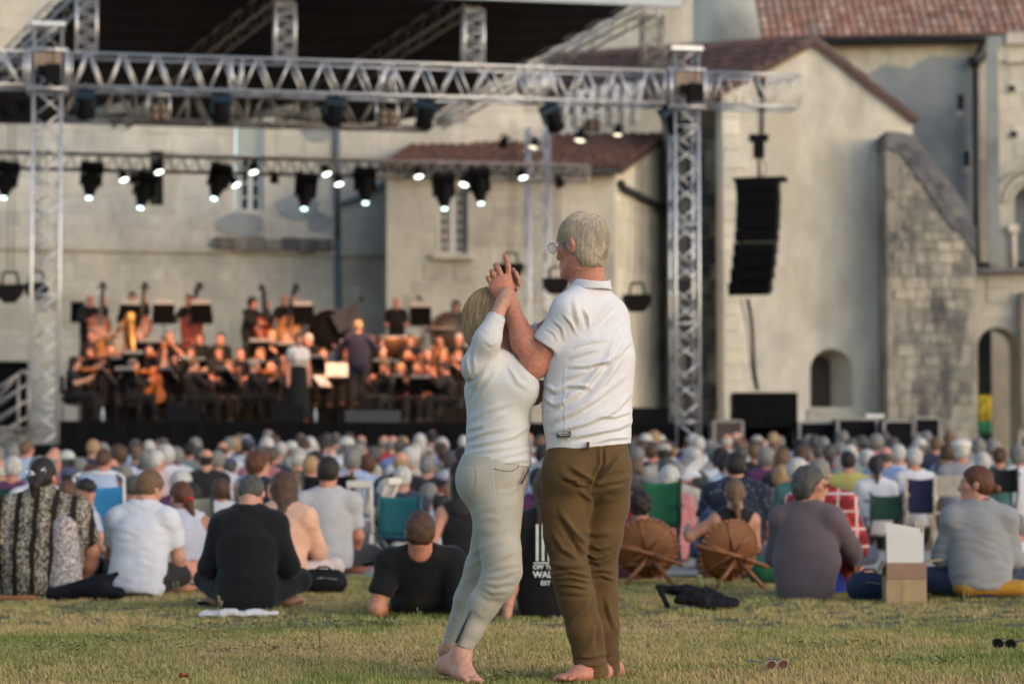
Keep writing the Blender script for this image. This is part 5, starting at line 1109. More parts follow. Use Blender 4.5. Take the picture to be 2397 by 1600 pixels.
S_TR = [(z2((1075, 110), (1078, 220), (1030, 320), (1010, 380)), 6, -.012), (z2((880, 240), (960, 290), (1030, 330)), 9, .010), (z2((830, 290), (930, 340), (1015, 350)), 9, .009), (z2((1020, 360), (930, 330), (820, 330)), 6, -.006), (z2((1190, 180), (1130, 240), (1050, 330)), 10, .010), (z2((1220, 300), (1130, 330), (1030, 360)), 9, .010), (z2((1190, 360), (1110, 370), (1025, 400)), 7, .008),
        (z2((1160, 430), (1090, 440), (1010, 470)), 8, .006), (z2((930, 380), (1000, 440), (990, 540)), 8, .006), (z2((820, 520), (900, 640), (955, 700), (960, 760)), 10, .012), (z2((870, 640), (930, 720), (955, 780)), 7, .008), (z2((770, 640), (830, 740), (920, 800)), 9, .007),
        (z2((740, 830), (850, 850), (960, 840)), 9, .010), (z2((760, 900), (870, 880), (985, 905)), 6, .011), (z2((775, 925), (880, 915), (990, 940)), 6, .009), (z2((785, 955), (900, 960), (990, 985)), 6, .008), (z2((800, 1000), (900, 1010), (1000, 1010)), 8, .005),
        (z2((960, 760), (1040, 800), (1115, 770)), 6, .010), (z2((970, 800), (1050, 830), (1120, 800)), 6, .010), (z2((990, 880), (1060, 870), (1135, 880)), 6, .011), (z2((1000, 910), (1070, 900), (1140, 930)), 6, .009), (z2((1000, 720), (1060, 740), (1120, 720)), 8, .006), (z2((960, 640), (1040, 650), (1120, 640)), 10, .005),
        (z2((860, 1180), (960, 1100), (1000, 1010)), 11, .007), (z2((930, 1390), (1000, 1330), (1040, 1180)), 10, .006), (z2((925, 1400), (1000, 1405), (1085, 1385)), 6, .008), (z2((1030, 1130), (1060, 1220), (1080, 1380)), 8, .005), (z2((1090, 1400), (1130, 1380), (1170, 1330)), 6, .006), (z2((900, 1440), (980, 1460), (1090, 1440)), 6, .005),
        (z2((1095, 1040), (1120, 1150), (1160, 1250)), 8, .005), (z2((912, 1497), (1010, 1492), (1112, 1470)), 2.5, -.004), (z2((1108, 1462), (1140, 1452), (1178, 1442)), 2.5, -.004)]
V = folds(V, Q, [(p, q * .85, a * 1.5) for p, q, a in S_TR]); V = grain(V, Q, .0026, 30, 11, (1, 1, .7))
trs = child("trousers", V, Q, chino, man, mo)
m = MB(); m.tube(P(1376.5, 1034, Y0 - .148), P(1376.5, 1052, Y0 - .152), .006, n=8); o = m.build("belt_loop", chino, trs); o.location = -Vector(mo)
m = MB(); m.path([P(1284, 1062, Y0 - .06), P(1291, 1076, Y0 - .085), P(1295, 1083, Y0 - .095)], .004); o = m.build("pocket_slit", simple("dark_seam", (.02, .012, .006)), trs); o.location = -Vector(mo)
def strand_mat(mat):
    k = mat.name + "_strand"
    if k in MATS: return MATS[k]
    c = [e.color[:3] for e in [n for n in mat.node_tree.nodes if n.type == 'VALTORGB'][0].color_ramp.elements][1]; m, t, b = newmat(k); r = ramp(t, rand_island(t), [(0, tuple(q * .6 for q in c)), (.45, tuple(q * 1.0 for q in c)), (1, tuple(min(.95, q * 1.4) for q in c))]); t.links.new(r.outputs[0], b.inputs["Base Color"]); b.inputs["Roughness"].default_value = .45; MATS[k] = m; return m
# man's hair: shell and single strands falling from the crown
def strands(c, fr, hs, prims, h, n, L, wd, mat, name, parent, org, whorl, seed=0, lift=.004, droop=.35, wild=.02, clump=.0009):
    V, Q = skin(prims, h); nn = vnormals(V, Q); lx = np.stack([(V - A(c)) @ A(q) for q in fr], 1); ang_ = np.arctan2(lx[:, 0], lx[:, 1] + .02); V = V + nn * (clump * (np.sin(ang_ * 13 + 2.2 * np.sin(lx[:, 2] * 22 + 1.0) + ang_ * ang_) + .6 * np.sin(ang_ * 29 + 3 * np.sin(lx[:, 2] * 15))))[:, None]; nn = vnormals(V, Q); child_o = child(name, V + nn * (.002 * vnoise(V, 150, seed))[:, None], Q, mat, parent, org)
    r = np.random.default_rng(seed); ids = r.integers(0, len(V), n); root = V[ids]; no = nn[ids]; r_, f_, u_ = fr
    wv = A(c) + r_ * whorl[0] + f_ * whorl[1] + u_ * whorl[2]
    d = root - wv; d = d - no * (d * no).sum(1, keepdims=True); d /= (np.linalg.norm(d, axis=1, keepdims=True) + 1e-6)
    d = d + np.cross(no, d) * .35 - A(u_) * droop + r.normal(0, .18, d.shape); d = d - no * (d * no).sum(1, keepdims=True); d /= (np.linalg.norm(d, axis=1, keepdims=True) + 1e-6)
    K = 5; LL = L * r.uniform(.6, 1.15, n); pts = []; p = root + no * .001
    wildm = (r.random(n) < wild)
    for k in range(K):
        pts.append(p); cn = p - (A(c) + u_ * .02 * hs); cn /= np.linalg.norm(cn, axis=1, keepdims=True)
        dd = d - cn * (d * cn).sum(1, keepdims=True) * np.where(wildm, .0, .95)[:, None] + cn * (lift * 20 * np.where(wildm, 2.2, .35))[:, None] * .35
        dd = dd - A(u_) * .10 + r.normal(0, .06, d.shape); dd /= np.linalg.norm(dd, axis=1, keepdims=True); p = p + dd * (LL / (K - 1))[:, None]; d = dd
    side = np.cross(d, A((0, 1, 0))); side /= (np.linalg.norm(side, axis=1, keepdims=True) + 1e-6)
    vs = []; 
    for k in range(K):
        wk = wd * (1 - .75 * k / (K - 1)); vs += [pts[k] - side * wk, pts[k] + side * wk]
    vs = np.stack(vs, 1).reshape(-1, 3); base = (np.arange(n) * 2 * K)[:, None]
    q = np.concatenate([base + np.array([[2 * k, 2 * k + 1, 2 * k + 3, 2 * k + 2]]) for k in range(K - 1)])
    o = mobj("hair_strands", np_mesh("hair_strands", vs - org, q, strand_mat(mat)), child_o); return child_o
M_MANH = hair_mat("silver_blond_hair", (.46, .375, .275)); M_WOMH = hair_mat("blond_grey_hair", (.46, .30, .145))
hp = [el(mhead - mfr[1] * .012 + mfr[2] * .026, (.0845, .105, .1005), np.stack(mfr, 1), .02), el(mhead - mfr[1] * .047 - mfr[2] * .035, (.074, .058, .082), np.stack(mfr, 1), .03),
      half(mhead + nrm(mfr[1] * .82 - mfr[2] * .57) * .030, nrm(mfr[1] * .82 - mfr[2] * .57), .008), half(mhead - mfr[2] * .108, -mfr[2], .008)]
strands(mhead, mfr, 1.0, hp, .004, 7000, .040, .0008, M_MANH, "hair", man, mo, (.012, -.085, .085), 4, .004, .3, .012)
# glasses and ring
def eyewear(c, fr, hs, parent, org, mat, lens):
    r, f, u = (Vector(v) for v in fr); c = Vector(c); L = lambda x, y, z: c + (r * x + f * y + u * z) * hs
    m = MB()
    for sg in (-1, 1):
        ring = [L(sg * .034 + .024 * math.cos(t), .112, -.004 + .02 * math.sin(t)) for t in np.linspace(0, 2 * math.pi, 17)]; m.path(ring, .0014, 5)
        m.path([L(sg * .058, .112, .004), L(sg * .074, .095, .006), L(sg * .080, .0, .004), L(sg * .08, -.02, -.012)], .0014, 5)
    m.path([L(-.01, .112, 0), L(0, .114, .005), L(.01, .112, 0)], .0014, 5); g = m.build("glasses", mat, parent); g.location = -Vector(org)
    m = MB()
    for sg in (-1, 1): m.prism([L(sg * .034 + .023 * math.cos(t), .112, -.004 + .019 * math.sin(t)) for t in np.linspace(0, 2 * math.pi, 13)[:-1]], f * .0012)
    m.build("lens", lens, g)
gl, t_, b_ = newmat("lens_glass"); b_.inputs["Transmission Weight"].default_value = .9; b_.inputs["Roughness"].default_value = .03; b_.inputs["IOR"].default_value = 1.2; b_.inputs["Base Color"].default_value = (.9, .95, 1, 1)
eyewear(mhead, mfr, 1.08, man, mo, simple("silver_frame", (.45, .45, .46), .25, .9), gl)
m = MB(); a = w(1157.5, 646.5, .004); dR = nrm(w(1153.5, 638, .008) - w(1163, 657)); rx = nrm(np.cross(dR, (0, 1, 0))); ry = np.cross(dR, rx)
m.path([Vector(a + (rx * math.cos(t) + ry * math.sin(t)) * .0125) for t in np.linspace(0, 6.2832, 17)], .0016, 6); o = m.build("ring", simple("gold", (.75, .5, .16), .25, 1.0), man); o.location = -Vector(mo)
# ---- woman
WF = nrm((.985, -.10, 0)); whd = w(1158, 748, .09); wfr = frame(math.radians(-114), math.radians(2), 0); wnb = w(1164, 846, .02)
wsr, wsl = w(1118, 856, -.10), w(1190, 856, .15); wel, wwr = w(1140, 797, -.15), w(1177, 706, -.10)
B = head_prims(whd, wfr, .94, fine=True, female=True) + [rc(whd - wfr[2] * .05 - wfr[1] * .025, wnb, .05, .054, .03)]
WT = [((1158, 1085), .118), ((1168, 985), .098), ((1166, 900), .115), ((1158, 862), .08)]
WQ = (A((0, 1, 0)), 1.12)
B += chain([w(*p) for p, r in WT], [r for p, r in WT], .05, WQ) + [rc(wsr, wsl, .05, None, .05), el(w(1214, 905, -.06), .058, None, .04), el(w(1212, 905, .09), .058, None, .04)]
B += [rc(wsr, wel, .045, .036, .03), rc(wel, wel * .6 + wwr * .4, .034, .032, .02), rc(wel * .6 + wwr * .4, wwr, .032, .023, .02)]
B += [rc(wwr, w(1189, 672, .02), .024, .028, .02, (A((0, 1, 0)), .7)), rc(w(1189, 672, .03), w(1196, 650, .05), .028, .026, .02, (A((0, 1, 0)), .7))]
for pts in (((1197, 648, .05), (1201, 631, .035), (1209, 640, .0), (1211, 648, -.005)), ((1199, 652, .05), (1206, 640, .03), (1214.5, 652, .0), (1215, 661, -.004)), ((1200, 660, .05), (1210, 651, .03), (1218, 659, .01), (1217, 667, .0)), ((1198, 668, .05), (1208, 664, .035), (1213, 670, .015), (1211, 676, .0))):
    B += chain([w(*p) for p in pts], [.0092, .0088, .0082, .0074], .003)
B += chain([w(1190, 680, .03), w(1181, 664, .045), w(1178, 650, .05)], [.014, .0105, .008], .01)
wer, ww2 = w(1235, 800, .18), w(1300, 745, .12); B += [rc(wsl, wer, .045, .036, .03), rc(wer, ww2, .036, .024, .03)] + hand_prims(ww2, (.8, -.2, -.3), (.1, -.6, -.6), .92, .4, -1)
WL = [[(1152, 1125, -.05), (1163, 1222, -.06), (1178, 1335, -.08), (1132, 1410, -.06), (1083, 1520, -.05)], [(1160, 1130, .08), (1145, 1230, .12), (1128, 1325, .16), (1096, 1400, .2), (1062, 1505, .24)]]
B += ch(WL[0], [.09, .064, .046, .040, .030], .03) + ch(WL[1], [.09, .06, .045, .040, .030], .03)
g1 = (w(1080, 1530, -.05), w(1042, 1557, -.0), w(1088, 1577, -.10), w(1108, 1589, -.14)); g2 = (w(1062, 1510, .24), w(1048, 1522, .26), gpt(1075, 9.86, .035), gpt(1092, 9.84, .025))
B += foot(*g1) + toes(g1[2], g1[3], 1) + foot(*g2)
B.sort(key=lambda p: p['op'] == 's'); V, Q = skin(B, .0038); V = grain(V, Q, .0006, 120, 8)
wo = A((w(1130, 1590)[0], 9.65, 0)); woman = mobj("person", np_mesh("person", V - wo, Q, SKW), None, tuple(wo))
tag(woman, "shorter woman with blond bob in a white long-sleeved top and pale grey jeans, dancing barefoot", "person", "couple dancing on the lawn")
T = chain([w(1164, 1078), w(1166, 985), w(1166, 900), w(1158, 862)], [.137, .110, .124, .088], .06, WQ) + [rc(wsr, wsl, .054, None, .05), el(w(1217, 908, -.06), .073, None, .06), el(w(1215, 908, .09), .073, None, .06), rc(wnb, wsr * .6 + wnb * .4, .055, None, .04)]
T += [rc(wsr, wel, .055, .045, .05), rc(wel, wel + (wwr - wel) * .64, .046, .037, .05, None, True), rc(wsl, wer, .055, .047, .04), rc(wer, wer + (ww2 - wer) * .5, .047, .04, .03, None, True)]
T += [half(w(1166, 1083), -UP + A((-.16, 0, 0)), .005), el(wnb + UP * .05 + WF * .02, .072, None, .006, 's'), rc(wnb + UP * .03 + WF * .05, w(1200, 862, .0), .03, .012, .008, None, False, 's'), rc(wel + (wwr - wel) * .58, wel + (wwr - wel) * .74, .0325, None, .004, None, False, 's')]
V, Q = skin(T, HH)
S_BL = [(z1((310, 1110), (290, 1210), (310, 1330)), 5, .006), (z1((270, 1150), (255, 1260), (265, 1340)), 4, .005), (z1((360, 1060), (340, 1180), (350, 1300)), 6, .005), (z1((500, 1180), (440, 1270), (350, 1400), (300, 1480)), 9, .009), (z1((530, 1230), (480, 1330), (400, 1440), (320, 1540)), 9, .007), (z1((440, 1300), (350, 1370), (270, 1410)), 7, .008),
        (z1((420, 1050), (470, 1090), (520, 1060)), 5, .003), (z1((400, 960), (450, 1000), (530, 960)), 5, .002), (z1((640, 1210), (700, 1290), (770, 1360)), 8, .006), (z1((600, 1250), (660, 1350), (760, 1420)), 8, .005),
        ([(1095, 985), (1140, 960), (1200, 940)], 8, .006), ([(1092, 1005), (1130, 995), (1180, 965)], 7, .008), ([(1088, 1030), (1130, 1012), (1190, 1000)], 6, .009), ([(1086, 1046), (1140, 1035), (1210, 1020)], 6, .009), ([(1090, 1060), (1150, 1052), (1230, 1040)], 6, .007), ([(1150, 1075), (1200, 1062), (1246, 1050)], 6, .007), ([(1180, 1030), (1220, 1010), (1246, 990)], 7, .006), ([(1170, 1086), (1210, 1078), (1246, 1075)], 5, .006),
        ([(1131, 900), (1130, 960), (1133, 1060)], 2.5, .0012), ([(1190, 860), (1205, 880), (1212, 890)], 4, .005)]
V = folds(V, Q, [(p, q, a * .75) for p, q, a in S_BL]); V = grain(V, Q, .0018, 34, 15, (1, 1, 1.6)); V = lap(V, Q, .3); bl = child("blouse", V, Q, blousew, woman, wo)
T = chain([w(1163, 1066), w(1157, 1110)], [.132, .140], .05, WQ) + [el(w(1120, 1125, -.05), (.085, .10, .105), None, .05), el(w(1122, 1125, .09), (.085, .10, .105), None, .05)]
T += ch([(1156, 1125, -.04), (1162, 1180, -.05), (1164, 1222, -.06), (1172, 1290, -.08), (1177, 1335, -.08), (1165, 1365, -.08), (1132, 1412, -.06), (1104, 1470, -.05)], [.115, .10, .088, .076, .071, .066, .058, .047], .03) + [rc(w(1104, 1470, -.05), w(1083, 1512, -.05), .047, .042, .02, None, True)]
T += ch([(1160, 1130, .08), (1158, 1210, .1), (1149, 1268, .13), (1130, 1325, .16), (1096, 1402, .2)], [.11, .083, .072, .066, .055], .03) + [rc(w(1096, 1402, .2), w(1059, 1508, .24), .055, .041, .02, None, True)]
T += [half(w(1163, 1070), UP + A((.1, 0, 0)), .004), rc(w(1085, 1500, -.05), w(1080, 1530, -.05), .036, None, .004, None, False, 's'), rc(w(1060, 1496, .24), w(1055, 1526, .24), .034, None, .004, None, False, 's')]
V, Q = skin(T, HH)
S_JE = [(z2((300, 235), (303, 330), (290, 420)), 3, .004), (z2((200, 235), (250, 242), (300, 236)), 2, -.003), (z2((412, 190), (408, 300), (425, 430)), 2, -.004), (z2((270, 540), (340, 500), (430, 480)), 9, .008), (z2((280, 570), (360, 545), (460, 560)), 8, .007), (z2((545, 370), (500, 400), (440, 400)), 6, .007), (z2((560, 420), (520, 470), (470, 500)), 7, .006), (z2((570, 330), (560, 400), (565, 460)), 4, -.006),
        (z2((310, 620), (400, 640), (520, 600)), 9, .005), (z2((330, 720), (420, 700), (540, 690)), 8, .005), (z2((350, 850), (430, 800), (540, 760)), 7, .009), (z2((350, 880), (450, 850), (560, 830)), 6, .009), (z2((345, 915), (440, 910), (555, 870)), 6, .010), (z2((335, 945), (420, 960), (545, 940)), 6, .009), (z2((330, 970), (400, 1010), (490, 1000)), 6, .008), (z2((320, 1000), (380, 1040), (460, 1040)), 6, .006),
        (z2((265, 780), (320, 740), (350, 720)), 7, .007), (z2((245, 860), (290, 830), (330, 800)), 7, .006), (z2((210, 960), (250, 930), (300, 900)), 8, .005), (z2((290, 1110), (330, 1150), (360, 1160)), 7, .004), (z2((185, 1320), (230, 1340), (262, 1352)), 2, -.003)]
V = folds(V, Q, [(p, q * 1.1, a * .42) for p, q, a in S_JE]); V = grain(V, Q, .0018, 34, 21); jn = child("jeans", V, Q, jeans, woman, wo)
m = MB(); pz = [P(px, py, Y0 - .05 - d) for px, py, d in ((1101, 1428, .062), (1090, 1450, .058), (1080, 1470, .054), (1066, 1500, .046), (1072, 1505, .050), (1083, 1478, .058), (1092, 1455, .062))]
m.prism(pz, (0, .02, 0)); o = m.build("ankle_zip", simple("zip_brown", (.035, .022, .016), .6), jn); o.location = -Vector(wo)
m = MB(); m.path([P(1155, 1096, Y0 - .20), P(1175, 1101, Y0 - .20), P(1198, 1102, Y0 - .19), P(1212, 1094, Y0 - .17), P(1215, 1086, Y0 - .165)], .002); o = m.build("pocket_edge", simple("grey_seam", (.16, .15, .135)), jn); o.location = -Vector(wo)
m = MB(); m.path([P(1237, 1098, Y0 - .10), P(1228, 1118, Y0 - .12), P(1220, 1132, Y0 - .13)], .004); o = m.build("fly_seam", simple("brown_seam", (.05, .035, .025)), jn); o.location = -Vector(wo)  # thin brown line along the front of the jeans
R_ = np.stack(wfr, 1); L_ = lambda x, y, z: whd + (wfr[0] * x + wfr[1] * y + wfr[2] * z) * .94
hp = [el(L_(0, -.018, .03), (.092, .105, .10), R_, .02), el(L_(0, -.06, -.03), (.086, .066, .08), R_, .04), rc(L_(.072, -.02, .01), L_(.070, -.012, -.06), .028, .016, .03), rc(L_(-.072, -.02, .01), L_(-.070, -.012, -.06), .028, .016, .03), rc(L_(.04, .07, .07), L_(.075, .03, .03), .022, .02, .03), rc(L_(0, -.06, -.07), L_(0, -.055, -.118), .055, .035, .03),
      el(L_(.01, .12, -.03), (.066, .085, .085), R_, .015, 's'), el(L_(.075, .005, -.03), (.03, .022, .035), R_, .01, 's')]
strands(whd, wfr, .94, hp, .004, 6500, .080, .0009, M_WOMH, "hair", woman, wo, (.0, .0, .125), 9, .003, .55, .01, .0042)
eyewear(whd, wfr, .96, woman, wo, simple("dark_frame", (.05, .03, .02), .4), gl)
m = MB(); m.path([P(1185, 842, Y0 - .05), P(1188, 852, Y0 - .058), P(1193, 856, Y0 - .06), P(1199, 850, Y0 - .05)], .0022); o = m.build("necklace", simple("pale_beads", (.6, .55, .45), .4), woman); o.location = -Vector(wo)
# ------------------------------------------------------------------ the orchestra
M_FID = simple("orange_varnish", (.36, .105, .018), .3, 0, .35, 9); M_FIDR = simple("red_brown_varnish", (.20, .035, .012), .3, 0, .35, 9); M_FIDO = simple("amber_varnish", (.45, .19, .05), .3, 0, .3, 9); M_EBONY = simple("ebony", (.01, .009, .008), .4)
M_PAPER = simple("sheet_paper", (.48, .46, .45), .8, 0, .06, 14); M_BRASS = simple("brass", (.75, .48, .16), .25, 1.0, .1, 5); M_SILVER = simple("silver", (.7, .7, .7), .25, 1.0, .1, 5)
def fiddle(name, L, mat, pin=0.0):
    """bowed instrument: length L over all, y up the neck, front face +z"""
    s = L / .59; t = empty(name); half_ = [(0, 0), (.06, .006), (.095, .035), (.104, .075), (.092, .115), (.060, .145), (.055, .185), (.066, .215), (.083, .25), (.083, .29), (.068, .325), (.035, .352), (0, .356)]
    out = [(x * s, y * s) for x, y in half_] + [(-x * s, y * s) for x, y in half_[1:-1][::-1]]; m = MB(); n = len(out); th = .022 * s; vs = []
    cx, cy = 0, .17 * s
    for z, k in ((-th, .93), (-th * .8, 1), (th * .8, 1), (th, .93), (th * 1.25, .55)): vs += [(cx + (x - cx) * k, cy + (y - cy) * k, z) for x, y in out]
    m._add(vs, [tuple(range(n))[::-1]] + [(j * n + i, j * n + (i + 1) % n, (j + 1) * n + (i + 1) % n, (j + 1) * n + i) for j in range(4) for i in range(n)] + [tuple(range(4 * n, 5 * n))], False); b = m.build("soundbox", mat, t)
    m = MB(); m.box((0, .40 * s, th * 1.2), (.026 * s, .27 * s, .012 * s)); m.build("fingerboard", M_EBONY, t); m = MB(); m.box((0, .06 * s, th * 1.5), (.04 * s, .10 * s, .01 * s)); m.build("tailpiece", M_EBONY, t)
    m = MB(); m.tube((0, .35 * s, th * .6), (0, .56 * s, th * .2), .013 * s, .011 * s); m.tube((-.018 * s, .575 * s, 0), (.018 * s, .575 * s, 0), .016 * s); m.tube((-.04 * s, .55 * s, 0), (.04 * s, .55 * s, 0), .006 * s); m.build("neck", M_EBONY if L > 1.5 else mat, t)
    m = MB(); m.box((0, .165 * s, th * 2.0), (.05 * s, .006 * s, .03 * s)); m.build("bridge", M_FIDO, t)
    if pin: m = MB(); m.tube((0, .01, 0), (0, -pin, 0), .008); m.build("endpin", M_BLACK, t)
    return t
INS = dict(violin=fiddle("violin", .60, M_FID), cello=fiddle("cello", 1.22, M_FID, .32), bass=fiddle("double_bass", 1.78, M_FIDR, .14), bass_o=fiddle("double_bass", 1.78, M_FIDO, .14), viola=fiddle("viola", .67, M_FIDR)); INSU = set()
def wind(name, L, r, mat, bell=0.0):
    t = empty(name); m = MB(); m.tube((0, 0, 0), (0, L, 0), r, n=8); m.build("tube", mat, t)
    if bell: m = MB(); m.lathe((0, L, 0), [(r, 0), (r * 1.4, .06), (bell, .14), (bell * .97, .142)], 16, Matrix.Rotation(-math.pi / 2, 3, 'X')); m.build("bell", mat, t)
    m = MB()
    for i in range(5): m.box((0, L * (.25 + .12 * i), r), (.012, .02, .01))
    m.build("key", M_SILVER, t); return t
INS['clarinet'] = wind("clarinet", .62, .013, M_EBONY, .035); INS['flute'] = wind("flute", .66, .010, M_SILVER); INS['trumpet'] = wind("trumpet", .42, .012, M_BRASS, .065)
hn = empty("french_horn"); m = MB(); m.path([(.14 * math.cos(t), .14 * math.sin(t), 0) for t in np.linspace(0, 6.28, 20)], .016); m.path([(.10 * math.cos(t), .10 * math.sin(t), .02) for t in np.linspace(0, 6.28, 16)], .012); m.build("coil", M_BRASS, hn); m = MB(); m.lathe((.1, -.12, 0), [(.02, 0), (.035, .1), (.08, .2), (.15, .26), (.148, .262)], 18, Matrix.Rotation(math.pi * .6, 3, 'X')); m.build("bell", M_BRASS, hn); INS['horn'] = hn
def put_ins(kind, M4, label, group):
    src = INS[kind]; o = src if kind not in INSU else copy_tree(src); INSU.add(kind); o.matrix_world = M4
    cat = src.name.split('.')[0].replace('_', ' '); tag(o, label, cat, group); return o
def basis(y, z, o):
    y = Vector(y).normalized(); z = Vector(z); z = (z - y * z.dot(y)).normalized(); x = y.cross(z); M = Matrix((x, y, z)).transposed().to_4x4(); M.translation = Vector(o); return M
def floor_at(v): return DECK + (1.2 if v >= 6.2 else .75 if v >= 4.4 else .35 if v >= 2.6 else 0)
rw2 = random.Random(8)
BLK = (.006, .006, .007)
def chair_proto(name, mat, padded=True):
    t = empty(name); m = MB(); m.box((0, .02, .44), (.42, .42, .05)); m.build("seat", mat, t); m = MB(); m.box((0, -.2, .70), (.42, .04, .34)); m.build("backrest", mat, t)
    for x in (-.19, .19):
        m = MB(); m.tube((x, -.2, .0), (x, -.21, .86), .013); m.build("leg", M_IRON, t); m = MB(); m.tube((x, .2, 0), (x, .2, .44), .013); m.build("leg", M_IRON, t)
    return t
CH = chair_proto("orchestra_chair", M_BLACK); CHU = []
def stand_proto():
    t = empty("music_stand"); Rt = Matrix.Rotation(math.radians(-40), 3, 'X'); m = MB(); m.box((0, 0, .86), (.50, .015, .32), Rt); m.box((0, -.05, .715), (.50, .05, .012), Rt); m.build("desk", M_BLACK, t)
    m = MB(); m.tube((0, .02, .1), (0, .02, .86), .013); m.build("pole", M_BLACK, t); m = MB()
    for a in (0, 2.1, 4.2): m.tube((0, .02, .22), (.26 * math.cos(a), .02 + .26 * math.sin(a), .01), .009)
    m.build("tripod", M_BLACK, t)
    for x in (-.11, .11): m = MB(); m.box((x, .004, .93), (.215, .004, .31), Rt); m.build("sheet_music", M_PAPER, t)
    return t
STD = stand_proto(); STU = []
HDESC = {'white': 'white-haired', 'grey': 'grey-haired', 'dgrey': 'dark-grey-haired', 'brown': 'brown-haired', 'dark': 'dark-haired', 'blond': 'fair-haired', 'auburn': 'auburn-haired', 'lbrown': 'light-brown-haired'}
ROWN = {0: 'front row', 1: 'second row', 2: 'third row', 3: 'back row'}
def musician(px, v, face, ins, hair, hc, label, female=False, sk=None, sc=1.0, stand=True, chair=True, where="", i_=0, top=BLK, frac=1.9, lean=.1, hp=.1, hy=0.0, seed=0):
    u = su(px, 850, v)[0]; z = floor_at(v); base = st(u, v, z); rz = math.radians(face) + SA * .0
    standing = ins in ('bass', 'bass_o', 'perc', 'conduct', 'sing')
    arms = {'violin': (((-.35, .75, -.45), (-.05, .55, .75)), ((.55, .45, -.55), (-.55, .75, .35))), 'viola': (((-.35, .75, -.45), (-.05, .55, .75)), ((.55, .45, -.55), (-.55, .75, .35))), 'cello': (((-.55, .5, -.5), (.35, .35, .75)), ((.45, .45, -.75), (-.35, .8, -.3))), 'clarinet': 'lap', 'flute': (((-.2, .7, -.6), (.75, .3, .55)), ((.5, .35, -.7), (.0, .45, .85))), 'trumpet': (((-.4, .6, -.6), (.5, .5, .65)), ((.4, .6, -.6), (-.5, .5, .65))), 'horn': 'lap', 'read': 'lap', 'perc': 'elbow',
            'bass': (((-.4, .7, -.35), (.15, .2, .95)), ((.4, .5, -.75), (-.5, .8, -.1))), 'bass_o': (((-.4, .7, -.35), (.15, .2, .95)), ((.4, .5, -.75), (-.5, .8, -.1))), 'conduct': (((-.6, .35, -.65), (-.1, .85, .5)), ((.6, .35, -.65), (.1, .85, .5))), 'sing': 'down'}[ins]
    if standing: J = stand_pose(sc, .95 if not female else .86, arms, hy, hp, lean, .02, 0.03 if female else 0)
    else: J = sit_pose(.46, lean, sc, .95 if not female else .86, hy, hp, 0, arms, 'wide' if ins == 'cello' else 'chair', .02, .03 if female else 0)
    b = figure(J, 'person', .022, sk or SK_R, top, frac, (.006, .006, .007), 1.95, hair, H[hc], (.01, .01, .01), 'shirt', 'trousers', hand=False, female=female, seed=seed, wrinkle=.006, hem=-.14)
    b.location = base; b.rotation_euler = (0, 0, rz); tag(b, label, "musician", "musicians on the stage")
    Wm = Matrix.Translation(base) @ Matrix.Rotation(rz, 4, 'Z'); nb = Vector(J.neck); lab = None
    hand = "of the " + label
    if ins in ('violin', 'viola'): put_ins(ins, Wm @ basis((-.42, .86, -.06), (.25, .1, 1), nb + Vector((-.05, .10, .045))), f"{'orange' if ins == 'violin' else 'red-brown'} {ins} under the chin of the {where}", "violins and violas")
    elif ins == 'cello': put_ins('cello', Wm @ basis((-.07, -.24, .95), (.1, 1, .1), Vector((.0, .52, .36))), f"cello between the knees of the {where}", "cellos")
    elif ins in ('bass', 'bass_o'): put_ins(ins, Wm @ basis((-.13, -.14, .97), (.25, 1, .1), Vector((-.03, .42, .16))), f"{'red-brown' if ins == 'bass' else 'amber'} double bass held by the {where}", "double basses")
    elif ins in ('clarinet', 'trumpet'):
        mo_ = Vector(J.head) + Vector((0, .10, -.07)); put_ins(ins, Wm @ basis((0, .65, -.75) if ins == 'clarinet' else (0, 1, -.08), (0, 1, .5), mo_), f"{ins} at the lips of the {where}", "wind instruments")
    elif ins == 'flute': put_ins('flute', Wm @ basis((1, .1, -.15), (0, 0, 1), Vector(J.head) + Vector((-.08, .11, -.07))), f"silver flute across the lips of the {where}", "wind instruments")
    elif ins == 'horn': put_ins('horn', Wm @ basis((.3, .2, 1), (1, .3, 0), nb + Vector((.1, .32, -.3))), f"brass horn in the arms of the {where}", "wind instruments")
    if not standing and chair:
        c = CH if not CHU else copy_tree(CH); CHU.append(c); c.matrix_world = Wm; tag(c, f"black chair under the {where}", "chair", "orchestra chairs")
    if stand and ins not in ('conduct', 'sing'):
        dy = .85 if not standing else .95; s = STD if not STU else copy_tree(STD); STU.append(s); Ws = Wm @ Matrix.Translation(((.42 if i_ % 2 else -.42) if not standing else -.55, dy, 0)); s.matrix_world = Ws; s.scale = (.86, .86, rw2.uniform(.88, 1.0)) if not standing else (.92, .92, 1.4); tag(s, f"black music stand of the {where}", "music stand", "music stands")
    return b
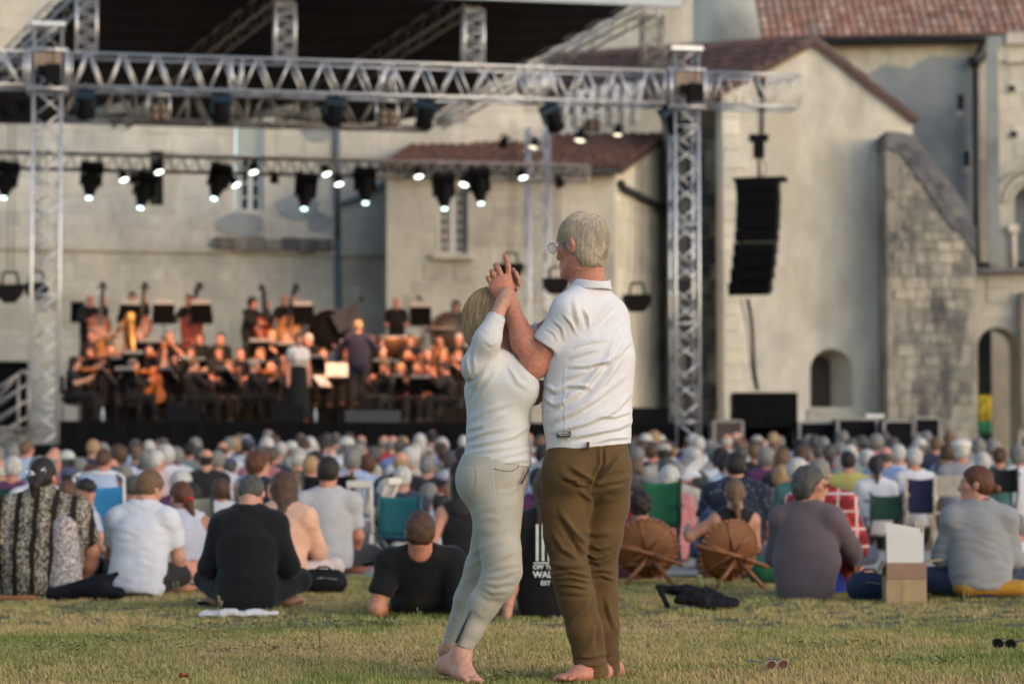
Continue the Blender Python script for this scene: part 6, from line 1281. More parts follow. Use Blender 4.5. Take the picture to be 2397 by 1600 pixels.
mus = [
 # px, v, face, instrument, hair, colour, where-phrase, female, skin
 (166, 1.1, -95, 'violin', 'long', 'dark', 'long-haired woman nearest the stairs tower', True), (300, 1.3, -75, 'violin', 'short', 'dgrey', 'man in profile behind the harp foot', False), (386, 1.7, 165, 'cello', 'tonsure', 'grey', 'balding cellist in the front row', False), (445, 1.2, -55, 'violin', 'short', 'brown', 'brown-haired violinist turning his back', False),
 (584, 1.1, -85, 'violin', 'short', 'grey', 'grey-haired man in profile beside the singer', False), (640, 1.9, 160, 'violin', 'bald', 'grey', 'bald violinist facing out next to the singer', False), (537, 2.1, 175, 'viola', 'bob', 'lbrown', 'fair woman half hidden by the slanted white sheet', True),
 (906, 1.3, 150, 'violin', 'wavy', 'brown', 'bare-armed woman nearest the podium', True), (939, 2.0, 180, 'read', 'bob', 'blond', 'fair-haired woman reading near the podium', True), (977, 1.6, 172, 'viola', 'bun', 'brown', 'first of two violists side by side', True), (1008, 1.7, 160, 'violin', 'short', 'dark', 'violinist next to the raised white sleeve', True), (1056, 1.2, 88, 'cello', 'short', 'dark', 'dark-suited cellist behind the dancing woman', False),
 (256, 3.0, 190, 'viola', 'short', 'dgrey', 'violist between the harp and the first bass', False), (388, 3.2, 172, 'trumpet', 'bald', 'grey', 'bald player above the front row cellist', False), (503, 3.0, 185, 'read', 'bob', 'brown', 'brown-bobbed woman sitting upright mid stage', True), (608, 3.1, 150, 'viola', 'short', 'lbrown', 'violist bending below the fourth bass', False), (712, 3.0, 175, 'flute', 'short', 'brown', 'flautist right behind the singer', True), (808, 3.0, 190, 'clarinet', 'bob', 'auburn', 'red-haired woman beside the conductor elbow', True),
 (900, 3.1, 178, 'clarinet', 'bald', 'grey', 'bald clarinettist beyond the conductor', False), (994, 3.0, 175, 'clarinet', 'tonsure', 'grey', 'balding clarinettist before the pale xylophone', False), (1070, 3.0, 170, 'flute', 'short', 'lbrown', 'flautist next to the dancing woman hair', False),
 (250, 4.9, 182, 'horn', 'bald', 'grey', 'bald horn player below the first bass', False), (397, 4.9, 175, 'trumpet', 'short', 'grey', 'trumpeter below the third bass stand', False), (521, 4.9, 180, 'read', 'crop', 'dark', 'red-faced player left of the fourth bass', False), (628, 4.9, 178, 'flute', 'bob', 'blond', 'fair woman under the fourth bass stand', True), (722, 4.9, 150, 'clarinet', 'short', 'white', 'white-haired player behind the singer head', False), (877, 4.9, 182, 'trumpet', 'short', 'brown', 'trumpeter beyond the conductor shoulder', False), (958, 4.9, 178, 'horn', 'short', 'auburn', 'horn player under the standing percussionist', False), (1079, 4.9, 175, 'horn', 'short', 'white', 'white-haired horn player by the dancing woman head', False),
 (206, 3.0, 175, 'viola', 'bob', 'brown', 'bobbed violist between tower and harp', True), (345, 3.1, 180, 'viola', 'bun', 'dark', 'dark woman just beyond the harp column', True), (455, 3.0, 182, 'flute', 'long', 'brown', 'long-haired flautist beyond the brown violinist', True), (562, 3.2, 178, 'read', 'short', 'dgrey', 'dark-grey-haired player above the slanted sheet', False), (760, 3.0, 185, 'clarinet', 'crop', 'brown', 'crop-haired clarinettist between singer and conductor', False), (946, 3.1, 178, 'viola', 'short', 'dark', 'dark-haired violist above the reading woman', False), (1034, 3.1, 172, 'viola', 'bun', 'blond', 'fair violist near the dancing woman', True),
 (335, 4.9, 180, 'clarinet', 'short', 'grey', 'grey clarinettist below the second bass', False), (465, 4.9, 178, 'horn', 'bob', 'auburn', 'auburn horn player below the third bass', True), (675, 4.9, 176, 'flute', 'short', 'grey', 'grey flautist below the last bass', False), (1020, 4.9, 178, 'trumpet', 'crop', 'dark', 'crop-haired trumpeter below the xylophone', False), (210, 4.9, 178, 'clarinet', 'short', 'dgrey', 'clarinettist below the first bass', False),
 (205, 7.0, -150, 'bass', 'bald', 'grey', 'bald bassist nearest the stairs tower', False), (308, 7.0, -165, 'bass', 'short', 'dark', 'dark-haired bassist second from the tower', False), (444, 7.0, 170, 'bass', 'crop', 'brown', 'middle bassist with raised elbow', False), (580, 7.0, -120, 'bass', 'wavy', 'dark', 'shaggy-haired bassist bending sideways', False), (668, 7.0, 175, 'bass_o', 'bald', 'grey', 'bald bassist nearest the blue downpipe', False),
 (928, 6.9, 180, 'perc', 'bald', 'grey', 'bald percussionist in black standing alone', False), (1068, 7.2, 180, 'perc', 'long', 'dark', 'long-haired percussionist beside the dancers', True)]
for i, q in enumerate(mus):
    px, v, fc, ins, hr, hc, wh, fem = q
    if 2.9 < v < 6: v += [-.1, .55, .2, .8, .0, .35][i % 6]; px += [6, -8, 3, -4, 9][i % 5]
    lb_ = "musician in black: " + wh
    mb_ = musician(px, v, fc, ins, hr, hc, lb_, fem, SK_R if i % 3 else SK_L, 1.0 - .02 * (i % 3), (v > 6 or i % 2 == 0), v < 2.5, wh, i // 2, BLK, (.8 if i % 2 == 0 and ins not in ('bass',) else 1.9) if ins != 'violin' or fem else 1.9, .08 + .05 * (i % 3), .12, 0, i)
# singer
J = stand_pose(.98, .84, 'down', .0, .0, 0, 0, .04); b = figure(J, 'person', .02, SK_R, (.62, .56, .52), .5, None, 2, 'bun', H['auburn'], None, 'blouse', hand=False, female=True, hem=.12, wrinkle=.003)
V, Q = skin([rc((0, 0, 1.12), (0, 0, .9), .13, .16, .05, ((0, 1, 0), .75)), rc((0, 0, .95), (0, 0, .06), .165, .25, .05, ((0, 1, 0), .75), True)], .02); cl_obj("skirt", V, Q, CLOTH, b, BLK)
b.location = st(su(698, 850, .5)[0], .5, DECK); b.rotation_euler = (0, 0, math.radians(-155)); tag(b, "singer in a white top and long black skirt standing at the stage front", "singer")
# conductor on his podium
pdm = sbox("podium", su(808, 980, .6)[0], su(938, 980, .6)[0], .6, 1.9, DECK, DECK + .24, simple("podium_blue_grey", (.022, .028, .038), .7)); tag(pdm, "dark blue-grey podium under the conductor", "podium")
J = stand_pose(1.02, 1.02, (((-.62, .3, -.7), (-.25, .9, .25)), ((.62, .35, -.65), (.25, .9, .3))), .15, .12, .03, .03); b = figure(J, 'person', .02, SK_R, (.011, .011, .030), 1.9, (.010, .010, .013), 1.95, 'short', H['blond'], (.01, .01, .01), 'jacket', 'trousers', hand=False, hem=-.22, wrinkle=.005, loose=.012)
b.location = st(su(838, 850, 1.25)[0], 1.25, DECK + .24); b.rotation_euler = (0, 0, math.radians(4)); tag(b, "conductor in a dark blue jacket seen from behind on the podium", "conductor")
bt = MB(); bt.tube((0, 0, 0), (.03, .30, .12), .006, .003); o = bt.build("baton", M_WHITEP); wm = Matrix.Translation(b.location) @ Matrix.Rotation(math.radians(4), 4, 'Z'); o.matrix_world = wm @ Matrix.Translation(Vector(J.wr[1]) + Vector((.03, .1, .05))); tag(o, "thin white baton in the conductor's hand", "baton")
def desk(px, v, rz, label, sc=1.0, z=None):
    s = copy_tree(STD); s.matrix_world = Matrix.Translation(st(su(px, 850, v)[0], v, floor_at(v) if z is None else z)) @ Matrix.Rotation(math.radians(rz), 4, 'Z'); s.scale = (sc,) * 3; tag(s, label, "music stand", "music stands")
desk(248, 1.0, 105, "music stand turned sideways with a white sheet before the harp foot"); desk(395, 1.0, 125, "music stand with a slanted white sheet before the brown-haired violinist"); desk(532, .9, 120, "music stand with a big slanted white sheet near the singer"); desk(792, 2.1, 0, "conductor's wide music stand with bright white pages", 1.15); desk(755, 1.8, 60, "low stand with an open white score between singer and conductor", .9)
# harp
hp_ = empty("harp"); tag(hp_, "large golden concert harp among the violins", "harp"); v = 3.6
M_GOLD = simple("harp_gold", (.48, .27, .07), .35, .4, .25, 8); a, b_ = SP(308, 850, v), SP(302, 745, v); zf = floor_at(v); col0 = Vector((SP(322, 950, v).x, SP(322, 950, v).y, zf + .12)); colt = SP(306, 742, v)
m = MB(); m.tube(col0, colt, .045, .05, 12); m.lathe(colt, [(.06, -.12), (.085, -.04), (.09, .06), (.05, .1), (0, .1)], 12); m.build("column", M_GOLD, hp_)
nk = [colt, SP(290, 752, v), SP(275, 775, v), SP(262, 792, v), SP(240, 790, v), SP(228, 800, v)]; m = MB(); m.path(nk, .05, 8); m.build("neck", simple("harp_brown", (.16, .075, .025), .4), hp_)
m = MB(); s0, s1 = SP(230, 800, v), SP(285, 915, v); m.tube(s0, Vector((s1.x, s1.y, zf + .2)), .09, .19, 12); m.build("soundboard", simple("harp_body_brown", (.22, .09, .025), .4), hp_)
m = MB(); m.tube(Vector((s1.x - .1, s1.y, zf + .1)), col0, .12, .12, 10); m.build("base", M_GOLD, hp_)
for i in range(14): t = (i + 1) / 15; m = MB(); q = (len(nk) - 1) * t; k = min(int(q), len(nk) - 2); top_ = nk[k].lerp(nk[k + 1], q - k); bot = s0.lerp(Vector((s1.x, s1.y, zf + .25)), 1 - t); m.tube(top_, bot, .004, n=4); m.build("string", M_GOLD, hp_)
# percussion
def drum(px, py, v, r, d, label, mat, tilt=math.pi / 2, cat="drum", name="bass_drum"):
    t = empty(name); tag(t, label, cat); c = SP(px, py, v); Mx = Matrix.Rotation(SA, 3, 'Z') @ Matrix.Rotation(tilt, 3, 'X'); m = MB(); m.lathe(c, [(0, -d / 2 + .01), (r, -d / 2), (r, d / 2), (0, d / 2 - .01)], 28, Mx); m.build("shell", mat, t)
    for q in (-1, 1): m = MB(); m.path([c + Mx @ Vector((r * 1.02 * math.cos(a), r * 1.02 * math.sin(a), q * d / 2)) for a in np.linspace(0, 6.283, 25)], .018, 6); m.build("hoop", M_ALUD, t)
    for q in (-1, 1): m = MB(); m.tube(c + Mx @ Vector((q * r * .8, -r * .4, 0)), Vector((c.x + q * r, c.y, floor_at(v))), .015); m.build("leg", M_IRON, t)
drum(768, 775, 6.8, .46, .4, "big black bass drum before the blue downpipe", M_BLACK); drum(1050, 775, 6.6, .40, .35, "brown drum under the long-haired percussionist", simple("drum_brown", (.07, .04, .025), .5))
def timp(px, v, label):
    t = empty("timpani"); tag(t, label, "drum", "timpani"); c = st(su(px, 800, v)[0], v, floor_at(v)); m = MB(); m.lathe(c, [(.05, .25), (.2, .3), (.31, .5), (.34, .72), (.34, .76), (0, .77)], 24); m.build("bowl", simple("copper", (.42, .2, .1), .35, .9), t); m = MB(); m.path([c + Vector((.345 * math.cos(a), .345 * math.sin(a), .76)) for a in np.linspace(0, 6.283, 25)], .018); m.build("rim", M_SILVER, t); m = MB()
    for a in (0, 2.1, 4.2): m.tube(c + Vector((.3 * math.cos(a), .3 * math.sin(a), 0)), c + Vector((.3 * math.cos(a), .3 * math.sin(a), .6)), .015)
    m.build("legs", M_IRON, t)
timp(912, 6.3, "copper timpani before the bald percussionist"); timp(952, 6.3, "second copper timpani beside the bald percussionist")
xy = empty("xylophone"); tag(xy, "pale xylophone on a frame near the dancing woman's hair", "xylophone"); v = 6.4; x0, x1 = su(994, 765, v)[0], su(1060, 765, v)[0]; zx = su(1000, 768, v)[1]
for i in range(16): m = MB(); m.box(st(x0 + (x1 - x0) * i / 15, v, zx), (.035, .30 - .008 * i, .02), RS); m.build("bar", simple("pale_bar", (.52, .40, .28), .5), xy)
m = MB()
for a in (x0, x1):
    for b_ in (-.15, .15): m.tube(st(a, v + b_, floor_at(v)), st(a, v + b_, zx - .02), .015)
m.tube(st(x0, v - .16, zx - .04), st(x1, v - .16, zx - .04), .02); m.tube(st(x0, v + .16, zx - .04), st(x1, v + .16, zx - .04), .02); m.build("frame", M_IRON, xy)
def mic(label, pts, v, base_px):
    t = empty("microphone_boom"); tag(t, label, "microphone", "overhead microphones"); m = MB(); m.tube(SP(*pts[0], v), SP(*pts[1], v), .012); m.build("boom", M_IRON, t); m = MB(); m.tube(SP(*pts[1], v), SP(*pts[2], v), .035, n=10); m.build("capsule", M_BLACK, t); c = SP(*pts[0], v); m = MB(); m.tube(Vector((c.x, c.y, floor_at(v))), c, .016); m.build("pole", M_IRON, t)
mic("microphone on a boom rising beside the conductor", [(815, 735), (845, 703), (848, 693)], 6, 815); mic("microphone on a boom above the clarinettists", [(1006, 733), (984, 700), (978, 692)], 6, 1006)
cv = empty("covered_speaker"); tag(cv, "dark blue covered speaker tilted behind the conductor", "speaker"); c = SP(812, 745, 6.5); m = MB(); m.box(c, (.62, .4, .42), RS @ Matrix.Rotation(-.5, 3, 'Y')); m.build("cover", simple("blue_black_cover", (.012, .018, .026), .7), cv); m = MB(); m.tube(Vector((c.x, c.y, floor_at(6.5))), c, .03); m.build("pole", M_IRON, cv)
def wedge(px, v, label, w_=.6):
    c = st(su(px, 980, v)[0], v, DECK); t = empty("stage_monitor"); tag(t, label, "monitor speaker", "stage monitors"); m = MB(); a = [c + SU * -w_ / 2 + SV * -.2, c + SU * -w_ / 2 + SV * .25, c + SU * -w_ / 2 + SV * .25 + Vector((0, 0, .32)), c + SU * -w_ / 2 + SV * -.05 + Vector((0, 0, .32))]; m.prism(a, SU * w_); m.build("cabinet", M_BLACK, t); m = MB(); m.prism([c + SU * (-w_ / 2 + .04) + SV * .262 + Vector((0, 0, z)) for z in (.04,)] + [c + SU * (w_ / 2 - .04) + SV * .262 + Vector((0, 0, .04)), c + SU * (w_ / 2 - .04) + SV * .262 + Vector((0, 0, .28)), c + SU * (-w_ / 2 + .04) + SV * .262 + Vector((0, 0, .28))], SV * .01); m.build("grille", M_IRON, t)
wedge(430, .2, "black stage monitor before the brown-haired violinist"); wedge(672, .15, "black stage monitor at the singer's feet"); wedge(1500, .6, "black stage monitor between the man and the far tower", .5); wedge(1545, .8, "second black monitor close to the far tower", .5)
def bottle(px, v, label): 
    c = st(su(px, 980, v)[0], v, DECK); t = empty("water_bottle"); tag(t, label, "bottle"); m = MB(); m.lathe(c, [(0, 0), (.035, .0), (.035, .17), (.015, .22), (.015, .24)], 12); m.build("body", simple("clear_plastic_bluish", (.35, .40, .46), .2), t); m = MB(); m.lathe(c, [(.017, .235), (.017, .26), (0, .26)], 10); m.build("cap", M_WHITEP, t)
bottle(738, .3, "small water bottle on the boards beside the singer"); bottle(240, .3, "pale bottle on the boards near the long-haired violinist")
# ------------------------------------------------------------------ people sitting on the lawn
def pattern_mat(name, kind, a, b_, c_=None):
    if name in MATS: return MATS[name]
    m, t, b = newmat(name); tc = N(t, "ShaderNodeTexCoord"); sx = N(t, "ShaderNodeSeparateXYZ"); t.links.new(tc.outputs["Object"], sx.inputs[0])
    def wave(sock, freq, thr, off=0.0):
        m1 = N(t, "ShaderNodeMath", operation='MULTIPLY_ADD'); t.links.new(sock, m1.inputs[0]); m1.inputs[1].default_value = freq; m1.inputs[2].default_value = off; f = N(t, "ShaderNodeMath", operation='FRACT'); t.links.new(m1.outputs[0], f.inputs[0]); g = N(t, "ShaderNodeMath", operation='LESS_THAN'); t.links.new(f.outputs[0], g.inputs[0]); g.inputs[1].default_value = thr; return g.outputs[0]
    if kind == 'plaid':
        x1, z1_ = wave(sx.outputs[0], 7.0, .45), wave(sx.outputs[2], 7.0, .45); c = mix(t, a, tuple(q * .55 for q in a), x1); c = mix(t, c, tuple(q * .45 for q in a), z1_, 'MIX'); lx, lz = wave(sx.outputs[0], 7.0, .13, .3), wave(sx.outputs[2], 7.0, .13, .3); c = mix(t, c, b_, lx); c = mix(t, c, b_, lz)
    elif kind == 'stripes':
        nz = noise(t, 6, 2); ad = N(t, "ShaderNodeMath", operation='MULTIPLY_ADD'); t.links.new(nz.outputs[0], ad.inputs[0]); ad.inputs[1].default_value = .05; t.links.new(sx.outputs[0], ad.inputs[2])
        s1 = wave(ad.outputs[0], 8.0, .3); s2 = wave(ad.outputs[0], 8.0, .22, .45); n2 = noise(t, 45, 3); r2 = ramp(t, n2.outputs[0], [(.42, b_), (.5, a), (.56, c_)]); c = mix(t, r2.outputs[0], (.014, .012, .012), s1); n3 = noise(t, 90, 2); r3 = ramp(t, n3.outputs[0], [(.46, (.015, .013, .013)), (.54, (.42, .40, .37))]); c = mix(t, c, r3.outputs[0], s2)
    elif kind == 'dots':
        n2 = noise(t, 60, 2); r2 = ramp(t, n2.outputs[0], [(.44, a), (.50, b_), (.56, b_), (.6, c_ or a)]); c = r2.outputs[0]
    else:
        v = N(t, "ShaderNodeTexVoronoi"); v.inputs["Scale"].default_value = 24; t.links.new(tc.outputs["Object"], v.inputs["Vector"]); r2 = ramp(t, v.outputs["Distance"], [(.18, b_), (.3, c_ or a), (.42, a)]); c = r2.outputs[0]
    t.links.new(c, b.inputs["Base Color"]); b.inputs["Roughness"].default_value = .85; b.inputs["Specular IOR Level"].default_value = .2; MATS[name] = m; return m
PLAID = pattern_mat("red_plaid", 'plaid', (.42, .045, .05), (.58, .44, .42)); SHAWL = pattern_mat("patterned_shawl", 'stripes', (.17, .12, .05), (.30, .26, .2), (.05, .04, .03)); SPOT = pattern_mat("speckled_print", 'dots', (.55, .5, .48), (.10, .06, .05), (.5, .46, .44))
FLORN = pattern_mat("navy_floral", 'flor', (.016, .022, .04), (.12, .13, .15), (.035, .045, .07)); FLORP = pattern_mat("pink_floral", 'flor', (.42, .16, .17), (.55, .45, .42), (.06, .05, .05)); FLORR = pattern_mat("red_blue_print", 'flor', (.28, .03, .02), (.04, .03, .14), (.5, .1, .03)); GCHECK = pattern_mat("grey_check", 'plaid', (.30, .29, .28), (.12, .12, .12))
WHT, BLKC, NAVY, DENIM = (.56, .55, .56), (.007, .007, .008), (.018, .024, .05), (.035, .055, .11)
def grass_person(px, py, label, J, face=0.0, cat="person", dpx=0, z=0.0, **k):
    Yb = GY(py); b = figure(J, 'person', k.pop('h', .012), **k); b.location = ((px - 1198.5) / F * Yb, Yb, z); b.rotation_euler = (0, 0, math.radians(face)); tag(b, label, cat, "people sitting on the grass"); return b
def ch_col(b, name): return [c for c in b.children if c.name.startswith(name)][0]
# woman with hair clip and patterned shawl
b = grass_person(95, 1392, "dark-haired woman with a silver hair clip and striped patterned shawl", sit_pose(.12, .10, 1.06, 1.22, math.radians(-14), .08, 0, ('back', ((.42, .05, -.9), (-.25, .35, -.85))), 'cross', .06, .03, 1.25), 0, sk=SK_T, top=(1, 1, 1), top_mat=SHAWL, top_frac=.85, bottom=BLKC, bot_frac=1.9, hair='ponytail', hmat=H['dark'], female=True, top_name='shawl', seed=2, loose=.035, wrinkle=.012, hem=-.13)
J = sit_pose(.12, .10, 1.06, 1.22, math.radians(-14), .08); hc = Vector(J.head) - Vector(J.hf[1]) * .125 + Vector((0, 0, .015)); m = MB()
for sg in (-1, 1):
    m.path([hc + Vector((sg * .012, 0, 0)), hc + Vector((sg * .06, .012, .04)), hc + Vector((sg * .065, .012, -.03)), hc + Vector((sg * .012, 0, -.004))], .005); m.path([hc + Vector((sg * .02, 0, 0)), hc + Vector((sg * .05, .008, .012)), hc + Vector((sg * .04, .006, -.018)), hc], .004)
m.build("hair_clip", M_SILVER, b)
pv = MB(); n = 8; vs = [(.10 + .20 * i / n + .03 * (1 - j / 8), -.225 - .02 * math.sin(i) + .05 * (i / n) ** 2 + .04 * (1 - j / 8) * 0, .05 + .46 * j / 8) for j in range(9) for i in range(n + 1)]
sl = ch_col(b, 'shawl')
V, Q = skin([rc((.20, -.115, .1), (.19, -.10, .46), .125, .09, .03, ((0, 1, 0), .8))], .014); cl_obj("speckled_panel", V, Q, SPOT, sl); V, Q = skin([rc(A(J.sh[1]) * 1.0, A(J.sh[1]) + A((.10, .01, -.20)), .10, .088, .03, None, True)], .014); cl_obj("sleeve", V, Q, cloth("sheer_black", (.02, .018, .018)), sl)
# man in white T-shirt
b = grass_person(325, 1392, "short-haired man in a white T-shirt and dark shorts bent forward cross-legged", sit_pose(.11, .22, 1.0, 1.0, math.radians(-28), .38, .05, (((-.25, .3, -.92), (.35, .8, -.3)), ((.22, .22, -.95), (-.1, .75, -.5))), 'cross', .01, 0, 1.05, 1.05, .12), -8, sk=SK_L, top=(.58, .58, .62), top_frac=.72, bottom=(.022, .02, .022), bot_frac=.72, hair='short', hmat=H['lbrown'], seed=3, wrinkle=.008, loose=.012, bot_name='shorts', hem=-.12)
# woman with red scrunchie
b = grass_person(437, 1378, "fair woman with a red scrunchie in a white tank top leaning on him", sit_pose(.11, .30, .93, .90, math.radians(22), .42, 0, 'knees', 'cross', .01, .02, .85, .9, .25), 12, sk=SK_L, top=(.56, .55, .60), top_frac=0, bottom=(1, 1, 1), bot_mat=GCHECK, hair='lowtail', hmat=H['auburn'], female=True, seed=4, top_name='tank_top')
J = sit_pose(.11, .30, .93, .90, math.radians(22), .42, 0, slump=.25); q = A(J.head) - J.hf[1] * .098 - J.hf[2] * .075; V, Q = skin([el(q, .034, None, .01), el(q + A((.02, 0, .014)), .024, None, .01), el(q + A((-.015, -.01, -.018)), .024, None, .01)], .008); cl_obj("scrunchie", V, Q, cloth("red_scrunchie", (.55, .01, .012)), b)
# man in black shirt, head bowed
b = grass_person(580, 1424, "crop-haired man in a black shirt sitting with his head bowed", sit_pose(.11, .12, .98, .93, math.radians(-4), .75, 0, (((-.30, .12, -.95), (.25, .9, -.2)), ((.30, .12, -.95), (-.25, .9, -.2))), 'cross', .0, 0, 1.1, 1, .18), 0, sk=SK_L, top=(.006, .006, .007), top_frac=1.85, bottom=BLKC, hair='crop', hmat=H['dgrey'], seed=5, wrinkle=.006, loose=.014, hem=-.14)
b = grass_person(655, 1384, "long-haired woman in a peach blouse turned from the bowed man", sit_pose(.11, .18, .97, .98, math.radians(40), .25, 0, 'knees', 'cross', 0, .03, 1, 1, .1), -14, sk=SK_L, top=(.62, .36, .25), top_frac=1.5, bottom=(.5, .42, .4), hair='long', hmat=H['brown'], female=True, seed=6, loose=.016, wrinkle=.008, top_name='blouse')
b = grass_person(768, 1346, "upright man in a pale grey T-shirt sitting at the lawn edge", sit_pose(.16, .02, 1.06, 1.08, math.radians(-4), .06, 0, (((-.16, .14, -.97), (.2, .7, -.6)), ((.16, .14, -.97), (-.2, .7, -.6))), 'cross', .01, 0, 1), 0, sk=SK_R, top=(.42, .41, .42), top_frac=.75, bottom=(.03, .03, .035), hair='short', hmat=H['dark'], seed=7, wrinkle=.004, loose=.008)
b = grass_person(985, 1441, "man in a black T-shirt leaning back on his elbows in the grass", sit_pose(.08, -1.05, 1.0, 1.0, math.radians(3), -.02, 0, (((-.24, -.12, -.95), (.05, .95, -.1)), ((.24, -.12, -.95), (-.05, .95, -.1))), 'forward', .0, 0, 1.1, 1, .22, 0, .50, .185), 0, sk=SK_R, top=(.006, .006, .007), top_frac=.72, bottom=(.03, .03, .04), hair='short', hmat=H['brown'], seed=8, wrinkle=.005, loose=.006)
b.location.y += .42
b = grass_person(1082, 1348, "dark-haired woman in a black strap top half hidden behind the dancers", sit_pose(.11, .02, .97, .92, math.radians(-10), .05, 0, 'back', 'forward', 0, .02, .9), 0, sk=SK_L, top=(.012, .012, .013), top_frac=0, bottom=DENIM, hair='long', hmat=H['dark'], female=True, seed=9, top_name='strap_top', neck_cut=.085)
b = grass_person(1288, 1441, "brown-haired woman in a black T-shirt with big white lettering on the back", sit_pose(.11, -.10, .98, .95, math.radians(5), .02, 0, (((-.20, -.12, -.95), (-.12, -.14, -.98)), ((.25, -.12, -.95), (.1, -.15, -.98))), 'forward', 0, .02, .95), 0, sk=SK_L, top=(.006, .006, .007), top_frac=.62, bottom=NAVY, hair='long', hmat=H['brown'], female=True, seed=10, loose=.010)
ts = ch_col(b, 'shirt'); M_TXT = simple("white_print", (.55, .55, .54), .8)
def text_on(par, txt, size, loc, name="lettering", off=.0):
    cu = bpy.data.curves.new(name, 'FONT'); cu.body = txt; cu.size = size; cu.align_x = 'CENTER'; cu.extrude = .001; cu.offset = off; o = bpy.data.objects.new(name, cu); o.location = loc; o.rotation_euler = (math.radians(84), 0, 0); me = bpy.data.meshes.new_from_object(o); bpy.data.objects.remove(o); me.materials.clear(); me.materials.append(M_TXT); return mobj(name, me, par, loc, (math.radians(84), 0, 0))
def bar_mark(par, x, z0, z1, y0, y1, wd):
    m = MB(); m.prism([(x - wd / 2, y0, z0), (x + wd / 2, y0, z0), (x + wd * .5, y1, z1), (x - wd * .5, y1, z1)], (0, .004, 0)); m.build("printed_bar", M_TXT, par)
for x in (-.078, -.045, -.01, .02): bar_mark(ts, x, .33, .54, -.180, -.176, .016)
m = MB(); m.prism([(-.10, -.181, .315), (.04, -.181, .315), (.04, -.181, .322), (-.10, -.181, .322)], (0, .004, 0)); m.build("printed_bar", M_TXT, ts)
text_on(ts, "OFF THE", .035, (-.035, -.183, .284), off=.001); text_on(ts, "WALL", .050, (-.035, -.184, .236), off=.0015); text_on(ts, "EST", .036, (-.03, -.183, .192), off=.001)
# two people in round rattan chairs
def rattan(px, py, label, tilt, rz, leg_label=None):
    Yb = GY(py); t = empty("rattan_chair", ((px - 1198.5) / F * Yb, Yb, 0), math.radians(rz)); tag(t, label, "rattan chair", "round folding rattan chairs"); c = Vector((0, 0, .255)); Mx = Matrix.Rotation(tilt, 3, 'Z') @ Matrix.Rotation(math.radians(-72), 3, 'X'); Rr = .235
    m_, t_, b_ = newmat("rattan_weave_" + str(px)); tc = N(t_, "ShaderNodeTexCoord"); wv_ = N(t_, "ShaderNodeTexWave"); wv_.wave_type = 'RINGS'; wv_.rings_direction = 'Z'; wv_.inputs["Scale"].default_value = 28; t_.links.new(tc.outputs["Object"], wv_.inputs[0]); r_ = ramp(t_, wv_.outputs[0], [(.3, (.14, .048, .014)), (.7, (.30, .115, .035))]); t_.links.new(r_.outputs[0], b_.inputs["Base Color"]); b_.inputs["Roughness"].default_value = .5; t_.links.new(bump(t_, wv_.outputs[0], .6, .006), b_.inputs["Normal"])
    m = MB(); m.lathe((0, 0, 0), [(0, -.006), (Rr * .6, .012), (Rr, .05), (Rr, .062), (Rr * .6, .024), (0, .006)], 32); o = m.build("woven_back", m_, t); o.location = c; o.rotation_euler = Mx.to_euler()
    m = MB(); m.path([Vector((Rr * math.cos(a), Rr * math.sin(a), .056)) for a in np.linspace(0, 6.283, 33)], .012, 6); m.build("rim", M_WOOD, o)
    for k in range(6):
        a = k * math.pi / 3 + .3; m = MB(); m.tube((.02 * math.cos(a), .02 * math.sin(a), -.02), (Rr * math.cos(a), Rr * math.sin(a), .045), .011, n=6); m.build("rib", M_WOOD, o)
    hub = Vector((.02, -.06, .20))
    for a, b in (((.02, -.06, .22), (-.17, -.16, .0)), ((.02, -.06, .22), (.20, -.16, .0)), ((-.30, -.08, .315), (.12, -.10, .21)), ((.06, -.12, .22), (.27, -.02, .15)), ((.04, -.05, .16), (.18, -.14, .30))): m = MB(); m.tube(a, b, .019, .016, 8); m.build("leg", M_WOOD, t)
    s_ = MB(); s_.lathe((0, .22, .14), [(0, -.02), (.2, -.012), (.22, .02), (0, .0)], 24); s_.build("woven_seat", m_, t); return t
rattan(1512, 1366, "round orange-brown rattan chair with the curly-haired sitter", 0, 0); rattan(1712, 1374, "round orange-brown rattan chair with the ponytailed sitter", .25, 10)
b = grass_person(1497, 1352, "curly dark-haired person sunk in a rattan chair", sit_pose(.05, -.18, .82, .92, .0, .05, 0, (((-.4, .35, -.7), (-.1, .9, .3)), 'knees'), 'up', 0, .02, .9), 0, sk=SK_T, top=(.16, .03, .05), top_frac=.6, bottom=(.035, .09, .16), hair='afro', hmat=H['dark'], seed=11, hair_n=.02)
b = grass_person(1715, 1352, "bare-shouldered woman with a long low ponytail in a rattan chair", sit_pose(.08, -.15, .93, .90, math.radians(-4), .08, 0, (((-.75, .35, -.5), (.1, .9, .25)), 'knees'), 'up', 0, .02, .95), 6, sk=SK_L, top=(.012, .012, .014), top_frac=0, bottom=DENIM, hair='lowtail', hmat=H['lbrown'], female=True, seed=12, top_name='strap_top')
b = grass_person(1722, 1335, "dark-haired man in a navy floral shirt behind the rattan chairs", sit_pose(.24, .02, 1.02, 1.15, math.radians(6), .02, 0, (((-.3, .1, -.93), (.1, .6, -.7)), ((.3, .1, -.93), (-.1, .6, -.7))), 'cross', .02, 0, 1.05), 0, sk=SK_L, top=(1, 1, 1), top_mat=FLORN, top_frac=.8, bottom=DENIM, hair='short', hmat=H['dark'], seed=13, loose=.02)
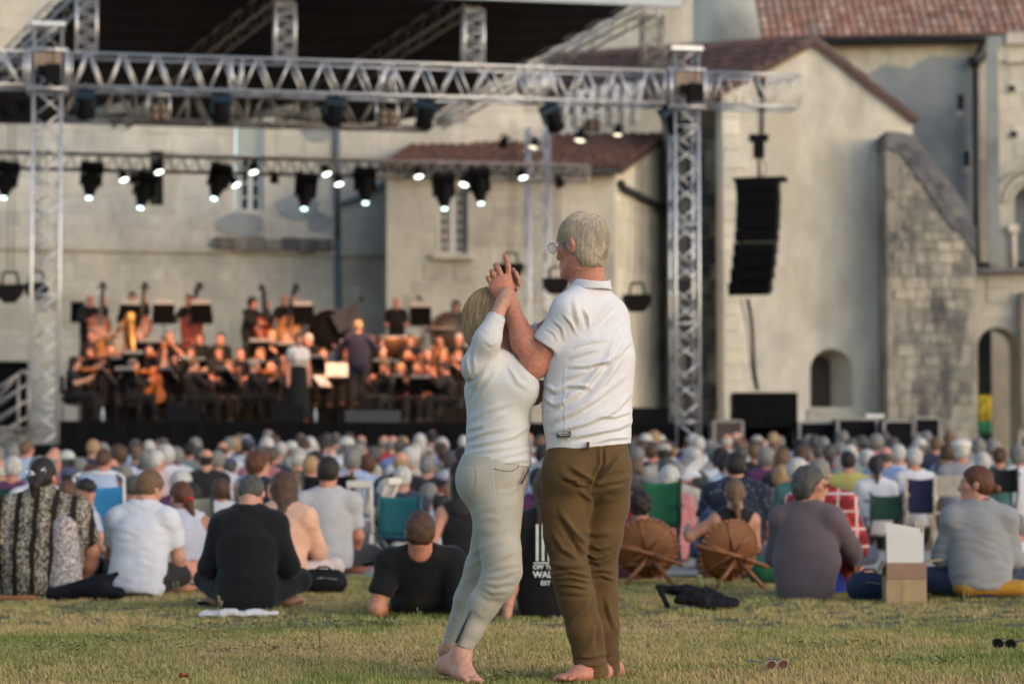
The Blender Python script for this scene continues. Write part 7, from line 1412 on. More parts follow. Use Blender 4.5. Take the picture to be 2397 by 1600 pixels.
# woman in purple-grey top, red plaid man, woman with a bun
b = grass_person(1882, 1398, "grey-haired woman in glasses and a purple-grey top hugging her knees", sit_pose(.11, .12, 1.0, .98, math.radians(-72), .04, 0, (((-.25, .3, -.9), (.5, .7, 0)), ((.28, .62, -.7), (-.15, .9, -.35))), 'up', .05, .03, 1.15), -22, sk=SK_R, top=(.115, .085, .095), top_frac=1.92, bottom=(1, 1, 1), bot_mat=FLORR, hair='bob', hmat=H['dgrey'], female=True, seed=14, top_name='jumper', fine=True, h=.011, loose=.012, hem=-.13)
J = sit_pose(.11, .12, 1.0, .98, math.radians(-72), .04); eyewear(J.head, J.hf, 1.0, b, (0, 0, 0), simple("thin_brown_frame", (.06, .03, .02), .4), gl)
m = MB(); m.prism([(.10, .35, .02), (.34, .50, .02), (.34, .50, .34), (.14, .37, .36)], (0, .1, 0)); tag(m.build("blue_bag", cloth("vivid_blue", (.02, .05, .32))), "vivid blue cloth bag against the purple-topped woman's legs", "bag"); o = bpy.data.objects["blue_bag"]; o.location = b.location
b = grass_person(1930, 1350, "grey-haired man in a red plaid shirt leaning to one side", sit_pose(.16, .10, 1.05, 1.12, math.radians(-6), .12, 0, (((-.2, .2, -.95), (.1, .8, -.4)), ((.28, .25, -.9), (.0, .5, -.85))), 'cross', .03, 0, 1.05, 1, .05, -.10), -14, sk=SK_L, top=(1, 1, 1), top_mat=PLAID, top_frac=1.9, bottom=(.05, .06, .10), hair='crop', hmat=H['grey'], seed=15, loose=.018, wrinkle=.008)
b = grass_person(2292, 1398, "woman in a pale grey cardigan with a bun looking sideways", sit_pose(.11, .10, 1.0, .98, math.radians(72), -.02, 0, (((-.22, .25, -.93), (.3, .85, -.1)), ((.24, .15, -.95), (-.3, .8, -.1))), (((-.42, .26, .14), (-.02, .40, .06), (.1, .46, .04)), 'cross'), .02, .03, 1.02), 0, sk=SK_L, top=(.25, .25, .255), top_frac=1.9, bottom=(.022, .032, .065), hair='bun', hmat=H['auburn'], female=True, seed=16, top_name='cardigan', fine=True, h=.010, loose=.016, wrinkle=.008, hem=-.06)
V, Q = skin([rc((-.1, -.04, .07), (.22, -.04, .07), .10, None, .02, ((0, 0, 1), .6)), half((0, 0, .01), (0, 0, -1))], .014); cl_obj("mustard_top", V, Q, cloth("mustard", (.38, .19, .02)), b); J = sit_pose(.11, .10, 1.0, 1.04); V, Q = skin([rc(A(J.neck) + A((-.03, .03, .0)), A(J.neck) + A((.04, -.03, .01)), .058, None, .02)], .014); cl_obj("scarf", V, Q, FLORR, b)
# further sitters partly hidden
b = grass_person(152, 1345, "dark-skinned bald person sitting low behind the shawl", sit_pose(.10, .1, .9, 1.0, math.radians(-30), .1, 0, 'knees', 'up'), -10, sk=SK_D, top=(.35, .34, .36), bottom=(.09, .10, .13), hair=None, h=.016)
b = grass_person(215, 1352, "person in slate trousers with knees drawn up before the blue chair", sit_pose(.10, -.1, .9, .95, math.radians(-80), .1, 0, 'knees', (((-.1, .35, .48), (-.12, .6, .07), (-.12, .75, .03)), 'up')), -70, sk=SK_L, top=(.4, .42, .5), bottom=(.10, .12, .17), hair='cap', hmat=H['dark'], h=.016)
b = grass_person(600, 1316, "curly auburn-haired woman with glasses and a dark strap top", sit_pose(.3, .05, .98, .95, math.radians(-62), .05, 0, 'knees', 'cross', 0, .02), -10, sk=SK_L, top=(.02, .022, .04), top_frac=0, bottom=NAVY, hair='wavy', hmat=H['auburn'], female=True, h=.015, hair_n=.014)
J = sit_pose(.3, .05, .98, .95, math.radians(-62), .05); eyewear(J.head, J.hf, .98, b, (0, 0, 0), MATS["thin_brown_frame"], gl)
b = grass_person(92, 1335, "person with smooth dark hair and a white top behind the shawl woman", sit_pose(.22, .0, 1.0, 1, 0, .05, 0, 'lap', 'cross'), 10, sk=SK_L, top=WHT, bottom=NAVY, hair='short', hmat=H['grey'], h=.016)
# ---- things lying about
def blob(name, prims, h, mat, label, cat, loc=(0, 0, 0), amp=.006, sc=22, seed=0, col=None):
    V, Q = skin(prims, h); n = vnormals(V, Q); V = V + n * (amp * (vnoise(V, sc, seed) + .6 * vnoise(V, sc * 2.3, seed + 2)))[:, None]; o = mobj(name, np_mesh(name, V, Q, mat)); o.location = loc
    if col: o.color = (*col, 1)
    return tag(o, label, cat)
def gp(px, py): Y = GY(py); return ((px - 1198.5) / F * Y, Y, 0)
M_BCK = cloth("black_nylon", (.014, .014, .017), .3, 120, .6); up3 = ((0, 0, 1), .8)
def pack(px, py, label, wd, hg, mat, seed=1):
    o = blob("backpack", [rc((-wd / 2 + hg * .3, 0, hg * .4), (wd / 2 - hg * .3, 0, hg * .4), hg * .42, hg * .40, .03), rc((-wd * .25, -.02, hg * .62), (wd * .25, .0, hg * .62), hg * .32, None, .04), half((0, 0, .0), (0, 0, -1))], .012, mat, label, "backpack", gp(px, py), .008, 20, seed)
    m = MB(); m.path([(-.06, -.04, hg * .88), (-.03, -.05, hg * 1.03), (.03, -.05, hg * 1.03), (.06, -.04, hg * .88)], .008); m.build("handle", mat, o); m = MB(); m.path([(-wd * .32, -hg * .36, hg * .55), (0, -hg * .46, hg * .62), (wd * .32, -hg * .36, hg * .55)], .004); m.build("zip", simple("zip_grey", (.2, .2, .21), .4), o); return o
pack(760, 1386, "black backpack lying at the peach-bloused woman's side", .30, .18, M_BCK, 3); pack(2028, 1403, "navy backpack next to the cardboard box", .24, .20, cloth("navy_nylon", (.012, .022, .06), .25, 120, .6), 5)
a = gp(1625, 1422); o = blob("jacket", [rc((-.22, .03, .13), (-.05, .02, .10), .022, .05, .03, ((0, 0, 1), .7)), rc((-.05, .02, .10), (.10, .03, .07), .05, .05, .03), rc((.10, 0, .06), (.24, -.03, .035), .045, .035, .03), rc((-.22, .03, .13), (-.17, -.03, .02), .016, .012, .02), rc((-.10, -.05, .06), (.05, -.08, .05), .03, .04, .02), rc((.02, -.06, .04), (.22, -.08, .03), .04, .028, .02), rc((-.12, .0, .12), (.06, -.02, .115), .014, .012, .02), rc((-.02, -.07, .10), (.16, -.05, .09), .012, .01, .02), half((0, 0, 0), (0, 0, -1))], .008, M_BCK, "crumpled black rain jacket lying alone on the grass", "jacket", a, .014, 42, 4)
o = blob("jacket", [rc((-.20, 0, .03), (.10, 0, .09), .05, .07, .05), rc((.10, 0, .09), (.22, .0, .17), .05, .02, .05), rc((.05, 0, .05), (.24, -.02, .04), .05, .04, .04), half((0, 0, 0), (0, 0, -1))], .010, M_BCK, "black jacket spread between the shawl woman and the white T-shirt", "jacket", gp(200, 1400), .010, 24, 6)
o = blob("white_cloth", [rc((-.19, 0, .012), (.12, .02, .014), .055, .045, .03, ((0, 0, 1), .4)), rc((.05, -.02, .02), (.21, -.03, .02), .035, .02, .02, ((0, 0, 1), .7)), rc((-.1, -.03, .02), (-.02, -.05, .04), .03, .012, .02), half((0, 0, 0), (0, 0, -1))], .008, cloth("white_cotton", WHT), "white cloth under the black-shirted man", "cloth", gp(565, 1440), .012, 46, 7)
o = blob("sandal", [rc((-.05, -.06, .012), (.04, .1, .012), .04, .045, .01, ((0, 0, 1), .3)), rc((-.06, .05, .02), (.0, .06, .06), .012, None, .01), rc((0, .06, .06), (.07, .05, .02), .012, None, .01), half((0, 0, 0), (0, 0, -1))], .006, M_BCK, "black sandal beside the black-shirted man", "sandal", gp(680, 1412), .0, 1)
o = blob("sandal", [rc((-.05, -.03, .012), (.05, .05, .012), .04, .045, .01, ((0, 0, 1), .3)), rc((-.05, .0, .02), (.0, .0, .05), .010, None, .01), rc((0, .0, .05), (.06, .0, .02), .010, None, .01), half((0, 0, 0), (0, 0, -1))], .006, M_BCK, "second black sandal poking out under the black shirt", "sandal", gp(497, 1412), .0, 1)
o = blob("orange_rug", [rc((-.2, 0, .012), (.14, 0, .012), .05, .045, .03, ((0, 0, 1), .35)), half((0, 0, 0), (0, 0, -1))], .01, cloth("rust_cloth", (.28, .09, .035)), "rust-coloured cloth corner by the shawl woman", "cloth", gp(25, 1402), .006, 40, 9)
o = blob("tote_bag", [rc((-.10, 0, .10), (.10, 0, .10), .10, .09, .03), half((0, 0, 0), (0, 0, -1)), rc((.0, -.02, .04), (.15, -.03, .05), .06, None, .04)], .012, cloth("cream_tote", (.48, .45, .38)), "cream tote bag under the teal folding chair", "bag", gp(955, 1318), .014, 24, 8)
o = blob("cool_bag", [rc((-.06, 0, .10), (.06, 0, .10), .12, .11, .02), half((0, 0, 0), (0, 0, -1)), half((0, 0, .21), (0, 0, 1))], .012, cloth("bottle_green", (.012, .09, .045)), "dark green cool bag between rattan chair and purple top", "bag", gp(1800, 1362), .006, 14, 3)
# cardboard box with big sheets standing in it
M_CARD = simple("cardboard", (.36, .25, .14), .85, 0, .12, 8); M_TAPE = simple("parcel_tape", (.36, .26, .12), .4); bx = gp(2113, 1408); t = empty("cardboard_box", bx, math.radians(-3)); tag(t, "open cardboard box with a folded-down flap on the lawn", "box"); m = MB(); wd, dp, hg = .255, .24, .26
for c, d in (((0, -dp / 2, hg / 2), (wd, .006, hg)), ((0, dp / 2, hg / 2), (wd, .006, hg)), ((-wd / 2, 0, hg / 2), (.006, dp - .007, hg)), ((wd / 2, 0, hg / 2), (.006, dp - .007, hg)), ((0, 0, .004), (wd - .01, dp - .01, .006))): m.box(c, d)
m.build("carton", M_CARD, t); m = MB(); m.box((0, -dp / 2 - .022, hg - .048), (wd - .004, .006, .104), Matrix.Rotation(.28, 3, 'X')); m.build("flap", simple("cardboard_outer", (.34, .215, .15), .85, 0, .08, 8), t)
m = MB(); m.box((-wd / 2 - .022, 0, hg - .03), (.006, dp - .01, .09), Matrix.Rotation(.5, 3, 'Y')); m.build("flap", M_CARD, t); m = MB(); m.box((wd / 2 + .055, 0, hg + .012), (.12, dp - .02, .006), Matrix.Rotation(-.15, 3, 'Y')); m.build("flap", M_CARD, t); m = MB(); m.box((0, -dp / 2 - .004, .075), (.05, .002, .15)); m.build("tape", M_TAPE, t)
for i, (dx, hh, tl, w_) in enumerate(((0, .215, .0, .235), (-.008, .24, .02, .225), (.006, .21, -.04, .23))):
    m = MB(); z0, z1 = .12, hg + hh; y = -.07 + .05 * i; m.prism([(-w_ / 2 + dx, y, z0), (w_ / 2 + dx, y, z0), (w_ / 2 + dx, y, z1 - .02), (w_ * .15 + dx, y, z1 - .025 + tl), (-w_ / 2 + dx, y, z1 + tl)], (0, .004, 0)); o = m.build("paper_sheet", simple('white_card', (.66, .63, .60), .8, 0, .04, 6)); o.location = bx; o.rotation_euler = (.03, 0, math.radians(-3)); tag(o, ["front white sheet standing in the cardboard box", "middle white sheet in the cardboard box, its corner highest", "back white sheet in the cardboard box"][i], "paper sheet", "white sheets in the box")
for i in range(3): m = MB(); m.box((.09 + .018 * i, .03, hg + .14), (.012, .012, .26), Matrix.Rotation(.04 * i - .04, 3, 'Y')); o = m.build("wooden_stick", simple("pale_stick", (.5, .44, .33), .7)); o.location = bx; tag(o, ["pale stick closest to the tall sheets in the box", "middle pale stick in the cardboard box", "outermost pale stick by the open box flap"][i], "stick", "sticks in the box")
# sunglasses on the grass
def shades(px, py, rz, label, mat, lens, sc=1.0, pitch=0.0):
    t = empty("sunglasses", (gp(px, py)[0], gp(px, py)[1], .035)); t.rotation_euler = (pitch, 0, math.radians(rz)); t.scale = (sc,) * 3; tag(t, label, "sunglasses", "sunglasses on the grass"); m = MB()
    for sg in (-1, 1):
        m.path([(sg * .036 + .030 * math.cos(a), 0, .022 * math.sin(a)) for a in np.linspace(0, 6.283, 17)], .0032, 6); m.path([(sg * .066, 0, .012), (sg * .070, .06, .010), (sg * .068, .13, .002)], .004, 6)
    m.path([(-.008, 0, .004), (0, 0, .008), (.008, 0, .004)], .003, 6); m.build("frame", mat, t)
    for sg in (-1, 1): m = MB(); m.prism([(sg * .036 + .029 * math.cos(a), 0, .021 * math.sin(a)) for a in np.linspace(0, 6.283, 15)[:-1]], (0, .002, 0)); m.build("lens", lens, t)
shades(1815, 1572, 38, "brown-lensed sunglasses at the bottom of the lawn", simple("pale_metal_frame", (.30, .27, .24), .35, .6), simple("brown_lens", (.10, .04, .03), .1), .95, .12); shades(2345, 1520, -42, "dark sunglasses near the lawn's far corner", simple("black_frame", (.02, .018, .016), .3), simple("black_lens", (.012, .012, .012), .08), .95, .1)
# ------------------------------------------------------------------ the seated audience
def crowd_proto(style, female, turn_, pitch, w_, hat=None, long_=True, seed=0):
    J = sit_pose(.46, .06, 1.0, w_, math.radians(turn_), pitch, 0, 'lap', 'chair', .02, .03 if female else 0); b = figure(J, 'person', .024, SK_R if seed % 2 else SK_L, WHT, .95 if not long_ else 1.95, (.04, .045, .06), 1.95, style, H['grey'], (.05, .05, .05), hand=False, female=female, seed=seed, hat=hat, wrinkle=.006, loose=.006, hem=-.12)
    return b
PROTOS = []
for i, (sy_, fe, tn, pi_, w_, ht) in enumerate((('short', False, 0, .02, 1.08, None), ('bob', True, 5, .05, .92, None), ('bald', False, -8, .02, 1.1, None), ('wavy', True, -12, .03, .95, None), ('tonsure', False, 10, .05, 1.06, None), ('crop', False, -25, .02, 1.1, None), ('ponytail', True, 0, .05, .9, None), ('bun', True, 20, .04, .92, None), ('long', True, -5, .06, .92, None), ('short', True, 30, .0, .94, None), ('short', False, 0, .0, 1.05, 'cap'), ('short', True, 8, .03, .95, 'hat'))):
    PROTOS.append((crowd_proto(sy_, fe, tn, pi_, w_, ht, i % 2 == 0, i), sy_, fe, ht))
PUSED = set()
SHIRTS = [((.60, .59, .61), "white"), ((.36, .44, .58), "pale blue"), ((.16, .24, .42), "blue"), ((.03, .035, .06), "navy"), ((.015, .015, .017), "black"), ((.30, .29, .30), "grey"), ((.42, .38, .32), "beige"), ((.40, .03, .04), "red"), ((.36, .13, .16), "rose"), ((.10, .03, .09), "plum"), ((.05, .13, .12), "teal"), ((.46, .40, .12), "yellow"), ((.20, .13, .08), "brown"), ((.52, .2, .06), "orange"), ((.20, .25, .24), "sage"), ((.5, .4, .42), "pale pink")]
SH = {n: c for c, n in SHIRTS}
def crowd_person(px, Y, ztop, style, hc, shirt, label, face=0.0, sc=1.0, hatcol=None, grp="audience seated before the stage"):
    cand = [p for p in PROTOS if (p[3] or p[1]) == style] or [PROTOS[0]]; b = random.choice(cand)[0]
    if b.name in PUSED: b = copy_tree(b)
    else: PUSED.add(b.name)
    b.location = ((px - 1198.5) / F * Y, Y, ztop - 1.33 * sc); b.rotation_euler = (0, 0, math.radians(face)); b.scale = (sc,) * 3
    for c in b.children:
        nm = c.name.split('.')[0]
        if nm == 'shirt': c.color = (*SH.get(shirt, shirt if not isinstance(shirt, str) else (.3, .3, .3)), 1)
        elif nm == 'hair': c.data = hair_variant(c.data, hc)
        elif nm == 'hat': c.color = (*(hatcol or (random.choice(((.03, .03, .04), (.35, .33, .28), (.06, .07, .12))) if style == 'cap' else (.5, .48, .42))), 1)
        elif nm == 'trousers': c.color = (*random.choice(((.03, .035, .05), (.05, .07, .12), (.12, .11, .09), (.02, .02, .02))), 1)
    return tag(b, label, "audience member", grp)
HV = {}
def hair_variant(me, hc):
    k = (me.name.split('|')[0], hc)
    if k not in HV: m2 = me.copy(); m2.name = k[0] + '|' + hc; m2.materials.clear(); m2.materials.append(H[hc]); HV[k] = m2
    return HV[k]
def zt_of(py, Y): return CAMZ + (1120 - py) / F * Y
# the ones that show singly: px, head-top row, depth, style, hair, shirt, label, turn
single = [
 (30, 1045, 24, 'short', 'white', 'plum', "white-haired person in plum with a pink collar at the picture edge", 0), (118, 1035, 27, 'bald', 'grey', 'rose', "bald pink-necked person in rose at the side below the stairs", -30), (165, 1075, 25, 'cap', 'dark', 'black', "person in a cap and black top behind the blue chair", 20), (188, 1053, 30, 'crop', 'grey', 'navy', "crop-haired grey man in navy between tower and blue shirts", 0), (246, 1052, 30, 'short', 'white', 'white', "white-haired person in white alone below the stage skirt", 0), (212, 1068, 28, 'bob', 'auburn', 'black', "auburn-bobbed person in black behind the blue chair frame", 0),
 (316, 1012, 35, 'crop', 'dgrey', 'pale blue', "tallest man in a pale blue shirt, first of the blue row", -5), (349, 1015, 35, 'short', 'white', 'pale blue', "white-haired person in sky blue beside the tallest blue shirt", 0), (376, 1028, 35, 'bald', 'grey', 'blue', "bald man at the end of the blue-shirted row", 0), (412, 1030, 33, 'bob', 'grey', 'white', "grey-bobbed woman in white after the blue-shirted row", 0), (445, 1020, 35, 'crop', 'dark', 'sage', "dark crop-haired man in sage green", 0), (468, 1030, 34, 'short', 'dgrey', 'sage', "dark-grey-haired person in sage next to the other sage shirt", 10), (505, 1048, 30, 'short', 'white', 'plum', "white-haired person in plum before the stage centre", 0), (424, 1080, 25, 'wavy', 'white', 'plum', "fluffy white-haired woman in magenta plum before the beige chair", 0), (535, 1055, 31, 'cap', 'dgrey', 'brown', "person in brown wearing a cap before the auburn curls", -20), (448, 1105, 22.5, 'bob', 'dark', 'red', "dark-bobbed woman in red sitting in the beige sling chair", 0), (518, 1100, 23, 'bob', 'brown', 'white', "brown-bobbed child-sized person in white by the beige chair", 0, .85), (312, 1090, 24, 'short', 'dgrey', 'navy', "dark-grey-haired person in navy right of the blue chair", 0),
 (942, 1068, 23.6, 'short', 'white', 'navy', "white-haired person in navy in the teal folding chair", 0), (690, 1082, 25, 'bob', 'lbrown', 'white', "brown-bobbed woman in white on the first white slatted chair", 15), (905, 1100, 25, 'bob', 'white', 'beige', "white-bobbed head beside the teal chair", 0), (822, 1082, 26, 'bald', 'white', 'white', "bald pink head with white fringe by the slatted chair", 20), (1005, 1108, 24, 'short', 'grey', 'pale blue', "grey-haired person in pale blue behind the strap-topped woman", 0), (1032, 1128, 23, 'tonsure', 'dark', 'white', "balding dark-haired man in white leaning near the dancers", 0), (1060, 1105, 24, 'long', 'blond', 'white', "long fair-haired woman in white close to the grey jeans", 0),
 (1567, 1066, 23, 'bob', 'white', FLORP, "white-bobbed woman in pink floral in the green chair", 0), (1712, 1065, 24, 'bald', 'white', 'white', "bald man in white holding a pale sheet by the navy floral shirt", 15), (1640, 1085, 26, 'short', 'dgrey', 'orange', "dark-haired person in orange beyond the green chair", 0), (1830, 1068, 26, 'bob', 'blond', 'rose', "fair-bobbed woman in rose above the purple top", 0), (1985, 1036, 27.5, 'short', 'dark', 'yellow', "dark-haired man in a yellow shirt behind the red plaid", -5), (2050, 1046, 27, 'ponytail', 'dark', 'white', "dark-ponytailed woman in white on the dark green chair", 0), (2140, 1028, 27.5, 'short', 'white', 'white', "white-haired man in white on the navy director chair", 0), (2030, 1035, 31, 'wavy', 'white', 'black', "wavy white-haired person in black beyond the dark ponytail", 0), (2250, 1015, 28, 'beret', 'white', 'grey', "person in a white cap and draped grey shawl by the slatted wooden chair", -10), (2340, 1028, 29, 'crop', 'brown', 'teal', "crop-haired man in a teal shirt", 0), (2205, 1058, 29, 'short', 'lbrown', 'brown', "light-brown head in brown between white shirt and grey shawl", 0), (2300, 1040, 31, 'bob', 'white', 'pale blue', "white-bobbed woman in pale blue near the teal shirt", 0), (2390, 1030, 31, 'short', 'dark', 'black', "dark-haired person in black at the picture edge", -40), (2380, 1180, 23, 'short', 'grey', 'white', "person in a white top half cut off behind the bun", 0), (1480, 1085, 25, 'short', 'dgrey', 'red', "dark-grey-haired person in red right of the brown trousers", 0), (1878, 1048, 31, 'crop', 'white', 'blue', "white-haired person in bright blue under the niche", 0), (1830, 1035, 34, 'bun', 'brown', 'orange', "brown-haired person in orange under the bass bins", 0)]
PROTOS.append((crowd_proto('short', False, 0, .02, 1.1, 'beret', True, 21), 'short', False, 'beret'))
taken = []
for q in single:
    px, py, Y, sy_, hc, sh, lb_, tn = q[:8]; sc = q[8] if len(q) > 8 else 1.0; b = crowd_person(px, Y, zt_of(py, Y), sy_, hc, sh if not hasattr(sh, 'node_tree') else 'rose', lb_, tn, sc); taken.append((px, Y, py))
    if hasattr(sh, 'node_tree'):
        c = ch_col(b, 'shirt'); c.data = c.data.copy(); c.data.materials.clear(); c.data.materials.append(sh)
    if (sy_ == 'beret'):
        c = ch_col(b, 'hat'); c.color = (.66, .63, .56, 1)
rw = random.Random(11)
def headz(Y): return float(np.interp(Y, [22, 25, 30, 36, 42], [.95, 1.09, 1.27, 1.50, 1.72]))
LM = [(60, "below the stairs tower"), (170, "below the first violins"), (300, "below the harp"), (420, "below the brown-haired violinist"), (540, "below the slanted white sheet"), (650, "below the bald violinist"), (745, "below the singer"), (850, "below the conductor"), (960, "below the podium end"), (1060, "beside the grey jeans"), (1250, "between the dancers"), (1500, "by the brown trousers"), (1610, "below the far lattice tower"), (1710, "below the near bass bin"), (1800, "below the bass bins"), (1900, "below the niche"), (1990, "below the dark case"), (2090, "below the framed cases"), (2190, "below the buttress foot"), (2290, "below the yellow banner"), (2400, "below the porch pillar")]
HC = ['white'] * 6 + ['grey'] * 9 + ['dgrey'] * 6 + ['brown'] * 4 + ['lbrown'] * 3 + ['dark'] * 3 + ['blond'] * 3 + ['auburn']
STY = ['short'] * 7 + ['bob'] * 6 + ['wavy'] * 3 + ['bald'] * 3 + ['tonsure'] * 3 + ['crop'] * 4 + ['bun', 'ponytail', 'cap', 'hat']
SW = ["white"] * 5 + ["pale blue"] * 4 + ["blue"] * 3 + ["navy"] * 4 + ["black"] * 4 + ["grey"] * 4 + ["beige"] * 4 + ["red"] * 2 + ["rose", "plum", "teal", "brown", "orange", "sage", "pale pink"]
rowsY = [24.6, 25.7, 26.8, 27.9, 29.0, 30.1, 31.2, 32.3, 33.4, 34.5, 35.6, 36.7, 37.8, 38.9]
labels = set(); cnt_ = 0; ROWW = ["nearest chair row", "second chair row", "third chair row", "fourth chair row", "fifth chair row", "sixth chair row", "seventh chair row", "eighth chair row", "six rows from stage", "five rows from stage", "four rows from stage", "three rows from stage", "two rows from stage", "row nearest the stage"]
used_labels = set(); pending = []
for ri, Y in enumerate(rowsY):
    step = 0.54 / Y * F; x = -20 + rw.uniform(0, step)
    while x < 2430:
        px = x + rw.uniform(-14, 14); x += step * rw.uniform(.85, 1.3)
        if 1105 < px < 1215 and Y > 0 or 1290 < px < 1455: continue        # wholly behind the dancing couple
        if px < 290 and Y > 33.6: continue
        if Y < 27 and (800 < px < 880 or 2010 < px < 2200 or 560 < px < 640 or px > 2060): continue
        if Y < 28.4 and px > 1900: continue
        if px > 2200 and rw.random() < .35: continue
        if any(abs(px - a) < (30 if abs(Y - b) < 1.6 else 0) for a, b, c in taken): continue
        py = 1120 - (headz(Y) + rw.uniform(-.07, .08) - CAMZ) * F / Y
        if Y > 33 and px < 560: py += 12
        if any(abs(px - a) < 24 and -10 < py - c < 70 and Y > b + 1.5 and b > 23 for a, b, c in taken) and rw.random() < .6: continue
        pending.append((px, Y, py, ri))
rw.shuffle(pending)
for px, Y, py, ri in pending:
    if cnt_ > 262: break
    near = next(t for b, t in LM if px < b + 1 or b == 2400)
    for _ in range(60):
        sy_, hc, sh = rw.choice(STY), rw.choice(HC), rw.choice(SW); sty_w = {'short': 'short', 'bob': 'bobbed', 'wavy': 'wavy', 'bald': 'fringe of', 'tonsure': 'thinning', 'crop': 'cropped', 'bun': 'pinned-up', 'ponytail': 'tied-back', 'cap': 'capped', 'hat': 'sun-hatted'}[sy_]; hw = {'white': 'white', 'grey': 'grey', 'dgrey': 'dark grey', 'brown': 'brown', 'dark': 'black', 'blond': 'fair', 'auburn': 'auburn', 'lbrown': 'light brown'}[hc]
        lb_ = f"{sty_w} {hw} hair, {sh} top, {ROWW[ri]}, {near}"
        if lb_ not in used_labels: used_labels.add(lb_); break
    crowd_person(px, Y, zt_of(py, Y), sy_, hc, sh, lb_, rw.uniform(-14, 14), rw.uniform(.96, 1.04)); cnt_ += 1
for p in PROTOS:
    if p[0].name not in PUSED:
        for c in list(p[0].children): bpy.data.objects.remove(c)
        bpy.data.objects.remove(p[0])
# ---- chairs that show between people
def sling_chair(px, py_top, py_bot, Y, wpx, mat, label, frame=None, zbot=0.0, name="folding_chair", armw=True, face=0.0, tilt=.18):
    frame = frame or M_IRON; wd = wpx / F * Y; z1 = zt_of(py_top, Y); z0 = max(zt_of(py_bot, Y), .12); t = empty(name, ((px - 1198.5) / F * Y, Y, ground_z(Y) if Y > 30 else 0), math.radians(face)); tag(t, label, "chair", "folding chairs in the audience"); h = wd / 2; tl = math.tan(tilt); back = lambda x, z: (x, -(z - z0) * tl, z)
    m = MB(); n = 6; vs = []
    for j in range(7):
        for i in range(n + 1): z = z0 + (z1 - z0) * j / 6; x = -h + wd * i / n; vs.append((x, -(z - z0) * tl + .035 * math.sin(math.pi * i / n), z - .02 * math.sin(math.pi * i / n) * (j == 6)))
    m._add(vs, [(j * (n + 1) + i, j * (n + 1) + i + 1, (j + 1) * (n + 1) + i + 1, (j + 1) * (n + 1) + i) for j in range(6) for i in range(n)], True); o = m.build("back_panel", mat, t); o.modifiers.new("s", 'SOLIDIFY').thickness = .012
    m = MB(); m.box((0, .24, z0), (wd - .03, .44, .02)); m.build("seat", mat, t)
    for s_ in (-1, 1):
        m = MB(); m.tube(back(s_ * h, z0 - .02), back(s_ * h, z1 + .03), .014); m.build("back_post", frame, t)
        m = MB(); m.tube((s_ * h, .46, z0 + .02), (s_ * h, -.12, .0), .014); m.build("leg", frame, t); m = MB(); m.tube((s_ * h * .96, -.06, z0 + .02), (s_ * h * .96, .44, .0), .014); m.build("leg", frame, t)
        if armw: m = MB(); m.box((s_ * h, .12, z0 + .2), (.05, .42, .025)); m.build("armrest", frame, t)
    return t
BLUE = cloth("bright_blue_canvas", (.035, .22, .46), .12); TEAL = cloth("teal_canvas", (.012, .10, .13), .12); GREEN = cloth("green_canvas", (.012, .10, .05), .15); BEIGE = cloth("beige_canvas", (.30, .265, .20), .12); NAVC = cloth("navy_canvas", (.016, .02, .05), .12); DGR = cloth("dark_green_canvas", (.018, .05, .04), .15); REDC = cloth("red_canvas", (.30, .02, .03), .12)
c = sling_chair(237, 1137, 1262, 21.8, 116, BLUE, "bright blue canvas chair with a white tube frame behind the white T-shirt", M_WHITEP); m = MB(); hw_ = 116 / F * 21.8 / 2; zz = zt_of(1137, 21.8); m.path([(-hw_, -.08, zz), (-hw_, -.10, zz + .08), (-hw_ + .06, -.10, zz + .115), (hw_ - .06, -.10, zz + .115), (hw_, -.10, zz + .08), (hw_, -.08, zz)], .014); m.build("headrest_bar", M_WHITEP, c)
sling_chair(466, 1163, 1285, 21.5, 78, BEIGE, "beige sling chair behind the red scrunchie", M_IRON, face=-8); sling_chair(936, 1160, 1255, 22.8, 98, TEAL, "teal and navy folding camp chair with a white-haired sitter", simple("teal_tube", (.02, .07, .085), .4)); sling_chair(1546, 1126, 1232, 22.3, 90, GREEN, "green sling chair with a floral-dressed sitter", M_IRON); sling_chair(768, 1112, 1170, 22.4, 115, M_BCK, "wide black camp chair in front of the pale grey T-shirt man", M_IRON)
sling_chair(2073, 1157, 1215, 26.2, 74, DGR, "dark green canvas chair with a white-topped ponytailed sitter", M_IRON, tilt=.1); sling_chair(2152, 1118, 1200, 26.6, 66, NAVC, "navy director chair with pale wooden frame", simple("pale_wood", (.48, .40, .30), .6, 0, .2, 10), tilt=.06); sling_chair(12, 1182, 1300, 20.8, 70, REDC, "red canvas chair at the picture edge behind the shawl", M_WHITEP); sling_chair(20, 1140, 1170, 23.4, 90, DGR, "low dark green chair under the plum-topped white-haired person", M_IRON); sling_chair(2350, 1095, 1150, 28.2, 60, M_BCK, "dark chair back below the teal shirt", M_IRON, tilt=.05); sling_chair(1660, 1180, 1290, 21.6, 50, M_BCK, "narrow dark chair beside the navy floral shirt", M_IRON)
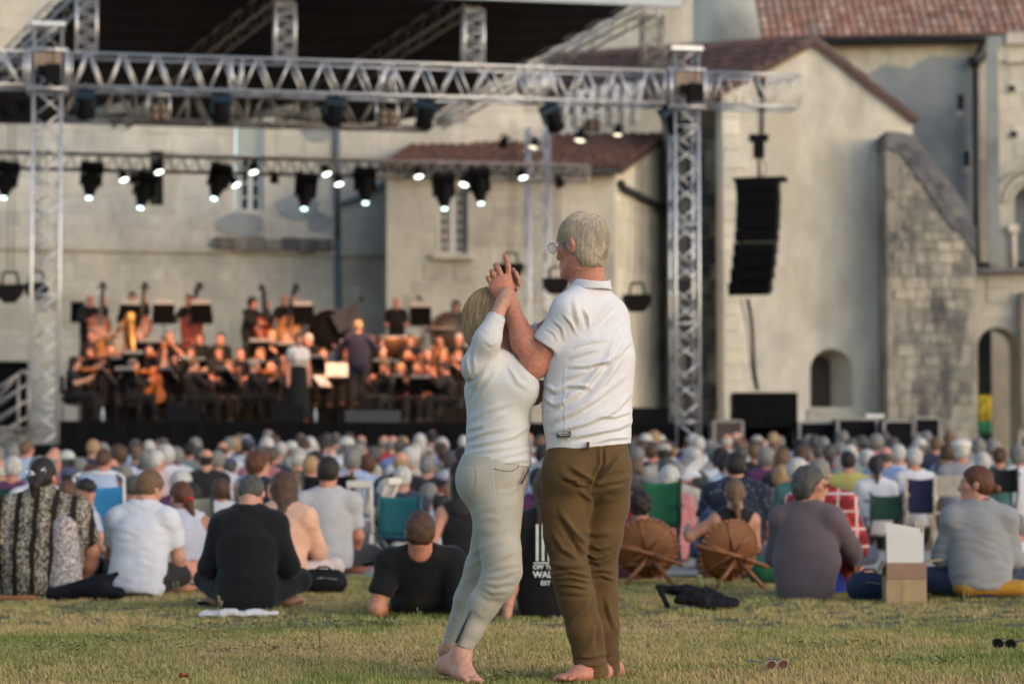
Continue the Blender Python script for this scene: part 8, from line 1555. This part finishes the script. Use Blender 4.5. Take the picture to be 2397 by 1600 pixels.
def slat_chair(px, py_top, py_bot, Y, wpx, mat, label, vertical=True, ns=5, rz=0.0):
    wd = wpx / F * Y; z1 = zt_of(py_top, Y); z0 = .42; t = empty("slatted_chair", ((px - 1198.5) / F * Y, Y, 0), math.radians(rz)); tag(t, label, "chair", "slatted chairs in the audience"); h = wd / 2
    for s_ in (-1, 1):
        m = MB(); m.tube((s_ * h, -.28, z1), (s_ * h, .22, 0), .018); m.build("leg", mat, t); m = MB(); m.tube((s_ * h * .92, .2, z0), (s_ * h * .92, -.30, 0), .018); m.build("leg", mat, t)
    if vertical:
        for i in range(ns): x = -h + wd * (i + .5) / ns; m = MB(); m.box((x, -.18, (z1 + z0) / 2 + .03), (wd / ns * .52, .016, z1 - z0 - .06), Matrix.Rotation(.3, 3, 'X')); m.build("slat", mat, t)
        m = MB(); m.box((0, -.29, z1), (wd + .03, .03, .06)); m.build("top_rail", mat, t)
    else:
        for i in range(ns): z = z1 - .02 - (z1 - z0 - .1) * .72 * i / ns; m = MB(); m.box((0, -.28 + (z1 - z) * .55, z), (wd, .015, (z1 - z0) * .72 / ns * .66), Matrix.Rotation(.3, 3, 'X')); m.build("slat", mat, t)
    for i in range(4): m = MB(); m.box((0, -.14 + .1 * i, z0), (wd * .94, .075, .016)); m.build("seat_slat", mat, t)
    return t
CREAM = simple("cream_plastic", (.55, .50, .44), .5, 0, .06, 6); PWOOD = simple("pale_folding_wood", (.48, .42, .35), .6, 0, .18, 9)
slat_chair(678, 1140, 1285, 23, 58, CREAM, "white plastic slatted chair behind the pale grey T-shirt"); slat_chair(846, 1132, 1285, 22.6, 50, CREAM, "white plastic slatted chair between grey T-shirt and teal chair", True, 4); slat_chair(880, 1125, 1290, 23.0, 30, CREAM, "second white slatted chair tight beside the teal chair", True, 3, 40)
slat_chair(2235, 1114, 1268, 27.0, 106, PWOOD, "empty pale wooden folding chair with horizontal slats", False, 5, -4)
o = blob("white_sheet", [rc((-.12, 0, .86), (.02, .0, .98), .06, .05, .05, ((0, 1, .4), .25)), rc((-.16, -.05, .80), (-.05, -.02, .83), .06, None, .03, ((0, 0, 1), .3))], .012, cloth("white_cotton", WHT), "pale cloth draped on a chair arm beside the bald man in white", "cloth", ((1640 - 1198.5) / F * 23, 23, 0), .006, 30, 3)
o = blob("rucksack", [rc((-.1, 0, .12), (.1, 0, .12), .12, .10, .03), half((0, 0, 0), (0, 0, -1))], .014, M_BCK, "black rucksack with a small emblem under the white slatted chair", "backpack", ((845 - 1198.5) / F * 21.6, 21.6, 0), .01, 20, 2); m = MB(); m.box((.04, -.125, .11), (.05, .006, .03)); m.box((.03, -.126, .08), (.03, .006, .02)); m.build("emblem", simple("emblem_red_white", (.5, .3, .3)), o)
o = blob("bag", [rc((-.1, 0, .12), (.1, 0, .12), .12, .10, .03), half((0, 0, 0), (0, 0, -1))], .014, cloth("turquoise_cloth", (.04, .25, .25)), "turquoise bag under the pale wooden folding chair", "bag", ((2245 - 1198.5) / F * 27.6, 27.6, 0), .01, 20, 2)
# ------------------------------------------------------------------ grass: blades in tufts, scattered over the lawn
def grass_mat():
    m, t, b = newmat("grass_blades"); n1 = wnoise(t, .6, 6, .62); n2 = wnoise(t, 5.0, 4, .6); oi = N(t, "ShaderNodeObjectInfo"); ad = N(t, "ShaderNodeMath", operation='ADD'); mu = N(t, "ShaderNodeMath", operation='MULTIPLY'); t.links.new(rand_island(t), mu.inputs[0]); mu.inputs[1].default_value = .30; t.links.new(n1.outputs[0], ad.inputs[0]); t.links.new(mu.outputs[0], ad.inputs[1])
    m2 = N(t, "ShaderNodeMath", operation='MULTIPLY_ADD'); t.links.new(n2.outputs[0], m2.inputs[0]); m2.inputs[1].default_value = .35; t.links.new(ad.outputs[0], m2.inputs[2])
    r = ramp(t, m2.outputs[0], [(.56, (.145, .20, .044)), (.70, (.265, .29, .074)), (.81, (.43, .375, .13)), (.92, (.58, .40, .185))]); r2 = ramp(t, n1.outputs[0], [(.0, (1, 1, 1)), (1, (1, 1, 1))])
    t.links.new(r.outputs[0], b.inputs["Base Color"]); b.inputs["Roughness"].default_value = .7; b.inputs["Specular IOR Level"].default_value = .2
    return m
GM = grass_mat()
def tuft(nb, rad, h, wd, seed, lean=.6):
    r = np.random.default_rng(seed); V, Q = [], []
    for i in range(nb):
        a, d = r.uniform(0, 6.283), rad * math.sqrt(r.random()); x, y = d * math.cos(a), d * math.sin(a); b = r.uniform(0, 6.283); L = h * r.uniform(.45, 1.25); ln = lean * r.uniform(.2, 1.4); dx, dy = math.cos(b), math.sin(b); sx, sy = -dy * wd, dx * wd; k = len(V)
        for f in (0, .5, 1.0): w_ = 1 - .85 * f; px, py, pz = x + dx * ln * L * f * f, y + dy * ln * L * f * f, L * f * (1 - .25 * ln * f); V += [(px - sx * w_, py - sy * w_, pz - .004), (px + sx * w_, py + sy * w_, pz - .004)]
        Q += [(k, k + 1, k + 3, k + 2), (k + 2, k + 3, k + 5, k + 4)]
    return np_mesh("grass_tuft", V, np.array(Q, np.int32), GM)
def scatter(name, protos, pts, rots, scs, parent=None):
    """one object of real geometry: tufts copied at the given points"""
    Vs, Qs, k = [], [], 0; data = []
    for me in protos:
        v = np.empty(len(me.vertices) * 3, np.float32); me.vertices.foreach_get("co", v); q = np.empty(len(me.loops), np.int32); me.loops.foreach_get("vertex_index", q); data.append((v.reshape(-1, 3), q.reshape(-1, 4)))
    r = np.random.default_rng(5); ids = r.integers(0, len(data), len(pts))
    for j, (v, q) in enumerate(data):
        sel = np.where(ids == j)[0]; c, s_ = np.cos(rots[sel])[:, None], np.sin(rots[sel])[:, None]; sc = scs[sel][:, None]
        X = (v[None, :, 0] * c - v[None, :, 1] * s_) * sc + pts[sel, 0][:, None]; Y = (v[None, :, 0] * s_ + v[None, :, 1] * c) * sc + pts[sel, 1][:, None]; Z = v[None, :, 2] * sc * pts[sel, 3][:, None] + pts[sel, 2][:, None]
        Vs.append(np.stack([X, Y, Z], 2).reshape(-1, 3)); Qs.append((q[None] + (np.arange(len(sel)) * len(v))[:, None, None]).reshape(-1, 4) + k); k += len(Vs[-1])
    o = mobj(name, np_mesh(name, np.concatenate(Vs), np.concatenate(Qs), GM, False), parent); return tag(o, kind='stuff')
r = np.random.default_rng(12)
def lawn_pts(n, y0, y1, wmul=1.12):
    y = np.sqrt(r.uniform(y0 * y0, y1 * y1, n)); x = r.uniform(-1, 1, n) * (1198.5 / F * y * wmul + .15); return x, y
protos = [tuft(28, .058, .029, .0022, s) for s in range(5)]
x1, y1_ = lawn_pts(8200, 8.9, 13.0); x2, y2_ = lawn_pts(5200, 13.0, YEDGE + .05); X = np.concatenate([x1, x2]); Yy = np.concatenate([y1_, y2_])
hn_ = .75 + .5 * np.sin(X * 2.1 + 1.3 * np.sin(Yy * 1.7)) * np.sin(Yy * 1.3 + X) * .5 + r.normal(0, .12, len(X)); pts = np.stack([X, Yy, np.zeros(len(X)), np.clip(hn_, .4, 1.4)], 1)
g_ = scatter("grass", protos, pts, r.uniform(0, 6.283, len(X)), r.uniform(.8, 1.25, len(X))); tag(g_, "short dry summer lawn of green and straw-coloured blades", "grass")
# clover patches of pale green leaves, weeds and tall stalks
M_CLOV = simple("clover_leaf", (.27, .28, .11), .9, 0, .3, 40, 0, .05)
def clover(cx, cy, rx, ry, n, seed):
    q = np.random.default_rng(seed); a, d = q.uniform(0, 6.283, n), np.sqrt(q.random(n)); x, y = cx + rx * d * np.cos(a), cy + ry * d * np.sin(a); z = q.uniform(.012, .038, n); s_ = q.uniform(.006, .012, n); b = q.uniform(0, 6.283, n); tz = q.uniform(-.4, .4, (n, 2)); V = []
    for k in range(6): t = b + k * math.pi / 3; rr_ = s_ * (1.0 if k % 2 else .8); dx, dy = np.cos(t) * rr_, np.sin(t) * rr_; V.append(np.stack([x + dx, y + dy, z + dx * tz[:, 0] + dy * tz[:, 1]], 1))
    V = np.stack(V, 1).reshape(-1, 3); base = np.arange(n)[:, None] * 6; Q = np.concatenate([base + np.array([[0, 1, 2, 3]]), base + np.array([[0, 3, 4, 5]])]); return V, Q
Vs, Qs, k = [], [], 0
for i, (px, py, rx, ry, n) in enumerate(((460, 1475, .35, .22, 520), (700, 1470, .30, .15, 420), (850, 1462, .18, .08, 220), (330, 1500, .25, .2, 200), (930, 1463, .12, .06, 140), (150, 1520, .25, .2, 160), (1950, 1510, .3, .2, 160), (1190, 1590, .08, .06, 90), (600, 1520, .4, .25, 220), (2150, 1550, .2, .12, 120), (1130, 1596, .06, .05, 70))):
    g = gp(px, py); V, Q = clover(g[0], g[1], rx, ry, n, i); Vs.append(V); Qs.append(Q + k); k += len(V)
tag(mobj("clover", np_mesh("clover", np.concatenate(Vs), np.concatenate(Qs), M_CLOV, False)), "pale clover leaves in patches on the lawn", "clover", None, 'stuff')
M_STALK = simple("pale_green_stalk", (.20, .22, .09), .7, 0, .2, 20)
def weed(px, py, hs, n, label, seed, heads=True, w_=.05):
    q = random.Random(seed); g = gp(px, py); t = empty("weed", g); tag(t, label, "weed", "tall weeds in the lawn")
    for i in range(n):
        x, y = q.uniform(-w_, w_), q.uniform(-.03, .03); h = hs * q.uniform(.6, 1.1); lx = q.uniform(-.12, .12) * h; m = MB(); m.path([(x, y, 0), (x + lx * .4, y, h * .5), (x + lx, y + .01, h)], .0028, 5)
        if heads:
            for j in range(4): z = h * (.72 + .07 * j); m.tube((x + lx * z / h, y, z), (x + lx * z / h + .008 * (-1) ** j, y, z + .014), .005, .002, 5)
        m.build("stalk", M_STALK, t)
weed(1665, 1415, .19, 9, "clump of tall pale weeds beside the black rain jacket", 1, True, .09); weed(408, 1402, .13, 3, "thin flowering weeds by the white T-shirt man's shorts", 2); weed(518, 1440, .15, 2, "single tall weed at the black shirt's hem", 3, True, .02); weed(1255, 1440, .16, 3, "thin weeds before the lettered black T-shirt", 4, True, .06); weed(2245, 1412, .15, 3, "grass stalks by the grey cardigan's knee", 5, False, .06); weed(750, 1560, .20, 1, "one long dark stalk standing in the open lawn", 6, True, .01); weed(985, 1445, .07, 2, "tiny weed in front of the leaning man's back", 7, False, .03); weed(470, 1590, .08, 3, "short weed at the bottom of the lawn", 8, False, .04); weed(1790, 1415, .10, 3, "low weeds under the rattan chair leg", 9, False, .06)
def leaf(px, py, col, label, seed):
    q = random.Random(seed); g = Vector(gp(px, py)); m = MB(); s_ = .015; pts = [g + Vector((s_ * 1.3 * math.cos(a) * (1 + .2 * q.random()), s_ * math.sin(a) * (1 + .3 * q.random()), .035 + .012 * math.sin(2 * a + seed))) for a in np.linspace(0, 6.283, 9)[:-1]]; m._add(pts + [g + Vector((0, 0, .03))], [(i, (i + 1) % 8, 8) for i in range(8)], True); o = m.build("dry_leaf", simple("dry_leaf_" + str(seed), col, .7)); o.modifiers.new("s", 'SOLIDIFY').thickness = .001; tag(o, label, "leaf", "fallen leaves on the lawn")
leaf(980, 1558, (.30, .10, .03), "fallen rust-brown leaf near the woman's heel", 1); leaf(1670, 1575, (.26, .11, .04), "fallen brown leaf between the man's feet and the sunglasses", 2); leaf(435, 1596, (.30, .05, .02), "small red-brown leaf at the bottom edge of the lawn", 3)
